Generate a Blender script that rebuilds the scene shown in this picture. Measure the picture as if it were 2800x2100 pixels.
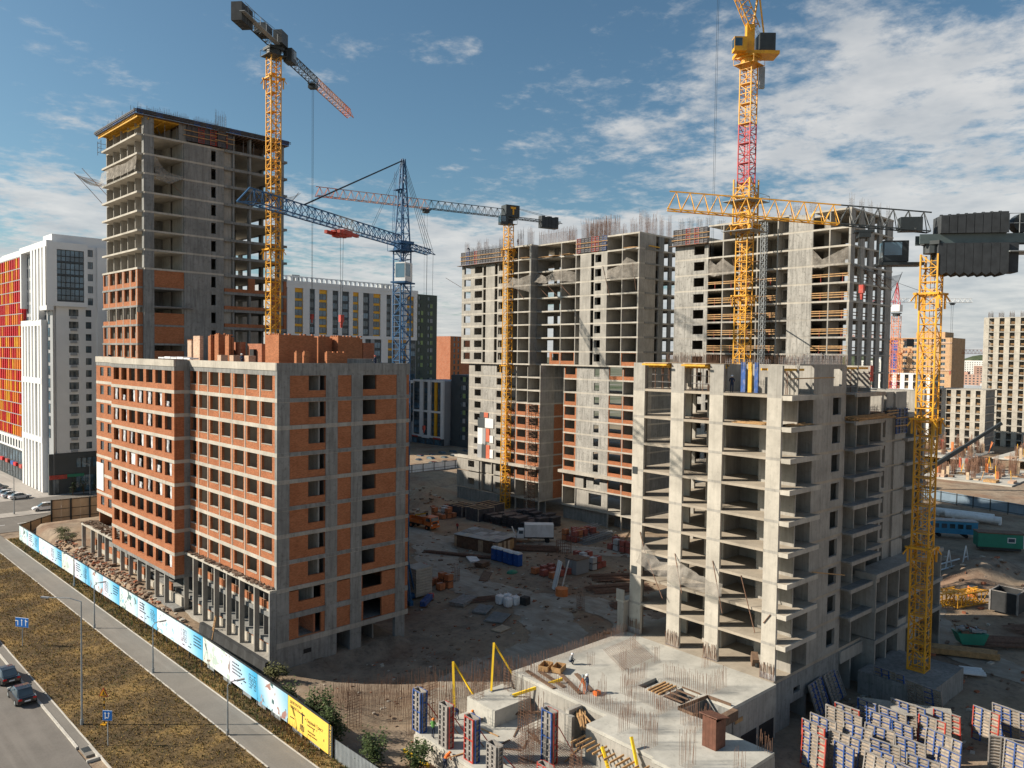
import bpy, math, random
from mathutils import Vector, Matrix
random.seed(7)
R = math.radians
S = bpy.context.scene
COL = S.collection
for o in list(bpy.data.objects):
 bpy.data.objects.remove(o)
# ---------------------------------------------------------------- camera
YAW = R(45.33)      # the view direction, counted from world X (site grid)
PITCH = R(2.12)
ROLL = R(-0.795)
cam_d = bpy.data.cameras.new('camera')
cam = bpy.data.objects.new('camera', cam_d)
COL.objects.link(cam)
cam_d.sensor_fit = 'HORIZONTAL'
cam_d.sensor_width = 36.0
cam_d.lens = 36.0 * 2134.15 / 2800.0
cam_d.clip_start = 0.5
cam_d.clip_end = 20000
_fw = Vector((math.cos(YAW) * math.cos(PITCH), math.sin(YAW) * math.cos(PITCH), -math.sin(PITCH)))
_rt = Vector((math.sin(YAW), -math.cos(YAW), 0))
_up = _rt.cross(_fw)
_c, _s = math.cos(ROLL), math.sin(ROLL)
_r2 = _rt * _c - _up * _s
_u2 = _up * _c + _rt * _s
M = Matrix((( _r2.x, _u2.x, -_fw.x, 0), (_r2.y, _u2.y, -_fw.y, 0), (_r2.z, _u2.z, -_fw.z, 35.0), (0, 0, 0, 1)))
cam.matrix_world = M
S.camera = cam
S.render.resolution_x, S.render.resolution_y = 1024, 768
# ---------------------------------------------------------------- sky and sun
SUN_EL, SUN_AZ = R(31.5), R(137)      # azimuth of the sun, ccw from world +X
world = bpy.data.worlds.new('World')
S.world = world
world.use_nodes = True
wn, wl = world.node_tree.nodes, world.node_tree.links
wn.clear()
def N(tree, t, **kw):
 n = tree.nodes.new(t)
 for k, v in kw.items():
  if k.startswith('i_'):
   n.inputs[k[2:].replace('_', ' ')].default_value = v
  else:
   setattr(n, k, v)
 return n
def math_n(tree, op, a, b=None, clamp=False):
 n = tree.nodes.new('ShaderNodeMath'); n.operation = op; n.use_clamp = clamp
 for i, x in enumerate((a, b)):
  if x is None: continue
  if isinstance(x, (int, float)): n.inputs[i].default_value = x
  else: tree.links.new(x, n.inputs[i])
 return n.outputs[0]
def ramp(tree, fac, stops, interp='LINEAR'):
 n = tree.nodes.new('ShaderNodeValToRGB'); n.color_ramp.interpolation = interp
 e = n.color_ramp.elements
 while len(e) < len(stops): e.new(0.5)
 for el, (p, c) in zip(e, stops):
  el.position = p
  el.color = c if len(c) == 4 else (*c, 1)
 tree.links.new(fac, n.inputs[0])
 return n.outputs[0]
def mixc(tree, fac, a, b, mode='MIX'):
 n = tree.nodes.new('ShaderNodeMix'); n.data_type = 'RGBA'; n.blend_type = mode
 if isinstance(fac, (int, float)): n.inputs[0].default_value = fac
 else: tree.links.new(fac, n.inputs[0])
 for i, x in ((6, a), (7, b)):
  if isinstance(x, (tuple, list)): n.inputs[i].default_value = (*x[:3], 1)
  else: tree.links.new(x, n.inputs[i])
 return n.outputs[2]
def noise(tree, vec, scale, detail=4, rough=0.55, dist=0.0):
 n = tree.nodes.new('ShaderNodeTexNoise')
 n.inputs['Scale'].default_value = scale; n.inputs['Detail'].default_value = detail
 n.inputs['Roughness'].default_value = rough; n.inputs['Distortion'].default_value = dist
 if vec is not None: tree.links.new(vec, n.inputs['Vector'])
 return n.outputs['Fac']
def mapping(tree, vec, scale=(1, 1, 1), loc=(0, 0, 0), rot=(0, 0, 0)):
 n = tree.nodes.new('ShaderNodeMapping')
 n.inputs['Scale'].default_value = scale; n.inputs['Location'].default_value = loc; n.inputs['Rotation'].default_value = rot
 tree.links.new(vec, n.inputs['Vector'])
 return n.outputs[0]
W = world.node_tree
sky = N(W, 'ShaderNodeTexSky', sky_type='NISHITA', sun_disc=False)
sky.sun_elevation = SUN_EL
sky.sun_rotation = R(90) - SUN_AZ
sky.air_density = 1.0; sky.dust_density = 1.3; sky.ozone_density = 1.0; sky.altitude = 150
# clouds: a flat layer of altocumulus, seen on the plane (x/z, y/z) of the view direction
tc = N(W, 'ShaderNodeTexCoord')
sep = N(W, 'ShaderNodeSeparateXYZ'); W.links.new(tc.outputs['Generated'], sep.inputs[0])
zc = math_n(W, 'MAXIMUM', sep.outputs[2], 0.0)
den = math_n(W, 'ADD', zc, 0.10)
cx = math_n(W, 'DIVIDE', sep.outputs[0], den)
cy = math_n(W, 'DIVIDE', sep.outputs[1], den)
cmb = N(W, 'ShaderNodeCombineXYZ'); W.links.new(cx, cmb.inputs[0]); W.links.new(cy, cmb.inputs[1])
cv = cmb.outputs[0]
CLOUD_OFF = (3.0, 1.2, 0.0)
big = noise(W, mapping(W, cv, (0.55, 0.55, 1), CLOUD_OFF), 1.0, 3, 0.5)
mid = noise(W, mapping(W, cv, (1, 1, 1), (1.7, 4.1, 0)), 3.4, 7, 0.66, 0.15)
fine = noise(W, mapping(W, cv, (1, 1, 1), (5.7, 2.1, 0)), 14.0, 5, 0.6)
cl = math_n(W, 'ADD', math_n(W, 'MULTIPLY', big, 0.95), math_n(W, 'MULTIPLY', mid, 0.75))
cl = math_n(W, 'ADD', cl, math_n(W, 'MULTIPLY', fine, 0.30))
# more cloud low down, where the layer is seen edge on
low = math_n(W, 'MULTIPLY', math_n(W, 'SUBTRACT', 0.30, zc), 1.15)
cl = math_n(W, 'ADD', cl, low)
# and more towards the south-east side of the sky
ea = math_n(W, 'SUBTRACT', math_n(W, 'MULTIPLY', sep.outputs[0], 0.711), math_n(W, 'MULTIPLY', sep.outputs[1], 0.703))
cl = math_n(W, 'ADD', cl, math_n(W, 'MULTIPLY', ea, 0.24))
mr = N(W, 'ShaderNodeMapRange'); mr.interpolation_type = 'SMOOTHSTEP'
mr.inputs['From Min'].default_value = 0.98; mr.inputs['From Max'].default_value = 1.22
W.links.new(cl, mr.inputs['Value'])
cmask = math_n(W, 'MULTIPLY', mr.outputs[0], 0.86)
shade = noise(W, mapping(W, cv, (1, 1, 1), (1.9, 4.3, 0)), 3.4, 4, 0.6)
ccol = ramp(W, shade, [(0.3, (5.6, 5.9, 6.2)), (0.7, (8.4, 8.3, 8.1))])
tint = mixc(W, 1.0, sky.outputs[0], (0.80, 1.06, 1.10), 'MULTIPLY')
skymix = mixc(W, cmask, tint, ccol)
bg = N(W, 'ShaderNodeBackground'); bg.inputs['Strength'].default_value = 0.06
W.links.new(skymix, bg.inputs[0])
wo = N(W, 'ShaderNodeOutputWorld'); W.links.new(bg.outputs[0], wo.inputs[0])
sun_d = bpy.data.lights.new('sun', 'SUN'); sun_d.energy = 5.0; sun_d.angle = R(0.53); sun_d.color = (1.0, 0.90, 0.76)
sun = bpy.data.objects.new('sun', sun_d); COL.objects.link(sun)
_sd = Vector((math.cos(SUN_AZ) * math.cos(SUN_EL), math.sin(SUN_AZ) * math.cos(SUN_EL), math.sin(SUN_EL)))
sun.rotation_euler = (-_sd).to_track_quat('-Z', 'Y').to_euler()
sun.location = _sd * 200
S.view_settings.view_transform = 'Standard'; S.view_settings.look = 'None'
S.view_settings.gamma = 1.0; S.view_settings.exposure = 0.62; S.view_settings.use_curve_mapping = False
S.render.engine = 'CYCLES'
S.cycles.max_bounces = 6; S.cycles.diffuse_bounces = 3; S.cycles.glossy_bounces = 2; S.cycles.transparent_max_bounces = 12
# ---------------------------------------------------------------- mesh helpers
class MB:
 def __init__(s):
  s.v = []; s.f = []; s.mi = []
 def _add(s, vs, fs, mi=0):
  b = len(s.v); s.v += vs; s.f += [tuple(i + b for i in f) for f in fs]; s.mi += [mi] * len(fs); return s
 def box(s, x0, x1, y0, y1, z0, z1, mi=0):
  return s._add([(x0, y0, z0), (x1, y0, z0), (x1, y1, z0), (x0, y1, z0), (x0, y0, z1), (x1, y0, z1), (x1, y1, z1), (x0, y1, z1)],
      [(0, 3, 2, 1), (4, 5, 6, 7), (0, 1, 5, 4), (1, 2, 6, 5), (2, 3, 7, 6), (3, 0, 4, 7)], mi)
 def obox(s, c, a, b, d, mi=0):
  c, a, b, d = Vector(c), Vector(a), Vector(b), Vector(d)
  if a.cross(b).dot(d) < 0: a = -a
  P = [c - a - b - d, c + a - b - d, c + a + b - d, c - a + b - d, c - a - b + d, c + a - b + d, c + a + b + d, c - a + b + d]
  return s._add([tuple(p) for p in P], [(0, 3, 2, 1), (4, 5, 6, 7), (0, 1, 5, 4), (1, 2, 6, 5), (2, 3, 7, 6), (3, 0, 4, 7)], mi)
 def beam(s, p, q, w, h=None, mi=0, upv=(0, 0, 1)):
  p, q = Vector(p), Vector(q); h = h or w
  d = q - p; L = d.length
  if L < 1e-6: return s
  d /= L; u = Vector(upv)
  if abs(d.dot(u)) > 0.97: u = Vector((1, 0, 0)) if abs(d.x) < 0.9 else Vector((0, 1, 0))
  r = d.cross(u).normalized(); u = r.cross(d)
  return s.obox((p + q) / 2, d * L / 2, r * w / 2, u * h / 2, mi)
 def tube(s, p, q, r, n=6, r2=None, mi=0, caps=True):
  p, q = Vector(p), Vector(q); r2 = r if r2 is None else r2
  d = (q - p)
  if d.length < 1e-6: return s
  d.normalize()
  u = Vector((0, 0, 1)) if abs(d.z) < 0.9 else Vector((1, 0, 0))
  a = d.cross(u).normalized(); b = d.cross(a)
  vs = []
  for c, rr in ((p, r), (q, r2)):
   for i in range(n):
    t = 2 * math.pi * i / n
    vs.append(tuple(c + a * (math.cos(t) * rr) + b * (math.sin(t) * rr)))
  fs = [(i, (i + 1) % n, n + (i + 1) % n, n + i) for i in range(n)]
  if caps: fs += [tuple(range(n - 1, -1, -1)), tuple(range(n, 2 * n))]
  return s._add(vs, fs, mi)
 def prism(s, poly, z0, z1, mi=0):
  n = len(poly)
  vs = [(x, y, z0) for x, y in poly] + [(x, y, z1) for x, y in poly]
  return s._add(vs, [tuple(range(n - 1, -1, -1)), tuple(range(n, 2 * n))] + [(i, (i + 1) % n, n + (i + 1) % n, n + i) for i in range(n)], mi)
 def extr(s, poly, axis, a0, a1, mi=0):
  # polygon in the two other axes, extruded along axis ('x': (y,z) polygon; 'y': (x,z) polygon)
  n = len(poly)
  if axis == 'x': vs = [(a0, p, q) for p, q in poly] + [(a1, p, q) for p, q in poly]
  else: vs = [(p, a0, q) for p, q in poly] + [(p, a1, q) for p, q in poly]
  return s._add(vs, [tuple(range(n - 1, -1, -1)), tuple(range(n, 2 * n))] + [(i, (i + 1) % n, n + (i + 1) % n, n + i) for i in range(n)], mi)
 def quad(s, a, b, c, d, mi=0):
  return s._add([tuple(a), tuple(b), tuple(c), tuple(d)], [(0, 1, 2, 3)], mi)
 def ball(s, c, rx, ry, rz, n=8, m=6, mi=0):
  vs = []; fs = []
  for j in range(1, m):
   t = math.pi * j / m
   for i in range(n):
    a = 2 * math.pi * i / n
    vs.append((c[0] + rx * math.sin(t) * math.cos(a), c[1] + ry * math.sin(t) * math.sin(a), c[2] + rz * math.cos(t)))
  for j in range(m - 2):
   for i in range(n):
    fs.append((j * n + i, (j + 1) * n + i, (j + 1) * n + (i + 1) % n, j * n + (i + 1) % n))
  vs += [(c[0], c[1], c[2] + rz), (c[0], c[1], c[2] - rz)]
  T, B = len(vs) - 2, len(vs) - 1
  for i in range(n):
   fs.append((T, i, (i + 1) % n)); fs.append((B, (m - 2) * n + (i + 1) % n, (m - 2) * n + i))
  return s._add(vs, fs, mi)
 def mesh(s, name, mats, smooth=False):
  me = bpy.data.meshes.new(name); me.from_pydata(s.v, [], s.f)
  if not isinstance(mats, (list, tuple)): mats = [mats]
  for m in mats: me.materials.append(m)
  if len(mats) > 1: me.polygons.foreach_set('material_index', s.mi)
  if smooth: me.polygons.foreach_set('use_smooth', [True] * len(me.polygons))
  me.update()
  return me
 def build(s, name, mats, parent=None, smooth=False, loc=None, rz=0):
  return link(name, s.mesh(name, mats, smooth), parent, loc, rz)
def link(name, me, parent=None, loc=None, rz=0):
 o = bpy.data.objects.new(name, me); COL.objects.link(o)
 if parent is not None: o.parent = parent
 if loc is not None: o.location = loc
 if rz: o.rotation_euler = (0, 0, rz)
 return o
def tag(o, label=None, cat=None, group=None, kind=None):
 if label: o['label'] = label
 if cat: o['category'] = cat
 if group: o['group'] = group
 if kind: o['kind'] = kind
 return o
def thing(name, label, cat, loc=(0, 0, 0), rz=0, group=None):
 o = bpy.data.objects.new(name, None); COL.objects.link(o)
 o.empty_display_size = 0.5; o.location = loc; o.rotation_euler = (0, 0, rz)
 return tag(o, label, cat, group)
def copy_tree(o, parent=None, loc=None, rz=None, label=None):
 c = o.copy(); COL.objects.link(c)
 if parent is not None: c.parent = parent
 if loc is not None: c.location = loc
 if rz is not None: c.rotation_euler = (0, 0, rz)
 if label: c['label'] = label
 for ch in o.children: copy_tree(ch, c)
 return c
_CACHE = {}
def inst(name, key, make, mats, parent, loc, rz=0):
 # alike pieces share one mesh
 k = (name, key)
 if k not in _CACHE:
  b = MB(); make(b); _CACHE[k] = b.mesh(name, mats)
 return link(name, _CACHE[k], parent, loc, rz)
U = random.uniform
# ---------------------------------------------------------------- materials
def new_mat(name, rough=0.85, metal=0.0, spec=0.3):
 m = bpy.data.materials.new(name); m.use_nodes = True
 t = m.node_tree; b = t.nodes['Principled BSDF']
 b.inputs['Roughness'].default_value = rough; b.inputs['Metallic'].default_value = metal
 b.inputs['Specular IOR Level'].default_value = spec
 return m, t, b
def wpos(t): return t.nodes.new('ShaderNodeNewGeometry').outputs['Position']
def add_bump(t, b, h, strength=0.3, dist=0.05):
 n = t.nodes.new('ShaderNodeBump'); n.inputs['Strength'].default_value = strength; n.inputs['Distance'].default_value = dist
 t.links.new(h, n.inputs['Height']); t.links.new(n.outputs[0], b.inputs['Normal'])
def paint(name, col, rough=0.5, var=0.18, scale=1.5, metal=0.0, dirt=None, spec=0.4):
 # painted, printed or plain surface with patchy wear
 m, t, b = new_mat(name, rough, metal, spec)
 p = wpos(t)
 n1 = noise(t, p, scale, 5, 0.6)
 a = tuple(max(0, c * (1 - var)) for c in col); c2 = tuple(min(1, c * (1 + var)) for c in col)
 c = ramp(t, n1, [(0.3, a), (0.7, c2)])
 if dirt:
  n2 = noise(t, mapping(t, p, (1, 1, 0.35)), scale * 2.3, 6, 0.65)
  f = ramp(t, n2, [(0.48, (0, 0, 0)), (0.72, (1, 1, 1))])
  c = mixc(t, math_n(t, 'MULTIPLY', f, 0.6), c, dirt)
 t.links.new(c, b.inputs['Base Color'])
 return m
def concrete(name, col, stain=0.5, streak=0.5, panel=True, dark=(0.10, 0.095, 0.085)):
 m, t, b = new_mat(name, 0.9, 0, 0.2)
 p = wpos(t)
 n1 = noise(t, p, 0.35, 6, 0.65)
 c = ramp(t, n1, [(0.28, tuple(x * 0.74 for x in col)), (0.72, tuple(min(1, x * 1.2) for x in col))])
 n2 = noise(t, mapping(t, p, (1.7, 1.7, 0.16)), 1.5, 5, 0.6)      # rain streaks
 f2 = ramp(t, n2, [(0.46, (0, 0, 0)), (0.66, (1, 1, 1))])
 c = mixc(t, math_n(t, 'MULTIPLY', f2, streak), c, tuple(x * 0.62 for x in col))
 n3 = noise(t, p, 2.2, 6, 0.7)
 f3 = ramp(t, n3, [(0.53, (0, 0, 0)), (0.68, (1, 1, 1))])
 c = mixc(t, math_n(t, 'MULTIPLY', f3, stain * 0.55), c, dark)
 if panel:  # shutter board joints
  sp = N(t, 'ShaderNodeSeparateXYZ'); t.links.new(p, sp.inputs[0])
  xy = math_n(t, 'ADD', sp.outputs[0], sp.outputs[1])
  fr = math_n(t, 'FRACT', math_n(t, 'MULTIPLY', xy, 1 / 1.2))
  jl = math_n(t, 'LESS_THAN', fr, 0.035)
  c = mixc(t, math_n(t, 'MULTIPLY', jl, 0.30), c, dark)
 t.links.new(c, b.inputs['Base Color'])
 add_bump(t, b, n3, 0.25, 0.03)
 return m
def bricks(name, col, mortar, var=0.25, bw=0.26, bh=0.088):
 m, t, b = new_mat(name, 0.9, 0, 0.15)
 p = wpos(t)
 sp = N(t, 'ShaderNodeSeparateXYZ'); t.links.new(p, sp.inputs[0])
 xy = math_n(t, 'ADD', sp.outputs[0], sp.outputs[1])
 cm = N(t, 'ShaderNodeCombineXYZ'); t.links.new(xy, cm.inputs[0]); t.links.new(sp.outputs[2], cm.inputs[1])
 br = N(t, 'ShaderNodeTexBrick'); t.links.new(cm.outputs[0], br.inputs['Vector'])
 br.inputs['Scale'].default_value = 1.0; br.inputs['Brick Width'].default_value = bw; br.inputs['Row Height'].default_value = bh
 br.inputs['Mortar Size'].default_value = 0.010; br.inputs['Mortar Smooth'].default_value = 0.2; br.inputs['Bias'].default_value = 0.0
 br.inputs['Color1'].default_value = (*[x * (1 - var) for x in col], 1)
 br.inputs['Color2'].default_value = (*[min(1, x * (1 + var)) for x in col], 1)
 br.inputs['Mortar'].default_value = (*mortar, 1)
 n1 = noise(t, p, 0.5, 5, 0.65)
 c = mixc(t, math_n(t, 'MULTIPLY', ramp(t, n1, [(0.45, (0, 0, 0)), (0.75, (1, 1, 1))]), 0.55), br.outputs['Color'], tuple(x * 0.62 for x in col))
 n2 = noise(t, mapping(t, p, (1.6, 1.6, 0.3)), 1.3, 6, 0.65)
 c = mixc(t, math_n(t, 'MULTIPLY', ramp(t, n2, [(0.62, (0, 0, 0)), (0.80, (1, 1, 1))]), 0.25), c, mortar)
 t.links.new(c, b.inputs['Base Color'])
 add_bump(t, b, br.outputs['Fac'], -0.2, 0.02)
 return m
def glass(name, col=(0.05, 0.07, 0.085), rough=0.06):
 m, t, b = new_mat(name, rough, 0.0, 0.8)
 p = wpos(t)
 n1 = noise(t, mapping(t, p, (0.33, 0.33, 0.33)), 1.0, 2)
 c = ramp(t, n1, [(0.35, tuple(x * 0.5 for x in col)), (0.65, tuple(x * 1.8 for x in col))])
 t.links.new(c, b.inputs['Base Color'])
 return m
M_CONC = concrete('concrete_site', (0.35, 0.33, 0.295))
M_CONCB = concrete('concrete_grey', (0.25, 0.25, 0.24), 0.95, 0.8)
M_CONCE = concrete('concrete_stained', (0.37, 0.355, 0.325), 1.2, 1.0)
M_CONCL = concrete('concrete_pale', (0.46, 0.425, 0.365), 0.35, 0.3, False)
M_SLAB = concrete('slab_screed', (0.44, 0.425, 0.38), 0.45, 0.0, False)
M_FLOOR = concrete('slab_dusty', (0.37, 0.32, 0.255), 0.5, 0.0, False, (0.2, 0.16, 0.12))
M_BRICK = bricks('brick_orange', (0.36, 0.125, 0.056), (0.33, 0.19, 0.11))
M_BRICKR = bricks('brick_red', (0.36, 0.12, 0.06), (0.33, 0.22, 0.16))
M_BRICKP = bricks('brick_pale', (0.55, 0.36, 0.25), (0.5, 0.42, 0.34))
M_REBAR = paint('rebar_rust', (0.19, 0.105, 0.068), 0.8, 0.35, 3)
M_REBARG = paint('rebar_grey', (0.20, 0.19, 0.19), 0.7, 0.3, 3)
M_YEL = paint('crane_yellow', (0.72, 0.35, 0.022), 0.5, 0.22, 0.7, dirt=(0.30, 0.16, 0.05))
M_BLUEC = paint('crane_blue', (0.015, 0.085, 0.20), 0.5, 0.22, 0.8, dirt=(0.05, 0.07, 0.1))
M_REDC = paint('crane_red', (0.45, 0.04, 0.05), 0.5, 0.2, 0.8)
M_ORC = paint('crane_orange', (0.66, 0.20, 0.06), 0.5, 0.2, 0.8)
M_DARK = paint('steel_dark', (0.035, 0.042, 0.045), 0.5, 0.2, 1.0)
M_GREY = paint('steel_grey', (0.26, 0.28, 0.29), 0.5, 0.2, 1.0)
M_CW = paint('counterweight', (0.045, 0.05, 0.055), 0.85, 0.25, 1.2)
M_WHITE = paint('white_paint', (0.72, 0.72, 0.71), 0.6, 0.08, 0.6, dirt=(0.5, 0.49, 0.46))
M_CLAD = paint('white_cladding', (0.70, 0.70, 0.69), 0.55, 0.06, 0.2)
M_CLADG = paint('grey_cladding', (0.30, 0.31, 0.32), 0.55, 0.08, 0.2)
M_ANTH = paint('dark_cladding', (0.055, 0.065, 0.07), 0.5, 0.15, 0.3)
M_RED = paint('red_cladding', (0.55, 0.018, 0.025), 0.5, 0.12, 0.3)
M_ORANGE = paint('orange_cladding', (0.72, 0.23, 0.03), 0.5, 0.12, 0.3)
M_AMBER = paint('amber_cladding', (0.75, 0.38, 0.02), 0.5, 0.12, 0.3)
M_GLASS = glass('window_glass')
M_GLASSB = glass('window_glass_blue', (0.06, 0.11, 0.15))
M_WOOD = paint('timber', (0.42, 0.25, 0.11), 0.8, 0.3, 2.0, dirt=(0.2, 0.12, 0.07))
M_WOODD = paint('timber_old', (0.16, 0.10, 0.065), 0.85, 0.35, 2.0, dirt=(0.08, 0.06, 0.05))
M_WOODY = paint('timber_yellow_beam', (0.62, 0.34, 0.035), 0.7, 0.3, 1.5)
M_PLY = paint('plywood', (0.48, 0.36, 0.24), 0.8, 0.25, 1.0, dirt=(0.28, 0.22, 0.17))
M_FBLUE = paint('formwork_blue', (0.02, 0.075, 0.27), 0.55, 0.3, 2.0, dirt=(0.30, 0.28, 0.26))
M_FRED = paint('formwork_red', (0.42, 0.045, 0.03), 0.6, 0.3, 2.0, dirt=(0.3, 0.2, 0.17))
M_FGREY = paint('formwork_cement', (0.27, 0.25, 0.23), 0.85, 0.3, 2.0, dirt=(0.12, 0.10, 0.09))
M_FPLY = paint('formwork_facing', (0.33, 0.27, 0.21), 0.85, 0.35, 1.6, dirt=(0.13, 0.10, 0.08))
M_FDARK = paint('formwork_dark', (0.06, 0.06, 0.07), 0.6, 0.4, 1.5, dirt=(0.16, 0.13, 0.11))
M_TARP = paint('tarpaulin_dark', (0.03, 0.032, 0.034), 0.7, 0.3, 1.2)
M_PLASTIC = paint('plastic_film', (0.72, 0.73, 0.74), 0.35, 0.15, 3.0)
M_BLUEP = paint('plastic_blue', (0.02, 0.09, 0.33), 0.45, 0.15, 1.0)
M_TRUCKO = paint('truck_orange', (0.62, 0.15, 0.025), 0.4, 0.2, 1.0, dirt=(0.28, 0.16, 0.10))
M_TYRE = paint('tyre', (0.02, 0.02, 0.02), 0.9, 0.2, 3.0)
M_RUBBLE = paint('rubble', (0.20, 0.14, 0.10), 0.95, 0.4, 1.2)
M_CARK, _t, _b = new_mat('car_black', 0.25, 0.2, 0.6); _b.inputs['Base Color'].default_value = (0.012, 0.014, 0.018, 1); _b.inputs['Coat Weight'].default_value = 0.6
M_CHROME, _t, _b = new_mat('bright_metal', 0.3, 0.9, 0.5); _b.inputs['Base Color'].default_value = (0.6, 0.6, 0.62, 1)
def flat(name, col, rough=0.6, spec=0.3):
 m, t, b = new_mat(name, rough, 0, spec); b.inputs['Base Color'].default_value = (*col, 1); return m
M_SKIN = flat('skin', (0.42, 0.25, 0.17)); M_NAVY = flat('cloth_navy', (0.02, 0.03, 0.06), 0.9); M_HIVIS = flat('cloth_orange', (0.75, 0.16, 0.03), 0.8)
M_HELW = flat('helmet_white', (0.8, 0.8, 0.8), 0.4); M_HELO = flat('helmet_orange', (0.8, 0.2, 0.02), 0.4); M_CLG = flat('cloth_green', (0.12, 0.3, 0.08), 0.8)
M_TAIL = flat('tail_lamp', (0.45, 0.01, 0.01), 0.3); M_LAMPG = flat('head_lamp', (0.75, 0.75, 0.7), 0.2)
M_BLACK = flat('black_print_and_shade', (0.02, 0.02, 0.022), 0.7); M_SIGNB = flat('sign_blue', (0.012, 0.13, 0.45), 0.4); M_SIGNW = flat('sign_white', (0.75, 0.76, 0.77), 0.5)  # the black serves print and the painted dark of openings
M_SIGNY = flat('sign_yellow', (0.78, 0.38, 0.02), 0.4); M_PANELY = paint('panel_yellow', (0.86, 0.56, 0.10), 0.55, 0.05, 0.5)
# safety net: a fine mesh that lets light through
def net_mat(name, col, alpha):
 m, t, b = new_mat(name, 0.9, 0, 0.1)
 n1 = noise(t, wpos(t), 1.6, 5, 0.6)
 t.links.new(ramp(t, n1, [(0.3, tuple(x * 0.7 for x in col)), (0.7, col)]), b.inputs['Base Color'])
 a = ramp(t, noise(t, wpos(t), 0.9, 4, 0.6), [(0.3, (alpha * 0.6,) * 3), (0.7, (min(1, alpha * 1.5),) * 3)])
 t.links.new(a, b.inputs['Alpha'])
 return m
M_NET = net_mat('safety_net', (0.42, 0.38, 0.33), 0.42)
# ================================================================ ground and street
def smooth(a, b, x):
 t = max(0.0, min(1.0, (x - a) / (b - a))); return t * t * (3 - 2 * t)
def hsh(x, y):
 return (math.sin(x * 1.7 + y * 0.9) + math.sin(x * 0.63 - y * 1.31 + 2) + math.sin(x * 3.1 + y * 2.3)) / 3
def gz(x, y):
 if x < 36.2: z = -0.22
 else:
  z = -1.3
  if y < 168:
   if x < 60 and y > 62:
    bank = -0.2 + 1.45 * smooth(93, 103, y) + 1.2 * smooth(104, 118, y)
    z = -0.2 + (bank + 0.2) * smooth(36.2, 39.6, x)
    if y < 78: z += (-1.3 - z) * smooth(40, 48, x)
   elif y <= 62:
    z = -0.2 - 1.1 * smooth(37, 45, x)
  else: z = -0.2
  if y > 165 and x < 110: z = -0.2 - 1.1 * smooth(62, 100, x)
  # spoil heap on the right
  d = math.hypot((x - 150) / 15, (y - 37) / 5.5)
  z += 2.6 * (1 - smooth(0.1, 1.1, d)) + 0.25 * (1 - smooth(0.2, 1.5, d)) * hsh(x, y)
  # heaps behind the fence, far side of the yard
  for hx, hy, r, h in ((118, 150, 7, 2.6), (127, 158, 8, 2.2), (106, 152, 5, 1.5)):
   z += h * (1 - smooth(0.0, 1.0, math.hypot(x - hx, y - hy) / r))
  if 36.4 < x < 40.5 and 84 < y < 160: z += 0.22 * hsh(x * 1.7, y * 1.3)
  elif x > 44: z += 0.07 * hsh(x * 0.5, y * 0.5)
 return z
xs = [-9000, -3000, -1000, -400, -150, -60] + [i * 1.5 for i in range(-20, 24)] + [36 + i * 0.8 for i in range(0, 12)] + [46 + i * 2.0 for i in range(0, 92)] + [240, 280, 340, 450, 700, 1200, 2500, 5000, 12000]
ys = [-9000, -3000, -1000, -400, -150, -60, -40] + [-30 + i * 2.0 for i in range(0, 112)] + [200, 220, 250, 300, 400, 600, 1000, 2000, 4500, 12000]
g = MB(); nx, ny = len(xs), len(ys)
for y in ys:
 for x in xs: g.v.append((x, y, gz(x, y)))
for j in range(ny - 1):
 for i in range(nx - 1):
  a = j * nx + i; g.f.append((a, a + 1, a + 1 + nx, a + nx)); g.mi.append(0)
m, t, b = new_mat('bare_soil', 0.95, 0, 0.1)
p = wpos(t)
n1 = noise(t, p, 0.045, 6, 0.6); n2 = noise(t, p, 0.35, 8, 0.7); n3 = noise(t, p, 1.7, 6, 0.7)
c = ramp(t, n2, [(0.30, (0.14, 0.105, 0.078)), (0.50, (0.26, 0.205, 0.155)), (0.72, (0.38, 0.30, 0.22))])
c = mixc(t, math_n(t, 'MULTIPLY', ramp(t, n1, [(0.42, (0, 0, 0)), (0.62, (1, 1, 1))]), 0.75), c, (0.38, 0.285, 0.19))
c = mixc(t, math_n(t, 'MULTIPLY', ramp(t, n3, [(0.52, (0, 0, 0)), (0.70, (1, 1, 1))]), 0.5), c, (0.085, 0.062, 0.046))
c = mixc(t, math_n(t, 'MULTIPLY', ramp(t, noise(t, p, 0.11, 3), [(0.5, (0, 0, 0)), (0.68, (1, 1, 1))]), 0.5), c, (0.22, 0.11, 0.065))
sp = N(t, 'ShaderNodeSeparateXYZ'); t.links.new(p, sp.inputs[0])
rr = math_n(t, 'ADD', math_n(t, 'ABSOLUTE', sp.outputs[0]), math_n(t, 'ABSOLUTE', sp.outputs[1]))
far = N(t, 'ShaderNodeMapRange'); far.inputs['From Min'].default_value = 420; far.inputs['From Max'].default_value = 700; t.links.new(rr, far.inputs['Value'])
c = mixc(t, far.outputs[0], c, ramp(t, noise(t, p, 0.012, 6, 0.7), [(0.35, (0.05, 0.075, 0.035)), (0.55, (0.16, 0.16, 0.12)), (0.7, (0.26, 0.25, 0.23))]))
t.links.new(c, b.inputs['Base Color'])
add_bump(t, b, math_n(t, 'ADD', n2, math_n(t, 'MULTIPLY', n3, 0.5)), 0.6, 0.2)
M_SOIL = m
tag(g.build('ground', M_SOIL, smooth=True), kind='structure')
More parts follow.
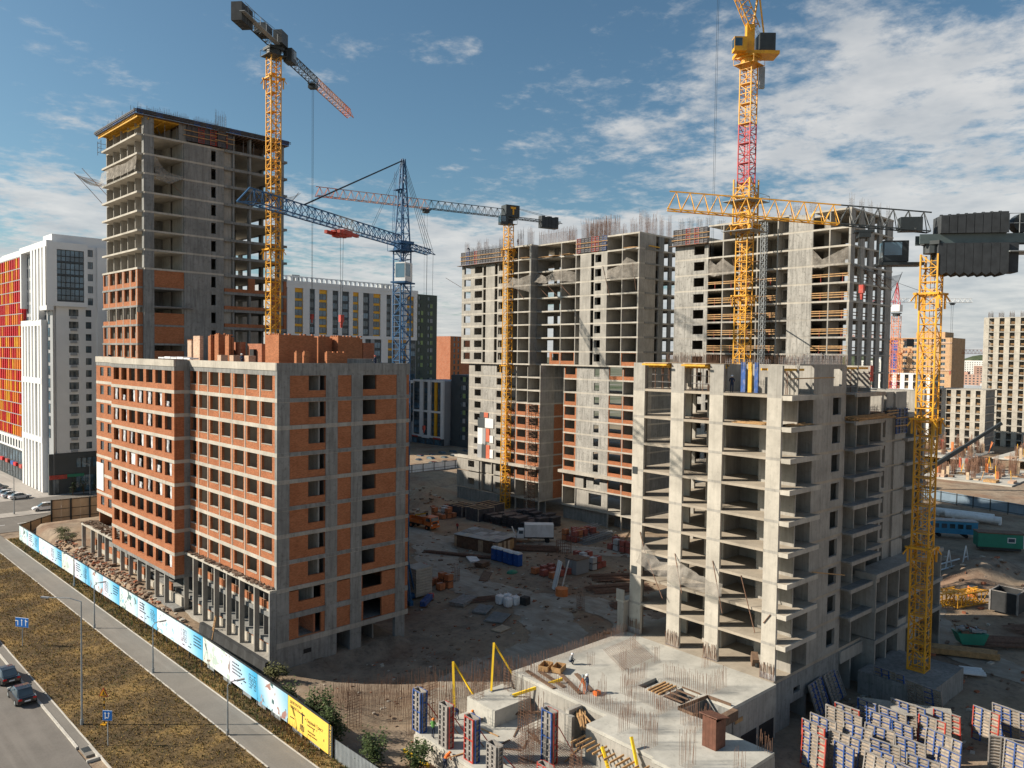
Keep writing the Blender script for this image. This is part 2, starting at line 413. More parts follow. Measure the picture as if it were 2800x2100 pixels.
# compacted tracks through the yard
m, t, b = new_mat('compacted_track', 0.95, 0, 0.1)
p = wpos(t)
n2 = noise(t, mapping(t, p, (1, 0.25, 1), rot=(0, 0, R(-15))), 1.2, 6, 0.65)
n4 = noise(t, p, 0.25, 5, 0.7)
c = ramp(t, n2, [(0.3, (0.28, 0.245, 0.20)), (0.7, (0.46, 0.41, 0.34))])
c = mixc(t, math_n(t, 'MULTIPLY', ramp(t, n4, [(0.45, (0, 0, 0)), (0.7, (1, 1, 1))]), 0.7), c, (0.25, 0.19, 0.14))
t.links.new(c, b.inputs['Base Color'])
# the edge of the track breaks up into the soil
ga = N(t, 'ShaderNodeTexCoord'); uvm = N(t, 'ShaderNodeUVMap')
sp2 = N(t, 'ShaderNodeSeparateXYZ'); t.links.new(uvm.outputs[0], sp2.inputs[0])
e = math_n(t, 'ABSOLUTE', math_n(t, 'SUBTRACT', math_n(t, 'MULTIPLY', sp2.outputs[0], 2.0), 1.0))
al = math_n(t, 'LESS_THAN', math_n(t, 'ADD', e, math_n(t, 'MULTIPLY', n4, 0.9)), 1.28)
t.links.new(al, b.inputs['Alpha'])
add_bump(t, b, n2, 0.5, 0.15)
M_TRACK = m
def track(name, pts, w, z=None):
 mb = MB(); uv = []
 P = [Vector((*q, 0)) for q in pts]
 Q = []
 for i in range(len(P) - 1):
  a = P[max(i - 1, 0)]; b0 = P[i]; c0 = P[i + 1]; d = P[min(i + 2, len(P) - 1)]
  for k in range(6):
   s = k / 6
   Q.append(0.5 * ((2 * b0) + (c0 - a) * s + (2 * a - 5 * b0 + 4 * c0 - d) * s * s + (-a + 3 * b0 - 3 * c0 + d) * s ** 3))
 Q.append(P[-1])
 K = 5
 for i, q in enumerate(Q):
  d = (Q[min(i + 1, len(Q) - 1)] - Q[max(i - 1, 0)]).normalized(); n = Vector((-d.y, d.x, 0))
  for k in range(K + 1):
   r = q + n * w * (k / K - 0.5)
   mb.v.append((r.x, r.y, (gz(r.x, r.y) + 0.05) if z is None else z))
 for i in range(len(Q) - 1):
  for k in range(K):
   a = i * (K + 1) + k; mb.f.append((a, a + K + 1, a + K + 2, a + 1)); mb.mi.append(0)
   uv += [(k / K, 0), (k / K, 1), ((k + 1) / K, 1), ((k + 1) / K, 0)]
 me = mb.mesh(name, M_TRACK, True)
 l = me.uv_layers.new(name='UVMap')
 for i, q in enumerate(uv): l.data[i].uv = q
 return tag(link(name, me), kind='structure')
track('dirt_track', [(96, 150), (97, 132), (94, 117), (86, 104), (81, 92), (82, 80), (76, 68), (66, 60)], 9)
track('dirt_track', [(94, 117), (106, 114), (112, 106), (110, 97), (116, 86), (124, 76)], 6.5)
track('dirt_track', [(82, 80), (88, 72), (86, 62), (76, 57)], 8)
track('dirt_track', [(70, 64), (57, 63), (48, 54), (44, 38)], 9)
track('dirt_track', [(200, 66), (160, 60), (128, 40), (110, 32), (104, 18), (98, 6)], 7)
# dry verge
m, t, b = new_mat('dry_turf', 0.95, 0, 0.1)
p = wpos(t)
n1 = noise(t, p, 0.22, 5, 0.6); n2 = noise(t, p, 2.4, 8, 0.75)
c = ramp(t, n1, [(0.36, (0.10, 0.07, 0.042)), (0.50, (0.17, 0.115, 0.058)), (0.62, (0.33, 0.215, 0.085))])
c = mixc(t, ramp(t, n2, [(0.38, (0, 0, 0)), (0.70, (0.75, 0.75, 0.75))]), c, (0.055, 0.045, 0.024))
c = mixc(t, math_n(t, 'MULTIPLY', ramp(t, noise(t, p, 0.6, 4), [(0.55, (0, 0, 0)), (0.7, (1, 1, 1))]), 0.35), c, (0.085, 0.085, 0.035))
t.links.new(c, b.inputs['Base Color']); add_bump(t, b, n2, 1.0, 0.2)
M_TURF = m
def sheet(name, x0, x1, y0, y1, z0, z1, mat):
 return tag(MB().box(x0, x1, y0, y1, z0, z1).build(name, mat), kind='structure')
sheet('grass_verge', 21.56, 31.0, 20, 164, -0.3, 0.0, M_TURF)
sheet('grass_verge', 34.12, 36.6, 20, 166, -0.3, 0.02, M_TURF)
# tufts of dry grass
def tufts(name, n, x0, x1, y0, y1, z, h, mats, wts):
 mb = MB()
 for i in range(n):
  x, y = U(x0, x1), U(y0, y1)
  k = random.choices(range(len(mats)), wts)[0]
  for j in range(3):
   a = U(0, 6.28); l = h * U(0.5, 1.3); w = 0.035
   dx, dy = math.cos(a) * l * 0.6, math.sin(a) * l * 0.6
   mb._add([(x - w * math.sin(a), y + w * math.cos(a), z), (x + w * math.sin(a), y - w * math.cos(a), z), (x + dx, y + dy, z + l)], [(0, 1, 2)], k)
 return mb.build(name, mats)
G1 = flat('blade_straw', (0.36, 0.24, 0.08), 0.9, 0.1); G2 = flat('blade_brown', (0.13, 0.09, 0.045), 0.9, 0.1); G3 = flat('blade_green', (0.07, 0.09, 0.03), 0.9, 0.1)
tag(tufts('dry_grass', 15000, 21.6, 31.0, 55, 164, 0.0, 0.16, [G1, G2, G3], [3, 3, 1]), 'dry brown grass on the verge between road and footpath', 'grass', kind='stuff')
tag(tufts('weeds', 6000, 34.2, 36.6, 52, 165, 0.02, 0.28, [G1, G2, G3], [2, 2, 3]), 'weeds along the foot of the printed hoarding', 'weeds', kind='stuff')
# footpath, road, kerbs
def asphalt(name, col, var):
 m, t, b = new_mat(name, 0.92, 0, 0.2)
 p = wpos(t)
 n1 = noise(t, p, 0.25, 6, 0.65); n2 = noise(t, p, 6.0, 4, 0.7); n3 = noise(t, mapping(t, p, (1.0, 0.06, 1)), 0.9, 4, 0.6)
 c = ramp(t, n1, [(0.3, tuple(x * (1 - var) for x in col)), (0.7, tuple(x * (1 + var) for x in col))])
 c = mixc(t, math_n(t, 'MULTIPLY', ramp(t, n2, [(0.4, (0, 0, 0)), (0.7, (1, 1, 1))]), 0.35), c, tuple(x * 0.6 for x in col))
 c = mixc(t, math_n(t, 'MULTIPLY', ramp(t, n3, [(0.5, (0, 0, 0)), (0.7, (1, 1, 1))]), 0.30), c, tuple(x * 1.5 for x in col))
 t.links.new(c, b.inputs['Base Color']); add_bump(t, b, n2, 0.2, 0.01)
 return m
M_ASPH = asphalt('asphalt_worn', (0.17, 0.155, 0.14), 0.14)
M_PATH = asphalt('asphalt_path', (0.20, 0.185, 0.165), 0.12)
M_PLAZA = asphalt('paving_pale', (0.36, 0.33, 0.30), 0.12)
M_KERB = concrete('kerb_concrete', (0.50, 0.47, 0.42), 0.5, 0, False)
sheet('footpath', 31.12, 34.0, 20, 172, -0.3, 0.012, M_PATH)
sheet('road', -70, 20.4, -60, 330, -0.5, -0.13, M_ASPH)
sheet('paved_strip', 20.62, 21.42, 72.4, 300, -0.3, -0.02, M_PATH)
def kerb_run(name, x0, x1, y0, y1, zt, L=1.0):
 # a row of kerb stones, each a piece of its own
 root = tag(MB().box(x0 + 0.02, x1 - 0.02, y0, y1, -0.4, zt - 0.05).build(name, M_KERB), kind='structure')
 n = int((y1 - y0) / L)
 for i in range(n):
  a = y0 + i * L
  inst('kerb_stone', (round(x1 - x0, 3), L), lambda b: b.box(0, x1 - x0, 0.008, L - 0.008, -0.15, 0), M_KERB, root, (x0 + U(-0.008, 0.008), a, zt + U(-0.006, 0.006)))
kerb_run('kerb', 20.41, 20.61, 74.5, 114.5, 0.035)
kerb_run('edging_kerb', 21.43, 21.55, 62, 114, 0.025, 2.0)
kerb_run('edging_kerb', 31.0, 31.12, 60, 164, 0.05, 2.0)
kerb_run('edging_kerb', 34.0, 34.12, 56, 166, 0.05, 2.0)
# the kerb turns back at the end of the lay-by
kb = tag(MB().box(20.4, 21.6, 71.4, 71.62, -0.3, 0.02).build('kerb_return', M_KERB), kind='structure')
MB().box(21.3, 21.52, 71.62, 74.2, -0.3, 0.028).build('kerb_stone', M_KERB, kb)
MB().box(20.65, 21.3, 73.1, 74.1, -0.3, -0.012).build('drain_cover', M_DARK, kb)
sheet('road', 20.4, 90, 172.5, 187.5, -0.5, -0.14, M_ASPH)
sheet('plaza', -70, 120, 187.5, 330, -0.6, -0.06, M_PLAZA)
sheet('parking_bay', 20, 60, 192.5, 207.5, -0.3, -0.054, M_ASPH)
for i in range(26):
 tag(MB().box(-30 + i * 4.6, -27.6 + i * 4.6, 179.9, 180.1, -0.14, -0.135).build('lane_marking', M_SIGNW), kind='structure')
sheet('asphalt_yard', 128, 290, 186, 300, -1.7, -1.18, M_ASPH)
# ---------------------------------------------------------------- printed hoarding
PB = [163.3, 157.0, 150.1, 143.3, 136.8, 130.1, 123.4, 117.0, 110.35, 103.6, 97.1, 90.4, 83.8, 77.2, 71.1, 65.05, 58.0]
def pz(y):
 pr = [(57, 0.2), (65, 0.55), (84, 0.95), (110, 0.70), (137, 0.35), (164, 0.05)]
 for (a, za), (b_, zb) in zip(pr, pr[1:]):
  if y <= b_: return za + (zb - za) * max(0, (y - a)) / (b_ - a)
 return 0.05
def grad_mat(name, stops, axis=1, blot=None):
 m, t, b = new_mat(name, 0.45, 0, 0.4)
 tc_ = N(t, 'ShaderNodeTexCoord'); sp_ = N(t, 'ShaderNodeSeparateXYZ'); t.links.new(tc_.outputs['Generated'], sp_.inputs[0])
 f = math_n(t, 'SUBTRACT', 1.0, sp_.outputs[1])
 f = math_n(t, 'ADD', f, math_n(t, 'MULTIPLY', math_n(t, 'SUBTRACT', sp_.outputs[2], 0.5), 0.25))
 c = ramp(t, f, stops)
 if blot:
  for sc, off, col, lo in blot:
   n_ = noise(t, mapping(t, tc_.outputs['Generated'], (1, 3.0, 1.4), off), sc, 3, 0.5, 0.4)
   c = mixc(t, ramp(t, n_, [(lo, (0, 0, 0)), (lo + 0.03, (1, 1, 1))]), c, col)
 t.links.new(c, b.inputs['Base Color'])
 return m
M_PBLUE = grad_mat('panel_print_blue', [(0.0, (0.72, 0.66, 0.76)), (0.35, (0.50, 0.68, 0.82)), (0.7, (0.20, 0.53, 0.78)), (1.0, (0.05, 0.36, 0.62))])
WH = (0.70, 0.76, 0.78)
PICS = [
 grad_mat('panel_picture', [(0, (0.55, 0.66, 0.66)), (0.6, WH), (1, (0.35, 0.6, 0.72))], blot=[(1.6, (2, 0, 1), (0.12, 0.20, 0.20), 0.60), (2.2, (5, 1, 0), (0.20, 0.5, 0.66), 0.62)]),
 grad_mat('panel_picture_b', [(0, (0.75, 0.78, 0.78)), (1, (0.60, 0.76, 0.82))], blot=[(1.5, (7, 3, 1), (0.10, 0.16, 0.18), 0.63), (2.0, (1, 1, 6), (0.32, 0.55, 0.66), 0.60)]),
 grad_mat('panel_picture_c', [(0, (0.62, 0.68, 0.62)), (1, (0.74, 0.80, 0.82))], blot=[(1.7, (3, 8, 1), (0.28, 0.20, 0.17), 0.60), (2.4, (4, 2, 2), (0.45, 0.55, 0.5), 0.58)]),
 grad_mat('panel_picture_d', [(0, (0.10, 0.42, 0.66)), (0.5, WH), (1, (0.25, 0.5, 0.66))], blot=[(1.3, (9, 3, 4), (0.36, 0.20, 0.17), 0.62), (1.8, (6, 2, 1), (0.05, 0.12, 0.13), 0.64)]),
]
f_ = thing('printed_hoarding', 'long site hoarding of blue and white printed panels on dark posts along the footpath', 'hoarding', (35.65, 58, 0))
def text_mesh(txt, size, mat, name, parent, loc, rot, align='LEFT', sx=1.0):
 cu = bpy.data.curves.new('lettering', 'FONT'); cu.body = txt; cu.size = size; cu.align_x = align; cu.extrude = 0.004; cu.resolution_u = 2
 ob = bpy.data.objects.new('tmp_text', cu); COL.objects.link(ob)
 bpy.context.view_layer.update()
 dg = bpy.context.evaluated_depsgraph_get()
 me = bpy.data.meshes.new_from_object(ob.evaluated_get(dg))
 bpy.data.objects.remove(ob); bpy.data.curves.remove(cu)
 me.materials.clear(); me.materials.append(mat)
 o = link(name, me, parent, loc); o.rotation_euler = rot; o.scale = (sx, 1, 1)
 return o
ROT_X = (R(90), 0, R(-90))       # text on a wall that faces -X, read along -Y
PANELS = []
for i in range(len(PB) - 1):
 ya, yb = PB[i], PB[i + 1]      # ya is the far (left) end
 za, zb = pz(ya), pz(yb)
 mb = MB()
 y0, y1, e = yb - 58 + 0.03, ya - 58 - 0.03, 0.02
 mb._add([(-e, y0, zb), (e, y0, zb), (e, y1, za), (-e, y1, za), (-e, y0, zb + 2.66), (e, y0, zb + 2.66), (e, y1, za + 2.66), (-e, y1, za + 2.66)],
   [(0, 3, 2, 1), (4, 5, 6, 7), (0, 1, 5, 4), (1, 2, 6, 5), (2, 3, 7, 6), (3, 0, 4, 7)])
 if i == len(PB) - 2: mat = M_PANELY
 elif i % 2 == 1: mat = M_PBLUE
 else: mat = PICS[(i // 2) % 4]
 pn = mb.build('printed_panel', mat, f_)
 PANELS.append(pn)
 rail = MB().beam((0.05, y0, zb + 2.70), (0.05, y1, za + 2.70), 0.16, 0.08)
 rail.build('top_rail', M_DARK, f_)
 sl = math.atan2(za - zb, ya - yb)
 def on(v, w):  # v: metres from the left end towards the viewer's right, w: height over panel bottom
  yy = y1 - v; return (-0.030, yy, zb + (za - zb) * (yy - y0) / (y1 - y0) + w)
 if mat is M_PBLUE:
  tx = MB()
  v = 0.5 + (0.1 if i % 4 == 1 else 3.6)
  for r_ in range(4):
   L = U(1.4, 2.2); x = v
   while x < v + L:
    l = U(0.12, 0.34); a = on(x, 2.1 - r_ * 0.34); tx.box(-0.028, -0.024, a[1] - l, a[1], a[2], a[2] + 0.15); x += l + 0.08
  v = 4.3 if i % 4 == 1 else 0.6
  for r_ in range(3):
   for c_ in range(3):
    a = on(v + c_ * 0.55, 1.75 - r_ * 0.5)
    for (dy0, dy1, dz0, dz1) in ((0, 0.42, 0, 0.06), (0, 0.42, 0.34, 0.40), (0, 0.06, 0, 0.4), (0.36, 0.42, 0, 0.4)):
     if random.random() < 0.8: tx.box(-0.028, -0.024, a[1] - dy1, a[1] - dy0, a[2] + dz0, a[2] + dz1)
  for x, w in ((1.0, 0.35), (3.1, 0.9), (2.6, 0.5)):
   a = on(x, w); tx.box(-0.028, -0.024, a[1] - U(0.2, 0.9), a[1], a[2], a[2] + 0.12)
  tx.build('lettering', M_BLACK, pn)
 elif mat is M_PANELY:
  for txt, sz, v, w, sx in (('ДЕВЕЛОПЕР', 0.36, 0.35, 2.1, 0.95), ('ПРОЕКТА', 0.36, 0.35, 1.66, 0.95), ('Первый Трест', 0.40, 3.35, 1.45, 1.0), ('строительный', 0.20, 3.4, 1.15, 1.0), ('Новаторов', 0.24, 3.55, 0.62, 1.0), ('жилой комплекс', 0.20, 3.55, 0.36, 1.0)):
   o_ = text_mesh(txt, sz, M_BLACK, 'lettering', pn, on(v, w), ROT_X, 'LEFT', sx)
   o_.rotation_euler = (R(90) , 0, R(-90)); o_.rotation_mode = 'XYZ'
  lg = MB()
  for (v, w, dv, dz) in ((2.25, 1.72, 0.75, 0.16), (2.52, 0.95, 0.18, 0.80), (2.0, 1.72, 0.15, 0.15), (3.05, 1.52, 0.13, 0.13), (2.55, 0.62, 0.1, 0.2), (0.4, 0.75, 0.8, 0.1), (2.2, 0.3, 0.12, 0.5), (2.4, 0.25, 0.12, 0.6), (2.6, 0.25, 0.12, 0.6), (2.8, 0.3, 0.12, 0.5), (4.45, 0.95, 0.12, 0.2), (6.2, 0.8, 0.12, 0.22)):
   a = on(v, w); lg.box(-0.028, -0.024, a[1] - dv, a[1], a[2], a[2] + dz)
  lg.build('emblem', M_BLACK, pn)
# dark end strip with the site address, read upwards
mb = MB().box(-0.03, 0.03, -0.62, -0.01, 0.15, 2.86); es = mb.build('end_strip', M_DARK, f_)
o_ = text_mesh('NOVATORUFA.RU', 0.36, M_PANELY, 'lettering', es, (-0.036, -0.17, 0.30), (0, 0, 0))
o_.matrix_local = Matrix(((0, 0, -1, -0.036), (0, 1, 0, 0), (1, 0, 0, 0), (0, 0, 0, 1))) @ Matrix.Identity(4)
o_.matrix_local = Matrix(((0, 0, -1, -0.036), (0, 1.0, 0, -0.44), (0.92, 0, 0, 0.22), (0, 0, 0, 1)))
for i, y in enumerate([58 + k * 3.3 for k in range(33)]):
 zz = pz(y); MB().beam((0.09, y - 58, -0.4), (0.09, y - 58, zz + 2.6), 0.10).build('post', M_DARK, f_)
for y in (60.5, 63.5, 67.5, 70.5, 73.5, 78, 82):
 MB().box(0.08, 0.11, y - 58 - 0.9, y - 58 + 0.9, pz(y) - 0.45, pz(y) + 0.1).build('lower_board', M_GREY, f_)
# grey corrugated fence carrying on to the right
cf = thing('corrugated_fence', 'pale grey corrugated metal fence beyond the end of the yellow panel', 'fence', (35.8, 57.3, 0))
def corrugated(b, L, h, pitch=0.2, d=0.035):
 n = int(L / pitch)
 for i in range(n):
  y = i * pitch
  pts = [(0, y), (d, y + pitch * 0.2), (d, y + pitch * 0.5), (0, y + pitch * 0.7), (0, y + pitch)]
  for (a0, a1), (b0, b1) in zip(pts, pts[1:]):
   b.quad((a0, -a1, 0), (a0, -a1, h), (b0, -b1, h), (b0, -b1, 0))
for i in range(5):
 inst('corrugated_sheet', 1, lambda b: corrugated(b, 2.0, 1.9), M_GREY, cf, (0, -i * 2.0, -0.1))
 MB().beam((0.08, -i * 2.0, -0.3), (0.08, -i * 2.0, 1.95), 0.08).build('post', M_DARK, cf)
# tan fence at the far end of the site (its back, with dark frame)
def board_fence(label, a, b_, h, n, rails, mat, z, cat='fence', name='board_fence', post=0.14):
 a, b_ = Vector((*a, 0)), Vector((*b_, 0)); d = b_ - a; L = d.length; ang = math.atan2(d.y, d.x)
 t_ = thing(name, label, cat, (a.x, a.y, z), ang)
 w = L / n
 for i in range(n):
  inst('board', (round(w, 3), h), lambda q: q.box(0.01, w - 0.01, 0, 0.03, 0, h), mat, t_, (i * w, 0, 0.05 + U(-0.02, 0.02)))
 for i in range(0, n + 1, max(1, int(round(3.4 / w)))):
  inst('post', (h, post), lambda q: q.box(-post / 2, post / 2, -post, 0, -0.3, h + 0.1), M_DARK, t_, (i * w, 0, 0))
 for r_ in rails:
  inst('rail', (round(L, 2), post), lambda q: q.box(0, L, -0.08, -0.002, 0, 0.1), M_DARK, t_, (0, 0, r_ * h))
 return t_
M_TAN = paint('fence_tan', (0.66, 0.47, 0.29), 0.8, 0.12, 0.8)
board_fence('low tan board fence linking the hoarding to the tall fence', (35.7, 163.4), (42.4, 169.8), 2.9, 6, (0.02, 0.96), M_TAN, -0.1)
board_fence('tall tan board fence with dark frame behind the brick building', (42.6, 170.3), (62.6, 168.5), 5.6, 12, (0.02, 0.36, 0.66, 0.97), M_TAN, -0.1, post=0.3)
board_fence('white board fence with dark posts in front of the far car park', (120, 184.5), (166, 184.0), 3.4, 22, (0.03, 0.5, 0.97), M_WHITE, -1.3)
board_fence('blue grey site fence behind the white pipes on the right', (221, 72), (206, 20), 2.6, 26, (0.1, 0.9), paint('fence_bluegrey', (0.16, 0.22, 0.28), 0.6, 0.15, 0.5), -1.0)
# ================================================================ buildings under construction
def wall_cell(P, face, a0, a1, z0, z1, off, th, mat, name, hole=None, sub=None):
 """one wall piece. face 'L': plane x=off spanning y (a0..a1); face 'R': plane y=off spanning x. th goes inwards (+)."""
 w, h = a1 - a0, z1 - z0
 if w <= 0.02 or h <= 0.02: return None
 hk = None
 if hole: hk = tuple(round(q, 3) for q in (hole[0] - a0, hole[1] - a0, hole[2] - z0, hole[3] - z0))
 def mk(b):
  def bx(p0, p1, q0, q1):
   if p1 - p0 < 0.005 or q1 - q0 < 0.005: return
   if face == 'L': b.box(0, th, p0, p1, q0, q1)
   else: b.box(p0, p1, 0, th, q0, q1)
  if hk is None: bx(0, w, 0, h)
  else:
   h0, h1, g0, g1 = hk
   bx(0, h0, 0, h); bx(h1, w, 0, h); bx(h0, h1, 0, g0); bx(h0, h1, g1, h)
 loc = (off, a0, z0) if face == 'L' else (a0, off, z0)
 return inst(name, (face, round(w, 3), round(h, 3), th, hk, mat.name), mk, mat, P, loc)
def slab(P, x0, x1, y0, y1, ztop, th, mat, name='floor_slab'):
 return MB().box(x0, x1, y0, y1, ztop - th, ztop).build(name, mat, P)
def slab_poly(P, poly, ztop, th, mat, name='floor_slab'):
 a = sum(poly[i][0] * poly[(i + 1) % len(poly)][1] - poly[(i + 1) % len(poly)][0] * poly[i][1] for i in range(len(poly)))
 if a < 0: poly = poly[::-1]
 return MB().prism(poly, ztop - th, ztop).build(name, mat, P)
def bars(mb, pts, r=0.022):
 for p, q in pts: mb.tube(p, q, r, 3, caps=False)
def rebar_field(P, name, rects, h=1.6, step=0.35, r=0.022, mat=None, hoops=True):
 """starter bars standing in rows: rects = [(x0,x1,y0,y1,z,h)]"""
 mb = MB()
 for (x0, x1, y0, y1, z, hh) in rects:
  nx_ = max(1, int((x1 - x0) / step)); ny_ = max(1, int((y1 - y0) / step))
  P0 = set()
  for i in range(nx_ + 1):
   for j in (0, ny_): P0.add((x0 + (x1 - x0) * i / nx_, y0 + (y1 - y0) * j / ny_))
  for j in range(ny_ + 1):
   for i in (0, nx_): P0.add((x0 + (x1 - x0) * i / nx_, y0 + (y1 - y0) * j / ny_))
  for (x, y) in P0:
   k = hh * U(0.75, 1.1); mb.tube((x, y, z), (x + U(-.05, .05) * hh, y + U(-.05, .05) * hh, z + k), r, 3, caps=False)
  if hoops:
   for q in range(int(hh * 0.75 / 0.28)):
    zz = z + 0.25 + q * 0.28
    for a, b_ in (((x0, y0), (x1, y0)), ((x1, y0), (x1, y1)), ((x1, y1), (x0, y1)), ((x0, y1), (x0, y0))):
     if math.dist(a, b_) > 0.05: mb.tube((*a, zz), (*b_, zz), r * 0.8, 3, caps=False)
 o = mb.build(name, mat or M_REBAR, P)
 o['kind'] = 'stuff'
 return o
def net(P, pts, sag=0.5, n=10, out=None, name='safety_net'):
 """a draped net between two polylines (top edge, bottom edge)"""
 top, bot = pts
 mb = MB(); K = 5
 def at(poly, t):
  m_ = len(poly) - 1; i = min(int(t * m_), m_ - 1); s_ = t * m_ - i
  return Vector(poly[i]).lerp(Vector(poly[i + 1]), s_)
 for i in range(n + 1):
  a, b_ = at(top, i / n), at(bot, i / n)
  for k in range(K + 1):
   q = a.lerp(b_, k / K); sg = sag * math.sin(math.pi * k / K) * (0.7 + 0.5 * math.sin(i * 2.1))
   mb.v.append((q.x + U(-.04, .04), q.y + U(-.04, .04), q.z - sg + U(-.06, .06)))
 for i in range(n):
  for k in range(K):
   a = i * (K + 1) + k; mb.f.append((a, a + 1, a + K + 2, a + K + 1)); mb.mi.append(0)
 return mb.build(name, M_NET, P, smooth=True)
def net_arms(P, arms, name='net_bracket'):
 for a, b_ in arms: MB().tube(a, b_, 0.05, 5).build(name, M_REBAR, P)
def formwork_wall(P, face, a0, a1, off, z0, h, rnd=0, name='wall_formwork', sign=-1):
 """row of wall shutter panels seen from outside: each panel a part with frame bars, walings as sub parts"""
 n = max(1, int(round((a1 - a0) / 1.0))); w = (a1 - a0) / n
 mats = [M_FBLUE, M_FDARK, M_FDARK, M_FGREY, M_FDARK, M_FRED]
 rg = random.Random(rnd)
 if rnd in (3, 4): mats = [M_FBLUE, M_FDARK, M_FDARK]
 pan = None
 for i in range(n):
  m_ = rg.choice(mats)
  def mk(b):
   def bx(p0, p1, d0, d1, q0, q1, mi):
    if face == 'L': b.box(min(d0, d1), max(d0, d1), p0, p1, q0, q1, mi)
    else: b.box(p0, p1, min(d0, d1), max(d0, d1), q0, q1, mi)
   s_ = sign
   bx(0.01, w - 0.01, 0, s_ * 0.04, 0, h, 1)
   for q in (0.01, w - 0.07): bx(q, q + 0.06, s_ * 0.041, s_ * 0.14, 0, h, 0)
   k = 7
   for j in range(k + 1):
    zz = (h - 0.06) * j / k; bx(0.07, w - 0.07, s_ * 0.041, s_ * 0.13, zz, zz + 0.06, 0)
  loc = (off, a0 + i * w, z0) if face == 'L' else (a0 + i * w, off, z0)
  pan = inst(name, (face, round(w, 3), h, m_.name, sign), mk, [m_, M_FDARK], P, loc)
 for q in (0.3, 0.62):
  mb = MB()
  if face == 'L': mb.box(off + sign * 0.24, off + sign * 0.145, a0 - 0.5, a1 + 0.3, z0 + h * q, z0 + h * q + 0.12)
  else: mb.box(a0 - 0.5, a1 + 0.3, off + sign * 0.24, off + sign * 0.145, z0 + h * q, z0 + h * q + 0.12)
  mb.build('waling', M_WOOD if rnd not in (3, 4) else M_FDARK, P)
def planks(P, x0, x1, y0, y1, z, n, along='y', mat=None, name='plank', th=0.05):
 for i in range(n):
  if along == 'y':
   w = 0.18; xx = U(x0, x1 - w); a = U(y0, y0 + (y1 - y0) * 0.2); b_ = U(y1 - (y1 - y0) * 0.2, y1)
   MB().obox(((xx + w / 2), (a + b_) / 2, z + th * (i % 3) + th / 2), (w / 2, U(-.1, .1), 0), (U(-.15, .15), (b_ - a) / 2, 0), (0, 0, th / 2)).build(name, mat or M_WOOD, P)
  else:
   w = 0.18; yy = U(y0, y1 - w); a = U(x0, x0 + (x1 - x0) * 0.2); b_ = U(x1 - (x1 - x0) * 0.2, x1)
   MB().obox(((a + b_) / 2, yy + w / 2, z + th * (i % 3) + th / 2), ((b_ - a) / 2, U(-.15, .15), 0), (U(-.05, .05), w / 2, 0), (0, 0, th / 2)).build(name, mat or M_WOOD, P)
# ---------------------------------------------------------------- B: nearly closed brick infill block on the left
B = thing('brick_infill_block', 'ten storey concrete frame block filled with orange brick, behind the printed hoarding', 'building', (41.4, 78.15, 0))
BL = [8.9 + 3 * k for k in range(8)]            # slab tops 8.9 .. 29.9
BV = [0.2, 3.87, 7.5, 10.84, 14.27, 17.6, 20.4, 23.15]
WIN_R = [(1.08, 3.54), (4.6, 7.02), (7.95, 10.31), (11.36, 13.72), (14.68, 17.02), (17.88, 20.18), (21.1, 22.9)]
WIN_L = [(24.02, 26.33), (27.26, 29.59), (30.56, 32.91), (33.93, 36.29), (37.16, 39.53), (40.43, 42.69), (43.63, 45.99)]
DEEP = 17.9
FILM = []
def film(P, x, y0, y1, z0, z1):
 """torn sheet of white film hanging in an opening"""
 mode = random.random(); w = y1 - y0; h = z1 - z0
 mb = MB(); n = 6
 lo, hi = (0.05, U(0.35, 0.6)) if mode < 0.45 else ((U(0.05, 0.2), 0.95) if mode < 0.7 else (U(0.5, 0.7), 0.97))
 zt = 1.0 if mode < 0.85 else U(0.4, 0.7)
 for i in range(n + 1):
  s_ = lo + (hi - lo) * i / n
  for k in range(4):
   q = k / 3
   mb.v.append((x + 0.06 * math.sin(i * 2.2 + k), y0 + w * (s_ + (0.06 * math.sin(k * 2 + i)) * (1 - q)), z0 + h * (0.02 + (zt - 0.03) * q)))
 for i in range(n):
  for k in range(3):
   a = i * 4 + k; mb.f.append((a, a + 1, a + 5, a + 4)); mb.mi.append(0)
 mb.build('plastic_film', M_PLASTIC, P)
# floor slabs: wings together, one per level; visible edge band 0.45
for k, z in enumerate([5.9] + BL):
 if k == 0: poly = [(-2.0, 23.15), (-2.0, 47), (0.0, 47), (0.0, 60.6), (DEEP, 60.6), (DEEP, 0.0), (0.0, 0.0), (0.0, 23.15)]
 else: poly = [(-2.03, 23.12), (-2.03, 47.03), (-0.03, 47.03), (-0.03, 60.63), (DEEP, 60.63), (DEEP, -0.03), (-0.03, -0.03), (-0.03, 23.12)]
 slab_poly(B, poly, z, 0.45, M_CONCL if k else M_CONCB)
slab_poly(B, [(-2.03, 23.12), (-2.03, 47.03), (-0.03, 47.03), (-0.03, 60.63), (DEEP, 60.63), (DEEP, -0.03), (-0.03, -0.03), (-0.03, 23.12)], 32.95, 0.55, M_CONCB, 'roof_slab')
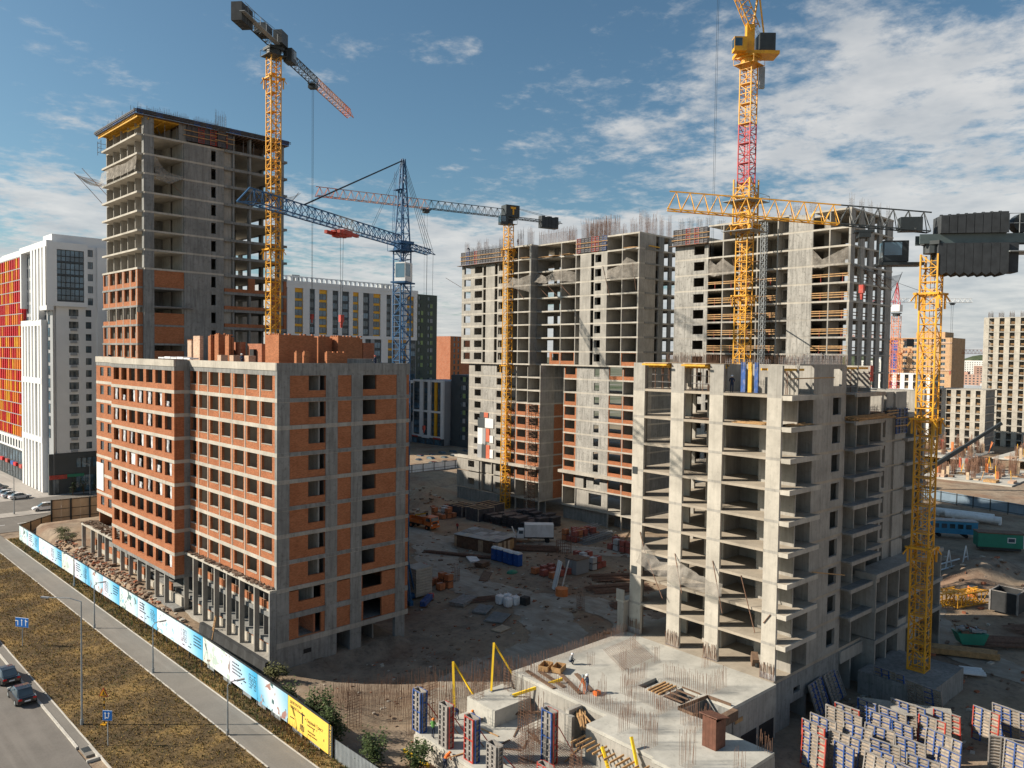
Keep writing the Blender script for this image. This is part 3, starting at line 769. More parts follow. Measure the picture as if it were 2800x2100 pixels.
# parapet
def wall_run(P, pts, th, z0, z1, mat, name):
 for (x0, y0), (x1, y1) in zip(pts, pts[1:]):
  xa, xb, ya, yb = min(x0, x1), max(x0, x1), min(y0, y1), max(y0, y1)
  if xb - xa < 1e-6: MB().box(xa, xa + th, ya, yb, z0, z1).build(name, mat, P)
  else: MB().box(xa, xb, ya, ya + th, z0, z1).build(name, mat, P)
wall_run(B, [(-0.1, 0.2), (-0.1, 23.05)], 0.25, 32.95, 33.8, M_CONCL, 'parapet')
wall_run(B, [(-2.1, 23.1), (-2.1, 47.1)], 0.25, 32.95, 33.8, M_CONCL, 'parapet')
wall_run(B, [(-0.1, 47.12), (-0.1, 60.7)], 0.25, 32.95, 33.86, M_CONCL, 'parapet')
wall_run(B, [(-0.1, -0.08), (DEEP, -0.08)], 0.25, 32.95, 33.79, M_CONCB, 'parapet')
wall_run(B, [(DEEP - 0.25, 0.3), (DEEP - 0.25, 60.6)], 0.25, 32.95, 33.78, M_CONCB, 'parapet')
wall_run(B, [(-1.84, 23.05), (-0.1, 23.05)], 0.05, 32.95, 33.77, M_CONCB, 'parapet')
# left face, near wing
for z in BL:
 zt = z + 2.55 if z < 29.8 else 32.4
 for i, (w0, w1) in enumerate(WIN_R):
  wall_cell(B, 'L', BV[i] + 0.06, BV[i + 1] - 0.06, z, zt, 0.0, 0.32, M_BRICK, 'brick_infill', (w0, w1, z + 0.80, zt - 0.02))
  inst('sill', round(w1 - w0, 2), lambda b: b.box(0, 0.36, 0, w1 - w0, 0, 0.05), M_CONCL, B, (-0.05, w0, z + 0.80))
 for v in BV[1:-1]:
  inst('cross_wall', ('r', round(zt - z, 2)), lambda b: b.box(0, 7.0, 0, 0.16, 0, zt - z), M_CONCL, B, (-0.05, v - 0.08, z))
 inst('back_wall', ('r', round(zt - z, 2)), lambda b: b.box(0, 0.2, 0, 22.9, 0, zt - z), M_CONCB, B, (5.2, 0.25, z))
# left face, far wing and its end
for z in [5.9] + BL:
 zt = z + 2.55 if z < 29.8 else 32.4
 wl_ = [23.2] + [(a[1] + b_[0]) / 2 for a, b_ in zip(WIN_L, WIN_L[1:])] + [46.95]
 for i, (w0, w1) in enumerate(WIN_L):
  wall_cell(B, 'L', wl_[i], wl_[i + 1], z, zt, -2.0, 0.32, M_BRICK, 'brick_infill', (w0, w1, z + 0.72, zt - 0.02))
  k = round((29.9 - z) / 3)
  if k in (1, 2, 3, 4, 5) and random.random() < (0.95 if k != 2 else 0.55) or (k == 8 and i == 0):
   film(B, -1.78, w0, w1, z + 0.75, zt - 0.05)
 for v in wl_[1:-1:2]:
  inst('cross_wall', ('l', round(zt - z, 2)), lambda b: b.box(0, 7.0, 0, 0.16, 0, zt - z), M_CONCB, B, (-1.66, v - 0.08, z))
 inst('back_wall', ('l', round(zt - z, 2)), lambda b: b.box(0, 0.2, 0, 23.5, 0, zt - z), M_CONCB, B, (3.6, 23.3, z))
 wall_cell(B, 'R', -1.67, -0.75, z, zt, 23.16, 0.3, M_BRICK, 'brick_infill')
 wall_cell(B, 'R', -0.75, 0.3, z, zt, 23.17, 0.3, M_CONCB, 'wall_panel')
 if z > 8:
  wall_cell(B, 'R', -1.67, 0, z, zt, 46.65, 0.3, M_BRICK, 'brick_infill')
  for a0, a1, w0, w1 in ((47.05, 51.0, 50.95, 50.96), (51.0, 56.0, 53.5, 55.2), (56.0, 60.6, 57.0, 58.7)):
   hole = (w0, w1, z + 0.85, zt - 0.25) if w1 - w0 > 0.1 else None
   c_ = wall_cell(B, 'L', a0, a1, z, zt, 0.0, 0.32, M_BRICK, 'brick_infill', hole)
   if hole:
    fr = inst('window_frame', 'e', lambda b: (b.box(0, 0.06, 0, 0.08, 0, 1.45), b.box(0, 0.06, 1.62, 1.7, 0, 1.45), b.box(0, 0.06, 0.08, 1.62, 0, 0.08), b.box(0, 0.06, 0.08, 1.62, 0.42, 0.5), b.box(0, 0.06, 0.82, 0.9, 0.5, 1.45)), M_DARK, B, (0.12, w0, z + 0.85))
    inst('pane', 'e', lambda b: b.box(0, 0.02, 0.08, 1.62, 0.08, 1.4), M_GLASS, fr, (0.02, 0, 0))
  inst('cross_wall', ('e', round(zt - z, 2)), lambda b: b.box(0, 7, 0, 0.16, 0, zt - z), M_CONCB, B, (0.34, 55.9, z))
# a plain board hangs on the end wing (its code is left blank)
MB().box(-0.12, -0.05, 57.0, 60.3, 12.2, 16.6).build('notice_board', M_WHITE, B)
# back and far ends
for z in [2.9, 5.9] + BL:
 zt = z + 2.55 if z < 29.8 else 32.4
 inst('rear_wall', round(zt - z, 2), lambda b: b.box(0, 0.3, 0, 60.0, 0, zt - z), M_BRICK, B, (DEEP - 0.35, 0.3, z))
 inst('end_wall', round(zt - z, 2), lambda b: b.box(0, DEEP - 0.4, 0, 0.3, 0, zt - z), M_BRICK, B, (0.33, 60.25, z))
# right face
RC = [(-0.02, 1.5), (6.05, 7.6), (9.45, 11.0), (15.95, 17.4)]
for a0, a1 in RC:
 for z in [-1.6, 2.9, 5.9] + BL:
  h = 2.55 if z not in (-1.6, 29.9) else (4.05 if z == -1.6 else 2.5)
  inst('column', (round(a1 - a0, 2), h), lambda b: b.box(0, a1 - a0, 0, 0.5, 0, h), M_CONCB, B, (a0, -0.02 + (0.0 if a0 > 0 else -0.005), z))
# beams over the columns are the slab edges; the band stands 3 cm proud
for z in [2.9, 5.9] + BL:
 MB().box(-0.04, DEEP, -0.055, -0.032, z - (0.62 if z < 6 else 0.42), z - 0.02).build('edge_beam', M_CONCB if int(z) % 2 else M_CONC, B)
slab(B, 0.0, DEEP, 0.0, 60.5, 2.9, 0.45, M_CONCB)
for z in BL:
 zt = z + 2.55 if z < 29.8 else 32.4
 wall_cell(B, 'R', 1.5, 6.05, z, zt, 0.06, 0.3, M_BRICK, 'brick_infill', (3.86, 6.03, z + 0.82, zt - 0.02))
 wall_cell(B, 'R', 7.6, 9.45, z, zt, 0.05, 0.3, M_BRICK, 'brick_infill')
 wall_cell(B, 'R', 11.0, 15.95, z, zt, 0.06, 0.3, M_BRICK, 'brick_infill', (11.02, 12.99, z + 0.80, zt - 0.02))
 wall_cell(B, 'R', 17.4, 17.88, z, zt, 0.06, 0.3, M_BRICK, 'brick_infill')
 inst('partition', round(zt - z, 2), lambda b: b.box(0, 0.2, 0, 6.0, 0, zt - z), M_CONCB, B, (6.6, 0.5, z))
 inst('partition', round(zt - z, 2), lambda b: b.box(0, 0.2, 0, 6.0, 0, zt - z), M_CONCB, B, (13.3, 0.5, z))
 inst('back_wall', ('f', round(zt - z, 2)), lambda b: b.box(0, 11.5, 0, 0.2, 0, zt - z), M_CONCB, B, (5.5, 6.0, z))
for z, spec in ((5.9, [(1.5, 6.05, (2.7, 5.6, 7.0, 8.42)), (7.6, 9.45, None), (11.0, 15.95, (11.15, 14.0, 6.75, 8.4))]), (2.9, [(1.5, 6.05, (2.7, 5.6, 3.0, 5.3)), (7.6, 9.45, None), (11.0, 15.95, (11.3, 14.0, 2.92, 5.25))])):
 for a0, a1, hole in spec: wall_cell(B, 'R', a0, a1, z, z + 2.4, 0.06, 0.3, M_BRICK, 'brick_infill', hole)
 MB().box(17.4, 17.88, 0.06, 0.36, z, z + 2.4).build('brick_infill', M_BRICK, B)
wall_cell(B, 'R', 1.5, 6.05, -1.6, 2.3, 0.0, 0.4, M_CONCB, 'basement_wall', (4.6, 5.9, -1.0, -0.1))
MB().box(3.3, 4.3, -0.03, 0.01, 0.95, 1.45).build('vent_dark_patch', M_BLACK, B)  # flat black patch, paints the shade inside a vent
MB().box(6.1, DEEP, 7.0, 7.3, -1.6, 2.4).build('back_wall', M_CONCB, B)
MB().box(9.6, 9.8, 0.5, 7.0, -1.6, 2.4).build('partition', M_CONCB, B)
MB().box(13.6, 13.8, 1.5, 7.0, -1.6, 2.4).build('partition', M_CONCB, B)
MB().box(6.0, DEEP, 0, 60, -1.7, -1.42).build('floor_slab', M_CONCB, B)
MB().box(0.8, 6.0, 0.4, 60, -1.7, 1.2).build('basement_wall', M_CONCB, B)
# canopy and fins below it, near wing
slab(B, -0.78, 0.3, 0.05, 23.1, 8.9, 0.3, M_CONCL, 'canopy')
MB().box(-0.82, -0.05, -0.02, 0.25, -0.6, 8.6).build('side_wall', M_CONCB, B)
for v in [3.75, 7.4, 10.8, 14.15, 17.5, 20.4, 23.3]:
 inst('fin_column', 'n', lambda b: b.box(0, 0.6, 0, 0.24, 0, 7.5), M_CONC, B, (-0.76, v - 0.12, 1.1))
slab(B, -0.8, 1.0, 0.05, 23.0, 1.2, 0.5, M_CONC, 'plinth')
for i in range(7):
 a0, a1 = [0.25, 3.87, 7.52, 10.92, 14.27, 17.62, 20.52][i], [3.63, 7.28, 10.68, 14.03, 17.38, 20.28, 23.15][i]
 wall_cell(B, 'L', a0, a1, 5.3, 6.15, 0.22, 0.3, M_CONCL, 'spandrel')
 wall_cell(B, 'L', a0, a1, 6.15, 6.95, 0.24, 0.25, M_BRICK, 'brick_infill')
 wall_cell(B, 'L', a0, a1, 1.2, 2.15, 0.22, 0.3, M_CONCL, 'plinth_wall')
 if i not in (2, 3): wall_cell(B, 'L', a0, a1, 2.15, 2.75, 0.24, 0.25, M_BRICK, 'brick_infill')
 wall_cell(B, 'R', 0.4, 5.0, 1.2, 8.45, a1 + 0.04, 0.12, M_CONCB, 'cross_wall')
MB().box(4.8, 5.0, 0.4, 60, 1.2, 5.3).build('back_wall', M_BRICKR, B)
MB().box(4.6, 4.8, 0.4, 60, 5.5, 8.4).build('back_wall', M_CONCB, B)
# fins under the far wing
for v in [26.6, 29.95, 33.2, 36.5, 39.9, 43.4, 46.8]:
 inst('fin_column', 'f', lambda b: b.box(0, 0.55, 0, 0.24, 0, 3.9), M_CONC, B, (-1.98, v - 0.12, 1.55))
 wall_cell(B, 'L', v - 3.1, v - 0.12, 1.55, 2.7 + U(-0.1, 0.3), -1.0, 0.3, M_CONCL, 'plinth_wall')
 if random.random() < 0.8: wall_cell(B, 'L', v - 3.1, v - U(0.2, 1.6), 2.95, 3.9, -1.0, 0.25, M_BRICK, 'brick_infill')
# single storey porch at the far end
slab(B, -2.05, 0.2, 46.9, 61.9, 6.6, 0.35, M_CONCL, 'canopy')
for v in [50.2, 53.6, 56.9, 61.5]:
 inst('fin_column', 'p', lambda b: b.box(0, 0.55, 0, 0.26, 0, 3.9), M_CONC, B, (-2.03, v - 0.13, 2.4))
 wall_cell(B, 'L', v - 3.1, v - 0.5, 2.2, 3.2, -0.9, 0.25, M_CONCL, 'plinth_wall')
 wall_cell(B, 'L', v - 3.0, v - 1.2, 3.2, 4.1, -0.88, 0.25, M_BRICK, 'brick_infill')
MB().box(0.6, 0.8, 47, 61.5, 1.5, 6.2).build('back_wall', M_CONCB, B)
MB().box(-2.0, DEEP, 23.3, 61.5, 1.3, 1.6).build('floor_slab', M_CONCB, B)
MB().box(-2.05, -1.75, 23.4, 62, 0.2, 1.5).build('plinth_wall', M_CONCB, B)
# dark membrane on the plinth
mb = MB()
for i in range(24):
 y0, y1 = i * 0.72, (i + 1) * 0.72; x0, x1 = -1.55 + 0.08 * math.sin(i * 1.9), -1.55 + 0.08 * math.sin((i + 1) * 1.9)
 mb.quad((x0, y0, -0.5), (x1, y1, -0.5), (x1 + 0.25, y1, 1.15), (x0 + 0.25, y0, 1.15)); mb.quad((x0 + .25, y0, 1.15), (x1 + .25, y1, 1.15), (-0.8, y1, 1.18), (-0.8, y0, 1.18))
mb.quad((-1.55, 0, -0.5), (-1.3, 0, 1.15), (-0.6, 0, 1.15), (-0.6, 0, -0.5))
mb.build('membrane', M_TARP, B)
# roof structures: brick shafts with toothed tops
def shaft(x0, x1, y0, y1, z0, z1, mat, teeth=True, name='brick_shaft', hollow=True):
 mb = MB(); th = 0.38
 if hollow:
  mb.box(x0, x0 + th, y0, y1, z0, z1); mb.box(x1 - th, x1, y0, y1, z0, z1 - 0.2); mb.box(x0 + th, x1 - th, y0, y0 + th, z0, z1); mb.box(x0 + th, x1 - th, y1 - th, y1, z0, z1 - 0.1)
 else: mb.box(x0, x1, y0, y1, z0, z1)
 o = mb.build(name, mat, B)
 if teeth:
  q = y0
  while q < y1 - 0.2:
   if random.random() < 0.75: inst('course_block', 1, lambda b: b.box(0, 0.25, 0, 0.25, 0, 0.15), M_BRICK, o, (x0, q, z1))
   q += 0.5
  q = x0 + 0.3
  while q < x1 - 0.2:
   if random.random() < 0.7: inst('course_block', 1, lambda b: b.box(0, 0.25, 0, 0.25, 0, 0.15), M_BRICK, o, (q, y0, z1))
   q += 0.5
 return o
ZR = 32.95
shaft(3.0, 8.0, 5.3, 8.6, ZR, 37.0, M_BRICK)
MB().box(2.9, 8.1, 5.2, 8.7, ZR, ZR + 0.55).build('base_course', M_CONCB, B)
shaft(8.0, 12.4, 9.6, 10.2, ZR, 36.6, M_BRICKR, False, 'brick_wall', False)
shaft(9.4, 11.4, 7.4, 9.5, ZR, 37.0, M_BRICK)
shaft(11.6, 15.2, 6.4, 8.6, ZR, 37.0, M_BRICK)
shaft(15.3, 17.0, 6.4, 7.2, ZR, 36.3, M_BRICKR, False, 'brick_wall', False)
shaft(5.5, 7.2, 12.2, 13.2, ZR, 36.0, M_BRICKP, False, 'brick_wall', False)
shaft(2.4, 2.9, 25.8, 27.9, ZR, 37.0, M_BRICKP, False, 'brick_wall', False)
shaft(2.6, 3.4, 29.0, 30.3, ZR, 36.4, M_BRICKP, True, 'brick_wall', False)
shaft(3.2, 4.6, 21.8, 23.0, ZR, 37.2, M_BRICK, True)
shaft(3.2, 3.9, 24.2, 25.0, ZR, 37.0, M_BRICK, True)
shaft(4.6, 5.2, 18.2, 21.5, ZR, 36.2, M_BRICKR, False, 'brick_wall', False)
shaft(3.4, 4.1, 19.2, 20.3, ZR, 37.0, M_BRICK, True)
shaft(5.3, 8.2, 14.0, 17.9, ZR, 36.0, M_BRICKR, False, 'brick_wall', False)
MB().box(4.2, 4.62, 20.0, 21.0, ZR, 35.2).build('doorway_dark_box', M_BLACK, B)  # solid black box, paints the dark of a doorway
MB().box(4.9, 5.32, 15.4, 16.5, ZR, 35.3).build('doorway_dark_box', M_BLACK, B)  # second doorway, its shade also a solid black box
for x, y, w in ((3.2, 1.6, 0.6), (4.2, 1.6, 0.6), (7.0, 1.4, 1.5), (8.5, 1.5, 1.3)): shaft(x, x + w, y, y + 0.5, ZR, 35.0, M_BRICK, True, 'brick_wall', False)
MB().box(9.5, 14.5, 2.0, 3.2, ZR, 34.3).build('concrete_upstand', M_CONCB, B)
for i in range(5): MB().box(0.4, 1.6, 24.2 + i * 2.2, 26.2 + i * 2.2, 33.85, 34.05 + 0.1 * (i % 2)).build('insulation_sheet', M_PLASTIC, B)
for x, y in ((1.6, 17.5), (1.5, 13.8), (1.8, 10.4)):
 b_ = MB(); b_.box(x, x + 0.9, y, y + 1.1, ZR, 34.5); b_.build('brick_pallet', M_BRICKP, B)
mb = MB()
for i in range(260):
 a = U(0.2, 23); c_ = (U(-0.7, 0.0), a, 8.92 + U(0, .12)); mb.obox(c_, (U(.05, .3), U(-.2, .2), 0), (U(-.1, .1), U(.03, .15), U(-.05, .05)), (0, 0, U(.02, .07)))
for i in range(220):
 c_ = (U(-1.9, -0.1), U(47.3, 61.5), 6.62 + U(0, .15)); mb.obox(c_, (U(.05, .4), U(-.2, .2), 0), (U(-.1, .1), U(.03, .15), U(-.05, .05)), (0, 0, U(.02, .08)))
o = mb.build('debris', M_RUBBLE, B); o['kind'] = 'stuff'
o['label'] = 'scraps and rubble lying on the canopies'
# hanging cable and ladder at the plinth
ld = thing('ladder', 'wooden ladder leaning on the plinth of the brick block', 'ladder', (39.9, 91.2, 0.2), 0)
for dx in (0, 0.5): MB().beam((dx * 0.2, dx, 0), (0.6 + dx * 0.2, dx + 0.2, 2.6), 0.09).build('rail', M_WOOD, ld)
for k in range(7): MB().beam((0.08 * k + 0.05, 0.03 * k, 0.3 + 0.32 * k), (0.08 * k + 0.15, 0.5 + 0.03 * k, 0.3 + 0.32 * k), 0.05).build('rung', M_WOOD, ld)
# ---------------------------------------------------------------- A: tower behind, left
A = thing('concrete_tower', 'tall bare concrete tower with balcony slabs and blue rooftop shuttering, left of the sky', 'building', (44.8, 129.4, 0))
AL = [69.1 - 3 * k for k in range(24)]          # slab tops, 69.1 down to 0.1
AW, AD = 25.2, 18.6
for k, z in enumerate(AL):
 slab_poly(A, [(0.0, 0.5), (0.0, 17.35), (1.2, 17.35), (1.2, AD), (AW, AD), (AW, -0.05), (13.9, -0.05), (13.9, 0.0), (0.95, 0.0), (0.95, 0.5)], z, 0.30, M_CONCL if k < 8 else M_CONCB)
 if z > 3: MB().box(13.92, AW + 0.35, -0.12, -0.052, z - 0.42, z + 0.02).build('edge_beam', M_CONCB, A)
 if z > 3: MB().box(AW - 0.4, AW + 0.35, -0.05, 17.6, z - 0.36, z - 0.02).build('edge_beam', M_CONCB, A)
for k, z in enumerate(AL):
 h = 2.70
 if z < 30: continue
 top = (k == 0)
 for v in (8.05, 11.35, 14.85, 18.35):
  inst('cross_wall', ('a', h), lambda b: b.box(0, 5.6, 0, 0.22, 0, h), M_CONC, A, (1.15, v, z))
 inst('cross_wall', ('a2', h), lambda b: b.box(0, 2.6, 0, 0.22, 0, h), M_CONC, A, (1.15, 4.6, z))
 inst('column', ('a', h), lambda b: b.box(0, 1.55, 0, 0.9, 0, h), M_CONCB, A, (0.88, 0.02, z))
 inst('back_wall', ('a', h), lambda b: b.box(0, 0.22, 0, 10.0, 0, h), M_CONC, A, (6.6, 4.5, z))
 # right face
 if not top:
  wall_cell(A, 'R', 7.2, 13.88, z, z + h, 0.03, 0.3, M_CONCB, 'wall_panel', (11.7, 12.52, z + 0.6, z + 2.4))
 else:
  wall_cell(A, 'R', 6.4, 7.6, z, z + h, 0.05, 0.3, M_CONCB, 'wall_panel')
 inst('cross_wall', ('ar', h), lambda b: b.box(0, 0.25, 0, 5.0, 0, h), M_CONC, A, (7.0, 0.35, z))
 inst('back_wall', ('ar', h), lambda b: b.box(0, 4.4, 0, 0.2, 0, h), M_CONCB, A, (2.6, 7.6, z)) if k % 7 else None
 inst('column', ('ar', h), lambda b: b.box(0, 0.3, 0, 0.9, 0, h), M_CONCB, A, (15.5, 0.1, z))
 inst('column', ('ar', h), lambda b: b.box(0, 0.3, 0, 0.9, 0, h), M_CONCB, A, (18.5, 0.1, z))
 inst('column', ('ar3', h), lambda b: b.box(0, 0.9, 0, 0.9, 0, h), M_CONCB, A, (24.1, 0.1, z))
 inst('wall_panel', ('ar4', h), lambda b: b.box(0, 1.5, 0, 0.25, 0, h), M_CONC, A, (13.95, 0.5, z))
 inst('partition', ('ar', h), lambda b: b.box(0, 0.22, 0, 6.0, 0, h), M_CONCB, A, (18.6, 6.0, z))
 inst('partition', ('ar5', h), lambda b: b.box(0, 0.22, 0, 4.5, 0, h), M_CONCB, A, (13.8, 0.8, z))
 inst('rear_wall', ('ar', h), lambda b: b.box(0, 6.5, 0, 0.25, 0, h), M_CONCB, A, (9.0, AD - 0.3, z))
 inst('column', ('arr', h), lambda b: b.box(0, 0.4, 0, 1.2, 0, h), M_CONCB, A, (AW - 0.45, 8.0, z))
 inst('column', ('arr', h), lambda b: b.box(0, 0.4, 0, 1.2, 0, h), M_CONCB, A, (AW - 0.45, 16.5, z))
 inst('column', ('arr', h), lambda b: b.box(0, 0.4, 0, 1.2, 0, h), M_CONCB, A, (19.5, AD - 1.3, z))
# brick infill on the lower visible storeys
AB = [1.0, 3.85, 7.15, 10.5, 14.05, 17.2]
for z in (45.1, 42.1, 39.1, 36.1, 33.1):
 zt = z + 2.70
 for i in range(5):
  full = not (z == 39.1)
  w0, w1 = AB[i] + 0.55, AB[i + 1] - 0.55
  if full: wall_cell(A, 'L', AB[i] + 0.12, AB[i + 1] - 0.12, z, zt, 0.08, 0.28, M_BRICK, 'brick_infill', (w0, w1, z + 0.72, zt - 0.05))
  else: wall_cell(A, 'L', AB[i] + 0.12, AB[i + 1] - 0.12, z, z + U(0.6, 1.0), 0.08, 0.28, M_BRICK, 'brick_infill')
  inst('pilaster', 1, lambda b: b.box(0, 0.5, 0, 0.2, 0, 2.7), M_CONCL, A, (0.05, AB[i] - 0.1, z))
 wall_cell(A, 'R', 0.08, 0.86, z, zt if z != 39.1 else z + 1.9, 0.55, 0.28, M_BRICK, 'brick_infill')
 if z == 45.1: wall_cell(A, 'R', 2.45, 7.18, z, zt, 0.1, 0.28, M_BRICK, 'brick_infill')
 if z == 39.1: wall_cell(A, 'R', 2.45, 7.18, z, z + 1.9, 0.1, 0.28, M_BRICK, 'brick_infill')
 if z in (36.1, 33.1): wall_cell(A, 'R', 2.45, 7.18, z, zt - (0 if z > 34 else 0.9), 0.1, 0.28, M_BRICK, 'brick_infill')
 if z > 38:
  wall_cell(A, 'R', 14.0, 24.9, z, z + 0.62, 0.02, 0.28, M_BRICK, 'brick_infill')
  if z == 45.1: wall_cell(A, 'R', 18.3, 19.5, z + 0.62, zt, 0.02, 0.28, M_BRICK, 'brick_infill')
  wall_cell(A, 'R', 22.8, 24.05, z + 0.62, zt, 0.02, 0.28, M_BRICK, 'brick_infill')
  MB().box(24.95, 25.5, -0.1, 0.2, z, zt).build('brick_infill', M_BRICK, A)
# top storey: props, yellow decking beams, edge shuttering
zt = 72.0
for i in range(30):
 y = 0.2 + i * 0.6; MB().beam((-0.42, y, zt - 0.32), (6.5, y, zt - 0.32), 0.10, 0.22).build('deck_beam', M_WOODY, A)
for x in (-0.2, 1.5, 4.0): MB().beam((x, -0.4, zt - 0.55), (x, 18.2, zt - 0.55), 0.12, 0.22).build('deck_beam', M_WOODY, A)
for i in range(26):
 x = 7 + i * 0.72; MB().beam((x, -0.45, zt - 0.32), (x, 5, zt - 0.32), 0.10, 0.2).build('deck_beam', M_WOODD, A)
MB().box(-0.5, AW + 0.5, -0.5, AD, zt - 0.2, zt - 0.12).build('deck_plywood', M_WOODD, A)
for i in range(14): MB().tube((U(1.3, 6), 1 + i * 1.25, 69.1), (U(1.3, 6), 1 + i * 1.25, 71.4), 0.05, 5).build('prop', M_REBARG, A)
for i in range(12): MB().tube((2.6 + i * 1.9, 1.0, 69.1), (2.6 + i * 1.9, 1.0, 71.4), 0.05, 5).build('prop', M_REBARG, A)
formwork_wall(A, 'R', -0.4, AW + 0.4, -0.5, zt - 0.10, 0.75, 3, 'edge_shutter')
formwork_wall(A, 'L', -0.5, AD, -0.5, zt - 0.10, 0.65, 4, 'edge_shutter')
formwork_wall(A, 'R', 7.5, 15.4, -0.05, 69.3, 2.5, 5)
MB().box(1.0, AW, 0.5, AD - 0.5, zt - 0.11, zt + 0.12).build('fresh_deck', M_CONCB, A)
formwork_wall(A, 'R', 12.6, 14.0, -0.4, 69.2, 3.3, 8)
rebar_field(A, 'starter_bars', [(0.4, 0.9, y, y + 0.4, zt, 2.1) for y in (1, 4, 8, 11, 15, 17.5)] + [(1.5, 8, 0.2, 0.5, zt, 1.7), (9, 13, 0.3, 0.6, zt, 1.6), (12.6, 14.4, 0.2, 0.7, zt, 3.4), (15, 25, -0.4, 0.1, zt, 0.9), (3, 9, 8, 8.4, zt, 2), (14, 22, 8, 8.4, zt, 1.5)], 1.6, 0.33, 0.02, M_REBARG)
MB().obox((-0.3, 1.2, 69.75), (0.75, -0.5, 0.5), (0.05, 0.1, 0), (0, 0, 0.1)).build('loose_beam', M_WOODY, A)
sc = MB()
for (x, y) in ((0.2, 18.2), (0.2, 20.0), (1.6, 20.0)): sc.tube((x, y, 68.9), (x, y, 71.3), 0.04, 4)
for zz in (69.4, 70.2, 71.0): sc.tube((0.2, 18.2, zz), (0.2, 20.0, zz), 0.035, 4); sc.tube((0.2, 20, zz), (1.6, 20.0, zz), 0.035, 4)
sc.build('scaffold_frame', M_REBARG, A)
# nets three storeys below the top
net(A, ([(0.0, 0.6, 65.6), (0.0, 6, 65.2), (0, 12, 65.5), (0, 17.3, 65.4)], [(-0.3, 0.3, 63.4), (-0.5, 6, 63.2), (-0.6, 12, 63.3), (-0.6, 17.3, 63.2)]), 0.3, 16)
net(A, ([(0.0, 17.0, 63.2), (0.3, 18.6, 63.3), (3, 18.8, 63.3)], [(-3.2, 20.5, 65.2), (-2.6, 22.5, 65.4), (1, 23, 65.3)]), 0.5, 8)
net(A, ([(2.4, -0.05, 66.0), (4.5, -0.1, 63.6), (7.2, -0.1, 63.3)], [(2.5, -0.6, 62.2), (4.5, -0.8, 61.6), (7.0, -0.3, 63.0)]), 0.4, 8)
net_arms(A, [((0, 17.2, 60.2), (-3.4, 20.6, 65.4)), ((0.0, 15.0, 61.4), (-2.6, 19, 66.0)), ((0, 17.2, 63.4), (-2.6, 22.6, 65.5)), ((25.4, 1, 60.0), (28.4, 1.0, 64.2)), ((25.4, 6, 60.0), (28.4, 6.0, 64.2)), ((4.2, -0.05, 62.8), (6.8, -0.3, 60.4))])
net(A, ([(25.3, -0.2, 62.0), (25.3, 3, 62), (25.3, 6.5, 62)], [(28.3, -0.2, 64.0), (28.3, 3, 63.8), (28.3, 6.5, 64.1)]), 0.6, 6)
# thin hanging access platform
MB().box(2.4, 8.4, -0.9, -0.1, 41.9, 42.0).build('platform', M_REBARG, A)
# ---------------------------------------------------------------- D: long bare frame across the yard
D = thing('concrete_frame_block', 'long sunlit concrete frame block with rows of open bays behind the middle crane', 'building', (129.47, 94.89, 0), R(-1.8))
DT = 14.5
DUP = [60.3, 57.2, 54.2, 51.2, 48.2, 45.15, 42.15, 39.15, 36.1, 33.1]
DLO = [30.1, 27.1, 24.1, 21.1, 18.1, 15.15, 12.2, 9.6, 6.2, 1.9]
MC = M_CONC
def open_bay(P, face, a0, a1, z, h, off, depth, mat=M_CONC, left=True, right=False):
 if face == 'L':
  if left: inst('cross_wall', ('ob', depth, h, mat.name), lambda b: b.box(0, depth, 0, 0.2, 0, h), mat, P, (off, a0, z))
  if right: inst('cross_wall', ('ob', depth, h, mat.name), lambda b: b.box(0, depth, 0, 0.2, 0, h), mat, P, (off, a1 - 0.2, z))
  d0 = (a1 - a0) * U(0.05, 0.3)
  wall_cell(P, 'L', a0 + 0.2, a1 - 0.001, z, z + h, off + depth, 0.18, mat, 'back_wall', (a1 - 1.3 - d0, a1 - 0.3 - d0, z, z + 2.1) if a1 - a0 > 2.5 else None)
for k, z in enumerate(DUP):
 th = 0.32
 poly = [(0, 0), (0, 29.3), (-2.0, 29.3), (-2.0, 54.15), (DT, 54.15), (DT, 0)]
 if k == 0: poly = [(0, 0), (0, 8.4), (5, 8.4), (5, 17.2), (0, 17.2), (0, 29.3), (-2, 29.3), (-2, 37.7), (DT, 37.7), (DT, 0)]
 slab_poly(D, poly, z, th, M_CONCL)
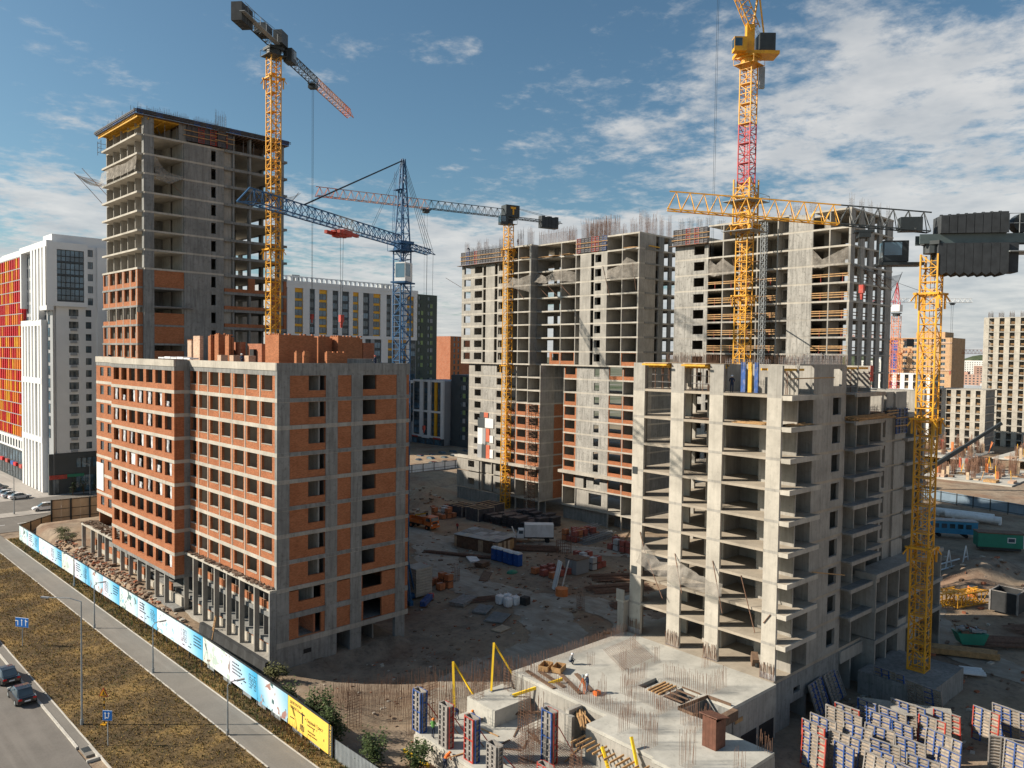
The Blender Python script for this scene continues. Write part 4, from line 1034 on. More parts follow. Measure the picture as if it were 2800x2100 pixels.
for k, z in enumerate(DUP[1:]):
 h = (DUP[k] - z) - 0.32
 # right end and right bays
 open_bay(D, 'L', 0.02, 4.3, z, h, 0.0, 5.5); open_bay(D, 'L', 4.3, 8.4, z, h, 0.0, 5.5)
 if z < 57: 
  wall_cell(D, 'L', 8.4, 12.05, z, z + h, 0.01, 0.25, MC, 'wall_panel', (10.05, 11.75, z + 0.75, z + 2.35))
  wall_cell(D, 'L', 12.9, 16.0, z, z + h, -0.02, 0.3, MC, 'wall_panel')
  wall_cell(D, 'L', 12.05, 12.9, z, z + h, 1.0, 0.25, MC, 'wall_panel')
 inst('cross_wall', ('d0', round(h, 2)), lambda b: b.box(0, 5.5, 0, 0.22, 0, h), MC, D, (0.0, 8.42, z))
 wall_cell(D, 'R', 0.26, 1.2, z, z + h, 16.0, 0.25, MC, 'wall_panel')
 wall_cell(D, 'L', 16.0, 17.2, z, z + h, 1.2, 0.25, MC, 'wall_panel')
 open_bay(D, 'L', 17.2, 21.6, z, h, 0.0, 5.5); open_bay(D, 'L', 21.6, 29.2, z, h, 0.0, 5.5)
 # step and left part
 wall_cell(D, 'R', -1.98, 0.25, z, z + h, 29.32, 0.25, M_CONCB, 'wall_panel')
 open_bay(D, 'L', 29.6, 33.4, z, h, -2.0, 6.0); open_bay(D, 'L', 33.4, 37.7, z, h, -2.0, 6.0, right=True)
 if z < 57:
  wall_cell(D, 'L', 37.7, 40.7, z, z + h, -1.99, 0.25, MC, 'wall_panel', (38.7, 40.3, z + 0.75, z + 2.4))
  wall_cell(D, 'L', 40.7, 41.7, z, z + h, -1.0, 0.25, MC, 'wall_panel')
  wall_cell(D, 'L', 41.7, 44.9, z, z + h, -2.02, 0.3, MC, 'wall_panel')
  wall_cell(D, 'L', 44.9, 45.9, z, z + h, -1.0, 0.25, MC, 'wall_panel')
  wall_cell(D, 'R', -1.72, -1.0, z, z + h, 44.65, 0.25, MC, 'wall_panel'); 
  wall_cell(D, 'L', 45.9, 50.0, z, z + h, -1.99, 0.25, MC, 'wall_panel', (46.3, 49.15, z + 0.75, z + 2.4))
  wall_cell(D, 'L', 50.0, 54.13, z, z + h, -1.99, 0.25, MC, 'wall_panel', (50.7, 53.2, z + 0.75, z + 2.4))
  wall_cell(D, 'R', -1.7, 4.0, z, z + h, 53.88, 0.25, MC, 'wall_panel', (-0.9, 3.4, z + 0.3, z + 2.5))
  wall_cell(D, 'R', 4.0, DT, z, z + h, 53.88, 0.25, MC, 'wall_panel')
  wall_cell(D, 'L', 37.9, 49.8, z, z + h, 3.5, 0.2, MC, 'back_wall')
  inst('partition', ('dp', round(h, 2)), lambda b: b.box(0, 5.0, 0, 0.2, 0, h), MC, D, (-1.7, 49.9, z))
 # right face
 for u0, u1 in ((0.0, 2.2), (6.6, 8.3), (10.1, 11.2)):
  if u0 == 0.0: inst('column', ('d', u1 - u0, round(h, 2)), lambda b: b.box(0, u1 - u0, 0, 0.35, 0, h), M_CONCB, D, (u0 + 0.02, 0.03, z))
  else: inst('column', ('d', round(u1 - u0, 2), round(h, 2)), lambda b: b.box(0, u1 - u0, 0, 0.35, 0, h), M_CONCB, D, (u0, 0.03, z))
 inst('edge_beam', 'd', lambda b: b.box(0, 6.0, 0, 0.12, 0, 0.35), M_CONCB, D, (2.0, -0.1, z - 0.3))
 inst('back_wall', ('dr', round(h, 2)), lambda b: b.box(0, 4.0, 0, 0.2, 0, h), M_CONCB, D, (2.2, 4.4, z))
 wall_cell(D, 'L', 0.4, 30, z, z + h, DT - 0.3, 0.25, M_CONCB, 'rear_wall', (0.8, 4.5, z + 0.2, z + 2.4))
# orange infill just above the overhang
for a0, a1, hole in ((21.8, 25.0, (22.1, 24.3, 33.9, 35.5)), (17.4, 21.6, (17.6, 21.4, 33.9, 35.7)), (0.3, 4.2, (0.4, 4.1, 33.9, 35.7))):
 wall_cell(D, 'L', a0, a1, 33.1, 35.75, 0.02, 0.25, M_BRICK, 'brick_infill', hole)
# lower storeys: a passage opens between two blocks
for k, z in enumerate(DLO):
 zt = (33.1 if k == 0 else DLO[k - 1]) - 0.32; h = zt - z
 th = 0.32
 slab(D, -1.4, DT, 26.3, 51.6, z, th, M_CONCL)
 slab(D, 0.6, DT, 0.5, 21.0, z, th, M_CONCL)
 if z == 9.6:
  MB().box(-0.4, 1.0, -0.2, 21.4, z - 0.55, z + 0.05).build('ledge', M_CONCL, D)
  MB().box(-2.6, -1.0, 26.2, 55.6, z - 0.5, z + 0.05).build('ledge', M_CONCL, D)
 base = k >= 8
 br = z < 22 and z > 2
 o = -1.42
 # left block
 wall_cell(D, 'L', 46.2, 51.6, z, zt, o, 0.25, MC, 'wall_panel', (47.0, 49.4, z + 0.75, zt - 0.35)) if not base else None
 wall_cell(D, 'L', 41.3, 46.2, z, zt, o - 0.02, 0.3, M_CONCE, 'wall_panel') if not base else None
 wall_cell(D, 'L', 38.2, 41.3, z, zt, o, 0.25, MC, 'wall_panel', (39.5, 41.2, z + 0.75, zt - 0.35)) if not base else None
 for a0, a1 in ((34.2, 38.2), (30.4, 34.2), (26.35, 30.4)):
  open_bay(D, 'L', a0, a1, z, h, o + 0.02, 5.0)
  if br and not (a0 > 34 and k == 9): wall_cell(D, 'L', a0 + 0.2, a1, z, zt, o + 0.03, 0.25, M_BRICK, 'brick_infill', (a0 + 0.55, a1 - 0.4, z + 0.85, zt - 0.05))
 if base:
  wall_cell(D, 'L', 46.2, 54.8, z, zt, -2.4, 0.3, MC, 'wall_panel', (48.0, 50.4, z + 0.9, z + 2.5))
  wall_cell(D, 'L', 42.0, 45.4, z, zt, -1.6, 0.3, MC, 'wall_panel'); wall_cell(D, 'L', 38.2, 41.4, z, zt, -2.0, 0.3, MC, 'wall_panel', (38.6, 40.6, z + 0.9, z + 2.6))
  MB().box(-2.3, -1.3, 41.6, 41.9, z, zt).build('cross_wall', MC, D); MB().box(-2.3, -1.3, 45.4, 45.8, z, zt).build('cross_wall', MC, D)
 wall_cell(D, 'R', o + 0.3, 3.2, z, zt, 26.32, 0.25, MC, 'wall_panel')
 wall_cell(D, 'R', 3.2, 9.5, z, zt, 26.34, 0.25, M_BRICK if z < 24 else M_CONCB, 'wall_panel')
 wall_cell(D, 'R', o + 0.3, DT, z, zt, 51.3, 0.25, MC, 'wall_panel')
 # right block
 o = 0.62
 br2 = z not in (27.1, 1.9)
 bm = M_BRICK
 open_bay(D, 'L', 16.9, 20.95, z, h, o, 5.0, right=True)
 if br2: wall_cell(D, 'L', 17.1, 20.75, z, zt, o + 0.02, 0.25, bm, 'brick_infill', (17.5, 20.5, z + 0.80, zt - 0.05))
 if z > 7:
  wall_cell(D, 'L', 7.9, 16.85, z, zt, o - 0.02, 0.3, M_CONCE, 'wall_panel', (10.5, 12.0, z + 0.5, z + 2.2))
 elif z > 5:
  wall_cell(D, 'L', 7.9, 14.0, z, zt, o + 0.3, 0.3, M_CONCE, 'wall_panel', (10.2, 12.0, z + 1.1, z + 2.7)); wall_cell(D, 'L', 14.6, 16.85, z, zt, o, 0.3, MC, 'wall_panel')
 else:
  wall_cell(D, 'L', 7.9, 16.85, z, zt, o + 0.2, 0.3, MC, 'wall_panel', (9.6, 13.2, z + 0.9, z + 3.4))
 for a0, a1 in ((4.0, 7.85), (0.52, 4.0)):
  open_bay(D, 'L', a0, a1, z, h, o, 5.0, left=True)
  if br2: wall_cell(D, 'L', a0 + 0.2, a1, z, zt, o + 0.02, 0.25, bm, 'brick_infill', (a0 + 0.35, a1 - 0.1, z + 0.75, zt - 0.05))
 wall_cell(D, 'R', o + 0.3, DT, z, zt, 0.55, 0.25, M_CONCB, 'wall_panel')
for a0, a1, o in ((26.4, 37.8, -1.2), (0.6, 7.6, 0.9), (8.0, 20.9, 1.1), (38.2, 54.8, -2.2)):
 wall_cell(D, 'L', a0, a1, -1.6, 1.58, o + (2.0 if a0 in (26.4, 0.6) else 0), 0.3, M_CONCB, 'basement_wall')
for v in (26.5, 30.4, 34.2, 38.0): MB().box(-1.35, -1.1, v - 0.1, v + 0.15, -1.6, 1.55).build('column', M_CONCL, D)
for v in (0.7, 4.0, 7.7): MB().box(0.7, 0.95, v - 0.1, v + 0.15, -1.6, 1.55).build('column', M_CONCL, D)
# trial cladding boards in white, greys and brick red
pal = [M_CLAD, M_CLADG, M_ANTH, paint('board_terracotta', (0.52, 0.13, 0.07), 0.6, 0.1), M_WHITE, paint('board_beige', (0.45, 0.33, 0.25), 0.6, 0.1)]
for (a0, a1, z0, z1, c_) in ((45.5, 47.1, 19.7, 20.9, 2), (44.0, 45.5, 19.7, 20.9, 3), (45.2, 47.8, 17.2, 19.5, 2), (42.0, 45.1, 17.2, 19.5, 0), (46.0, 47.8, 13.0, 17.0, 0), (44.8, 46.0, 13.0, 17.0, 1), (43.4, 44.7, 13.8, 17.0, 3), (42.0, 43.3, 13.6, 15.4, 4), (46.2, 47.8, 7.6 + 2, 13.0, 1), (44.7, 46.1, 9.7, 13.2, 2), (43.3, 44.6, 9.7, 13.0, 3), (42.0, 43.2, 9.9, 12.0, 4)):
 MB().box(-1.62, -1.52, a0, a1, z0, z1).build('cladding_board', pal[c_], D)
formwork_wall(D, 'L', 38.0, 54.3, -2.1, 57.3, 3.1, 11)
formwork_wall(D, 'L', 8.6, 16.9, -0.12, 57.3, 3.1, 14)
MB().box(-3.0, -2.0, 37.8, 54.9, 57.0, 57.1).build('walkway', M_WOODD, D)
for v0, v1, z, n, o in ((29.6, 33, 57.3, 8, -2.6), (33.4, 37.4, 57.3, 8, -2.5), (18, 21.2, 57.25, 12, -0.9), (22.0, 28.6, 57.25, 16, -1.0), (0.6, 4, 57.25, 9, -0.7)):
 planks(D, o, o + 1.6, v0, v1, z, n)
for i in range(9): MB().beam((2.4 + 0.1 * i, -0.5, 57.6 + 0.06 * (i % 3)), (5.6 + 0.1 * i, -0.3, 57.6 + 0.06 * (i % 3)), 0.12).build('loose_beam', M_WOODY, D)
net(D, ([(0, 29.6, 54.0), (-0.6, 26, 52.8), (-0.2, 21.8, 54.4), (0, 17.4, 53.2)], [(-1.8, 29.4, 51.8), (-1.4, 26, 51.2), (-1.2, 21.8, 51.5), (-0.2, 17.4, 51.2)]), 0.6, 18)
net(D, ([(-2.1, 37.4, 53.6), (-2.4, 33, 52.6), (-2.2, 29.4, 53.4)], [(-4.0, 37.6, 51.0), (-3.6, 33, 50.4), (-2.6, 29.2, 49.4)]), 0.6, 12)
net(D, ([(0, 8.3, 53.2), (-0.2, 5, 53.8), (-.1, 3.2, 55.4), (0, .2, 54)], [(-1.2, 8.3, 51.4), (-1.3, 5, 50.9), (-.8, 3, 51.1), (-.1, .2, 51.3)]), 0.4, 12)
net_arms(D, [((-0.1, 9.6, 54), (-0.1, 7.6, 47.8)), ((-.1, 26, 51), (-.1, 22.5, 48.2)), ((-.1, 22, 51), (-.1, 18.6, 48.2)), ((-.1, 29, 51), (-.1, 25.5, 48.2)), ((-.1, 1.6, 54), (-.1, .6, 48.5)), ((-2.1, 34.5, 51), (-2.1, 31.5, 48)), ((-2.1, 54.2, 51.8), (-4.6, 57.4, 54.2))])
rr_ = []
for v in [52.8, 48.2, 45.6, 40.0, 37.2]: rr_.append((-1.4, -0.8, v, v + 1.0, 60.2, 3.0))
for v in [33, 29.7]: rr_.append((-1.6, -0.8, v, v + 1.3, 60.3, 4.0))
for v in range(18, 29, 3): rr_.append((0.4, 1.0, v, v + 2.3, 60.3, 3.2))
for v in [8.6, 9.8, 11, 12.4, 13.6, 15]: rr_.append((0.3, 1.3, v, v + 1.0, 60.3, 4.2)); rr_.append((3.3, 4.3, v, v + 1.0, 60.3, 4.8))
for u, v in ((5, 2), (5, 6), (7, 20), (7, 26), (9, 12)): rr_.append((u, u + 2, v, v + 0.5, 60.3, 4.0))
for u in (0.3, 2.2, 5.0, 7.2, 9.9): rr_.append((u, u + 1.1, 0.2, 0.6, 60.3, 4.4))
rebar_field(D, 'starter_bars', rr_, 3, 0.30, 0.022, M_REBAR)
rebar_field(D, 'starter_bars', [(-1.6, 0, 39 + i * 1.4, 39.3 + i * 1.4, 60.2, 1.4) for i in range(10)], 3, 0.30, 0.018, M_REBARG)
# external stair tower and hoist cage on the middle bays
hz = MB()
for (x, y) in ((-2.4, 26.6), (-2.4, 28.6), (-3.8, 26.6), (-3.8, 28.6)): hz.tube((x, y, -1.4), (x, y, 24), 0.06, 4)
for k in range(26):
 zz = -1.3 + k
 for a, b_ in (((-2.4, 26.6), (-2.4, 28.6)), ((-3.8, 26.6), (-3.8, 28.6)), ((-2.4, 26.6), (-3.8, 26.6)), ((-2.4, 28.6), (-3.8, 28.6))):
  hz.tube((*a, zz), (*b_, zz), 0.04, 3); hz.tube((*a, zz), (*b_, min(24, zz + 1)), 0.03, 3)
ht = tag(hz.build('scaffold_tower', M_REBAR), 'rusty lattice scaffold tower against the middle bays of the long frame block', 'scaffold')
ht.location = (129.47, 94.89, 0); ht.rotation_euler = (0, 0, R(-1.8))
# ---------------------------------------------------------------- E: stained tower block on the right
E = thing('stained_concrete_block', 'rain stained concrete tower with plank guard rails behind the tallest crane', 'building', (128.38, 52.14, 0), R(-1.8))
EL = [59.75, 56.75, 53.8, 50.8, 47.8, 44.75, 41.75, 38.8, 35.95] + [32.95 - 3 * k for k in range(12)]
EU = 17.0
ME = M_CONCE
for k, z in enumerate(EL):
 top = k == 0
 poly = [(0, 0), (0, 34.2), (EU, 34.2), (EU, 0)] if not top else [(0, 0), (0, 6.4), (4, 6.4), (4, 10.8), (0, 10.8), (0, 26.8), (EU, 26.8), (EU, 0)]
 slab_poly(E, poly, z, 0.3, M_CONCL if k < 6 else M_CONC)
for k, z in enumerate(EL[1:]):
 h = EL[k] - z - 0.3
 for a0, a1 in ((0.02, 3.45), (3.45, 6.42)):
  inst('cross_wall', ('e1', round(h, 2)), lambda b: b.box(0, 4.0, 0, 0.2, 0, h), MC, E, (0.0, a0 if a0 > 1 else a0, z)) if a0 > 1 else None
 inst('column', ('e0', round(h, 2)), lambda b: b.box(0, 1.6, 0, 0.35, 0, h), M_CONCE, E, (0.0, 0.03, z))
 if z < 59: wall_cell(E, 'L', 6.42, 10.8, z, z + h, -0.02, 0.3, ME, 'wall_panel')
 wall_cell(E, 'L', 3.7, 6.4, z, z + h, 4.0, 0.2, MC, 'back_wall')
 wall_cell(E, 'L', 10.8, 12.7, z, z + h, 1.6, 0.25, MC, 'wall_panel', (11.0, 12.5, z + 0.5, z + 2.2))
 wall_cell(E, 'R', 0.28, 1.6, z, z + h, 10.55, 0.25, MC, 'wall_panel')
 for a0 in (12.7, 16.6, 20.1, 23.5):
  inst('cross_wall', ('e2', round(h, 2)), lambda b: b.box(0, 5.0, 0, 0.22, 0, h), MC, E, (0.0, a0, z))
 for a0, a1 in ((12.92, 16.6), (16.82, 20.1), (20.32, 23.5), (23.72, 26.7)):
  wall_cell(E, 'L', a0, a1, z, z + h, 5.0, 0.2, MC, 'back_wall', (a0 + 1.4, a0 + 2.4, z, z + 2.1))
 if z < 56.8:
  wall_cell(E, 'L', 26.75, 34.2, z, z + h, -0.02, 0.3, ME, 'wall_panel', (27.6, 29.9, z + 0.65, z + 2.3))
 wall_cell(E, 'R', 0.3, EU, z, z + h, 33.9, 0.25, MC, 'wall_panel')
 # right face: piers with open gaps
 for u0, u1 in ((3.6, 5.4), (7.2, 9.1), (10.9, 12.5), (14.4, 16.85)):
  inst('pier', (round(u1 - u0, 2), round(h, 2)), lambda b: b.box(0, u1 - u0, 0, 0.4, 0, h), M_CONCE, E, (u0, 0.04, z))
 inst('pier', ('er', round(h, 2)), lambda b: b.box(0, 0.4, 0, 2.4, 0, h), M_CONCE, E, (EU - 0.45, 8.5, z))
 inst('back_wall', ('er', round(h, 2)), lambda b: b.box(0, 0.22, 0, 7.0, 0, h), MC, E, (9.5, 10.9, z)) 
 wall_cell(E, 'L', 12.0, 34, z, z + h, EU - 0.3, 0.25, MC, 'rear_wall')
 if 35 < z < 49:
  for zz in (0.45, 0.85, 1.2):
   if zz == 0.45 and z > 46: continue
   for a0, a1 in ((0.25, 3.4), (3.65, 6.4), (12.95, 16.55), (16.85, 20.05), (20.35, 23.45), (23.75, 26.7)):
    inst('guard_plank', (round(a1 - a0, 2),), lambda b: b.box(0, 0.05, 0, a1 - a0, 0, 0.16), M_WOOD if zz < 1 else M_CONCL, E, (-0.04, a0, z + zz + U(-.04, .04)))
  for a0 in (1.2, 4.9, 14, 15.6, 18.4, 21.8, 25.2):
   inst('guard_post', 1, lambda b: b.box(0, 0.06, 0, 0.06, 0, 1.6), M_FRED, E, (0.015, a0, z - 0.2))
  for u0, u1 in ((1.65, 3.6), (5.4, 7.2), (9.1, 10.9), (12.5, 14.4)):
   for zz in (0.5, 1.0):
    inst('guard_plank', ('r', round(u1 - u0, 2)), lambda b: b.box(0, u1 - u0, 0, 0.05, 0, 0.15), M_WOODD, E, (u0, 0.1, z + zz))
formwork_wall(E, 'L', 26.9, 34.6, -0.12, 56.6, 3.0, 21)
MB().box(-1.0, -0.05, 26.6, 35, 56.35, 56.45).build('walkway', M_WOODD, E)
rr_ = [(u, u + 0.9, 0.2, 0.6, 59.75, 2.2) for u in (0.2, 4, 7.6, 11, 15)] + [(0.4, 1.2, v, v + 0.8, 59.75, 2.0) for v in (6.6, 9.5, 27, 29, 31, 33)] + [(0.4, 1.0, v, v + 1.2, 59.75, 0.9) for v in (12, 15, 18, 21, 24)]
rebar_field(E, 'starter_bars', rr_, 2, 0.32, 0.022, M_REBARG)
net(E, ([(-.1, 26.4, 53.2), (-.4, 24.8, 52.2), (-.1, 23.6, 53.4), (-.3, 21, 51.6)], [(-.8, 26.4, 50.6), (-1.2, 24.8, 50.0), (-.9, 23.6, 50.2), (-.3, 21, 50.4)]), 0.5, 12)
net(E, ([(0, 6.4, 53.4), (-.6, 4.5, 51.6), (-.2, 2, 52.8), (0, .3, 53.4)], [(-.6, 6.6, 50.4), (-1, 4.5, 50.1), (-.8, 2, 50.6), (-.3, .3, 50.7)]), 0.3, 12)
net(E, ([(0, -.05, 50.8), (6, -.1, 50.4), (11, -.1, 49.8), (EU, -.1, 49.6)], [(.2, -.9, 50.2), (6, -1.2, 49.6), (11, -1.3, 49.2), (EU, -1, 48.8)]), 0.3, 12)
net(E, ([(EU, 0, 47.6), (EU, 3, 47.5), (EU, 6, 47.5)], [(EU + 4.2, 0, 50.6), (EU + 4.4, 3, 50.2), (EU + 4.2, 6, 50.5)]), 0.8, 8)
net_arms(E, [((EU, 0.2, 45.2), (EU + 4.4, 0, 51)), ((EU, 3, 45.2), (EU + 4.4, 3, 51)), ((EU, 6, 45.2), (EU + 4.4, 6, 51)), ((5, 0, 50), (9, -1.4, 47)), ((9, 0, 50), (13, -1.6, 47)), ((-.1, 21.5, 53), (-.1, 20.6, 48))])
rebar_field(E, 'starter_bars', [(-.2, -.1, v, v + 2.6, 33.6, 2.2) for v in range(0, 34, 3)], 2, 0.2, 0.02, M_REBAR, False)
# builders' hoist in front of it
hh = thing('builders_hoist', 'pale grey lattice hoist mast climbing the stained concrete tower', 'hoist', (126.6, 66.2, -1.3))
for k in range(20):
 def mk(b):
  for x in (0, 0.8):
   for y in (0, 0.8): b.box(x - .05, x + .05, y - .05, y + .05, 0, 3)
  for q in range(3):
   for (x0, y0), (x1, y1) in (((0, 0), (.8, 0)), ((.8, 0), (.8, .8)), ((.8, .8), (0, .8)), ((0, .8), (0, 0))):
    b.beam((x0, y0, q), (x1, y1, q + 1), 0.05); b.beam((x0, y0, q), (x1, y1, q), 0.05)
 inst('mast_section', 'hoist', mk, M_GREY, hh, (0, 0, k * 3.0))
for k in range(18):
 MB().beam((0.8, 0.4, 4 + k * 3), (2.0, 0.4, 4 + k * 3), 0.08).build('wall_tie', M_GREY, hh)
 MB().box(0.2, 1.9, 0.9, 3.6, 2.3 + k * 3.0, 2.38 + k * 3.0).build('landing', M_WOODD, hh)
cg = MB().box(-0.4, 1.2, -1.7, -0.1, 20, 22.4); cg.build('cage', M_GREY, hh)
# ---------------------------------------------------------------- F: open concrete frame, right foreground
F = thing('open_concrete_frame', 'sunlit open concrete frame with wide columns and see-through floors, right foreground', 'building', (70.395, 34.637, 0), R(-2.57))
FL = [31.5 - 3 * k for k in range(9)] + [3.9]
FCOL = [(0.04, 1.56), (6.44, 8.04), (11.2, 12.85), (16.42, 18.0)]
UE = 38.0
for k, z in enumerate(FL):
 if z > 4:
  far = [(20.0, -0.02), (20.0, 0.9), (UE, 0.9), (UE, 14.0), (14.0, 14.0)] if z < 31 else [(20.0, -0.02), (20.0, 14.0), (14.0, 14.0)]
  slab_poly(F, [(0.0, -0.02), (0.0, 18.02), (14.0, 18.02)] + far[::-1], z, 0.26, M_FLOOR)
  # balcony slab with deep edge beam round the near corner, and a second one further on
  MB().box(0.02, 6.1, -0.98, -0.025, z - 0.2, z - 0.005).build('balcony_slab', M_FLOOR, F)
  eb = MB(); eb.box(0.0, 6.15, -1.0, -0.8, z - 0.46, z + 0.02); eb.box(0.0, 0.22, -0.8, -0.03, z - 0.46, z - 0.01); eb.build('edge_beam', M_CONCL, F)
  MB().box(13.2, 20.4, -1.0, -0.025, z - 0.2, z - 0.005).build('balcony_slab', M_CONCB, F)
  eb = MB(); eb.box(13.2, 20.4, -1.2, -1.0, z - 0.42, z + 0.02); eb.build('edge_beam', M_CONC, F)
for k, z in enumerate([34.5] + FL[:-1]):
 z0 = FL[k]; h = z - (0.26 if k else 0.14) - z0
 top = k == 0
 for a0, a1 in FCOL:
  inst('column', (round(a1 - a0, 2), round(h, 2)), lambda b: b.box(0, 0.32, 0, a1 - a0, 0, h), M_CONCL if k else M_CONC, F, (-0.015, a0, z0))
  if k: inst('column_band', round(a1 - a0, 2), lambda b: b.box(0, 0.3, 0, a1 - a0 + 0.02, 0, 0.24), M_CONC, F, (-0.008, a0 - 0.01, z - 0.25))
 # inner walls
 wall_cell(F, 'L', 13.3, 15.5, z0, z0 + h, 4.4, 0.25, M_CONCL, 'inner_wall')
 wall_cell(F, 'L', 8.6, 10.7, z0, z0 + h, 3.6, 0.25, M_CONCL, 'inner_wall')
 wall_cell(F, 'R', 3.6, 9.0, z0, z0 + h, 8.3, 0.22, M_CONC, 'inner_wall')
 wall_cell(F, 'L', 2.0, 4.1, z0, z0 + h, 3.1, 0.25, M_CONC, 'inner_wall') if not top else None
 wall_cell(F, 'L', 6.0, 8.3, z0, z0 + h, 6.6, 0.22, M_CONC, 'inner_wall')
 wall_cell(F, 'L', 1.0, 8.0, z0, z0 + h, 9.6, 0.22, M_CONCB, 'inner_wall', (4.0, 5.4, z0, z0 + 2.1))
 wall_cell(F, 'L', 15.9, 17.8, z0, z0 + h, 9.0, 0.25, M_CONC, 'inner_wall')
 wall_cell(F, 'L', 9.5, 12.3, z0, z0 + h, 12.0, 0.25, M_CONCL, 'inner_wall', (10.4, 11.8, z0 + 0.3, z0 + 2.2))
 wall_cell(F, 'R', 0.4, 2.2, z0, z0 + h, 17.7, 0.25, M_CONC, 'inner_wall')
 # right face
 wall_cell(F, 'L', 0.02, 4.8, z0, z0 + h, 3.0, 0.2, M_CONC, 'cross_wall') if top else inst('cross_wall', ('f', round(h, 2)), lambda b: b.box(0, 0.2, 0, 1.9, 0, h), M_CONC, F, (3.0, 0.02, z0))
 wall_cell(F, 'L', 0.32, 6.0, z0, z0 + h, 6.15, 0.22, M_CONC, 'cross_wall')
 wall_cell(F, 'R', 6.15, 10.1, z0, z0 + h, 0.0, 0.3, M_CONC, 'wall_panel')
 wall_cell(F, 'R', 10.1, 13.2, z0, z0 + h, 0.0, 0.3, M_CONC, 'wall_panel', (10.4, 12.25, z0 + 0.72, z0 + 2.52))
 for u in (13.2, 16.0, 19.2):
  inst('cross_wall', ('f2', round(h, 2)), lambda b: b.box(0, 0.2, 0, 4.6, 0, h), M_CONC, F, (u, 0.02, z0))
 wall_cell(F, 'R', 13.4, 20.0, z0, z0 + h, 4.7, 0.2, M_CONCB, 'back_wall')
 wall_cell(F, 'R', 13.0, 14.0, z0, z0 + h, 14.0, 0.25, M_CONC, 'wall_panel')
 if not top:
  if z0 > 8:
   inst('cross_wall', ('f3', round(h, 2)), lambda b: b.box(0, 0.3, 0, 5, 0, h), M_CONC, F, (24.6, 0.92, z0))
   wall_cell(F, 'R', 24.9, 28.0, z0, z0 + h, 0.95, 0.3, M_CONC, 'wall_panel', (25.2, 25.95, z0 + 0.4, z0 + 2.4))
   wall_cell(F, 'R', 28.0, 31.0, z0, z0 + h, 0.7, 0.3, M_CONC, 'wall_panel')
   inst('cross_wall', ('f4', round(h, 2)), lambda b: b.box(0, 0.25, 0, 5, 0, h), M_CONC, F, (31.0, 0.72, z0))
   inst('cross_wall', ('f4', round(h, 2)), lambda b: b.box(0, 0.25, 0, 5, 0, h), M_CONC, F, (34.6, 0.72, z0))
   wall_cell(F, 'R', 37.4, UE, z0, z0 + h, 0.92, 0.3, M_CONC, 'wall_panel')
   wall_cell(F, 'R', 20.0, UE, z0, z0 + h, 5.9, 0.2, M_CONCB, 'back_wall')
   for u0, u1 in ((19.9, 24.7), (30.9, UE)):
    MB().box(u0, u1, 0.3, 0.9, z0 - 0.38, z0 + 0.0).build('edge_beam', M_CONC, F)
  wall_cell(F, 'R', 14.2, UE, z0, z0 + h, 13.7, 0.25, M_CONCB, 'rear_wall')
  wall_cell(F, 'L', 1.0, 13.6, z0, z0 + h, UE - 0.3, 0.25, M_CONCB, 'end_wall')
# plinth storeys on the right, standing forward of the floors above
for z in (11.3, 7.5, 3.9):
 MB().box(18.6, UE + 0.5, -1.6, 0.85, z - 0.5, z - 0.01).build('plinth_slab', M_CONC, F)
for u in (18.7, 21.6, 24.9, 28.0, 31.2, 34.4, 37.9):
 MB().box(u, u + 0.22, -1.5, 4.0, 4.0 if u < 25 else 0.0, 10.8).build('cross_wall', M_CONC, F)
 MB().box(u, u + 0.3, -1.55, 3.0, -1.5, 3.4).build('column', M_CONC, F)
MB().box(18.9, UE, 3.8, 4.0, -1.5, 10.8).build('back_wall', M_CONCB, F)
MB().box(25.2, 31.2, -1.3, -1.0, 0.2, 4.6).build('wall_panel', M_CONC, F)
# ground storey of the right face
wall_cell(F, 'R', 0.0, 13.2, 0.9, 3.6, -0.05, 0.35, M_CONCB, 'wall_panel', (3.6, 4.9, 1.7, 2.3))
wall_cell(F, 'R', 0.0, 3.0, -1.5, 0.9, -0.04, 0.35, M_CONCB, 'wall_panel')
for u in (6.0, 9.6, 13.0, 16.0): MB().box(u, u + 0.35, -0.02, 3.0, -1.5, 3.4).build('column', M_CONC, F)
MB().box(13.2, 18.6, -0.3, 0.3, 2.3, 3.6).build('edge_beam', M_CONC, F)
MB().box(0.3, 18.6, 3.2, 3.5, -1.5, 3.6).build('back_wall', M_CONCB, F)
slab_poly(F, [(-0.4, -0.02), (-0.4, 18.3), (14, 18.3), (14, 14), (UE, 14), (UE, 0.9), (18.6, 0.9), (18.6, -0.02)], 3.9, 0.3, M_FLOOR)
MB().box(-0.4, 13.9, 18.0, 18.3, -1.6, 3.58).build('basement_wall', M_CONCB, F)
MB().box(-0.9, 0.3, 18.1, 19.0, 4.0, 7.3).build('wall_panel', M_CONC, F)
MB().box(-0.9, 1.6, 18.1, 19.2, 7.3, 7.5).build('balcony_slab', M_CONCL, F)
MB().box(-0.9, -0.75, 18.1, 19.2, 7.5, 8.7).build('balcony_wall', M_CONC, F)
# white painted foot of the columns
for a0, a1 in FCOL: MB().box(-0.04, 0.0, a0 - 0.02, a1 + 0.02, 3.9, 4.5 if a0 in (0.04, 16.42) else 4.02).build('foot_band', M_WHITE, F)
rebar_field(F, 'starter_bars', [(-0.12, -0.08, a0, a1, 3.9, 1.6) for a0, a1 in FCOL], 1.5, 0.14, 0.02, M_REBAR, False)
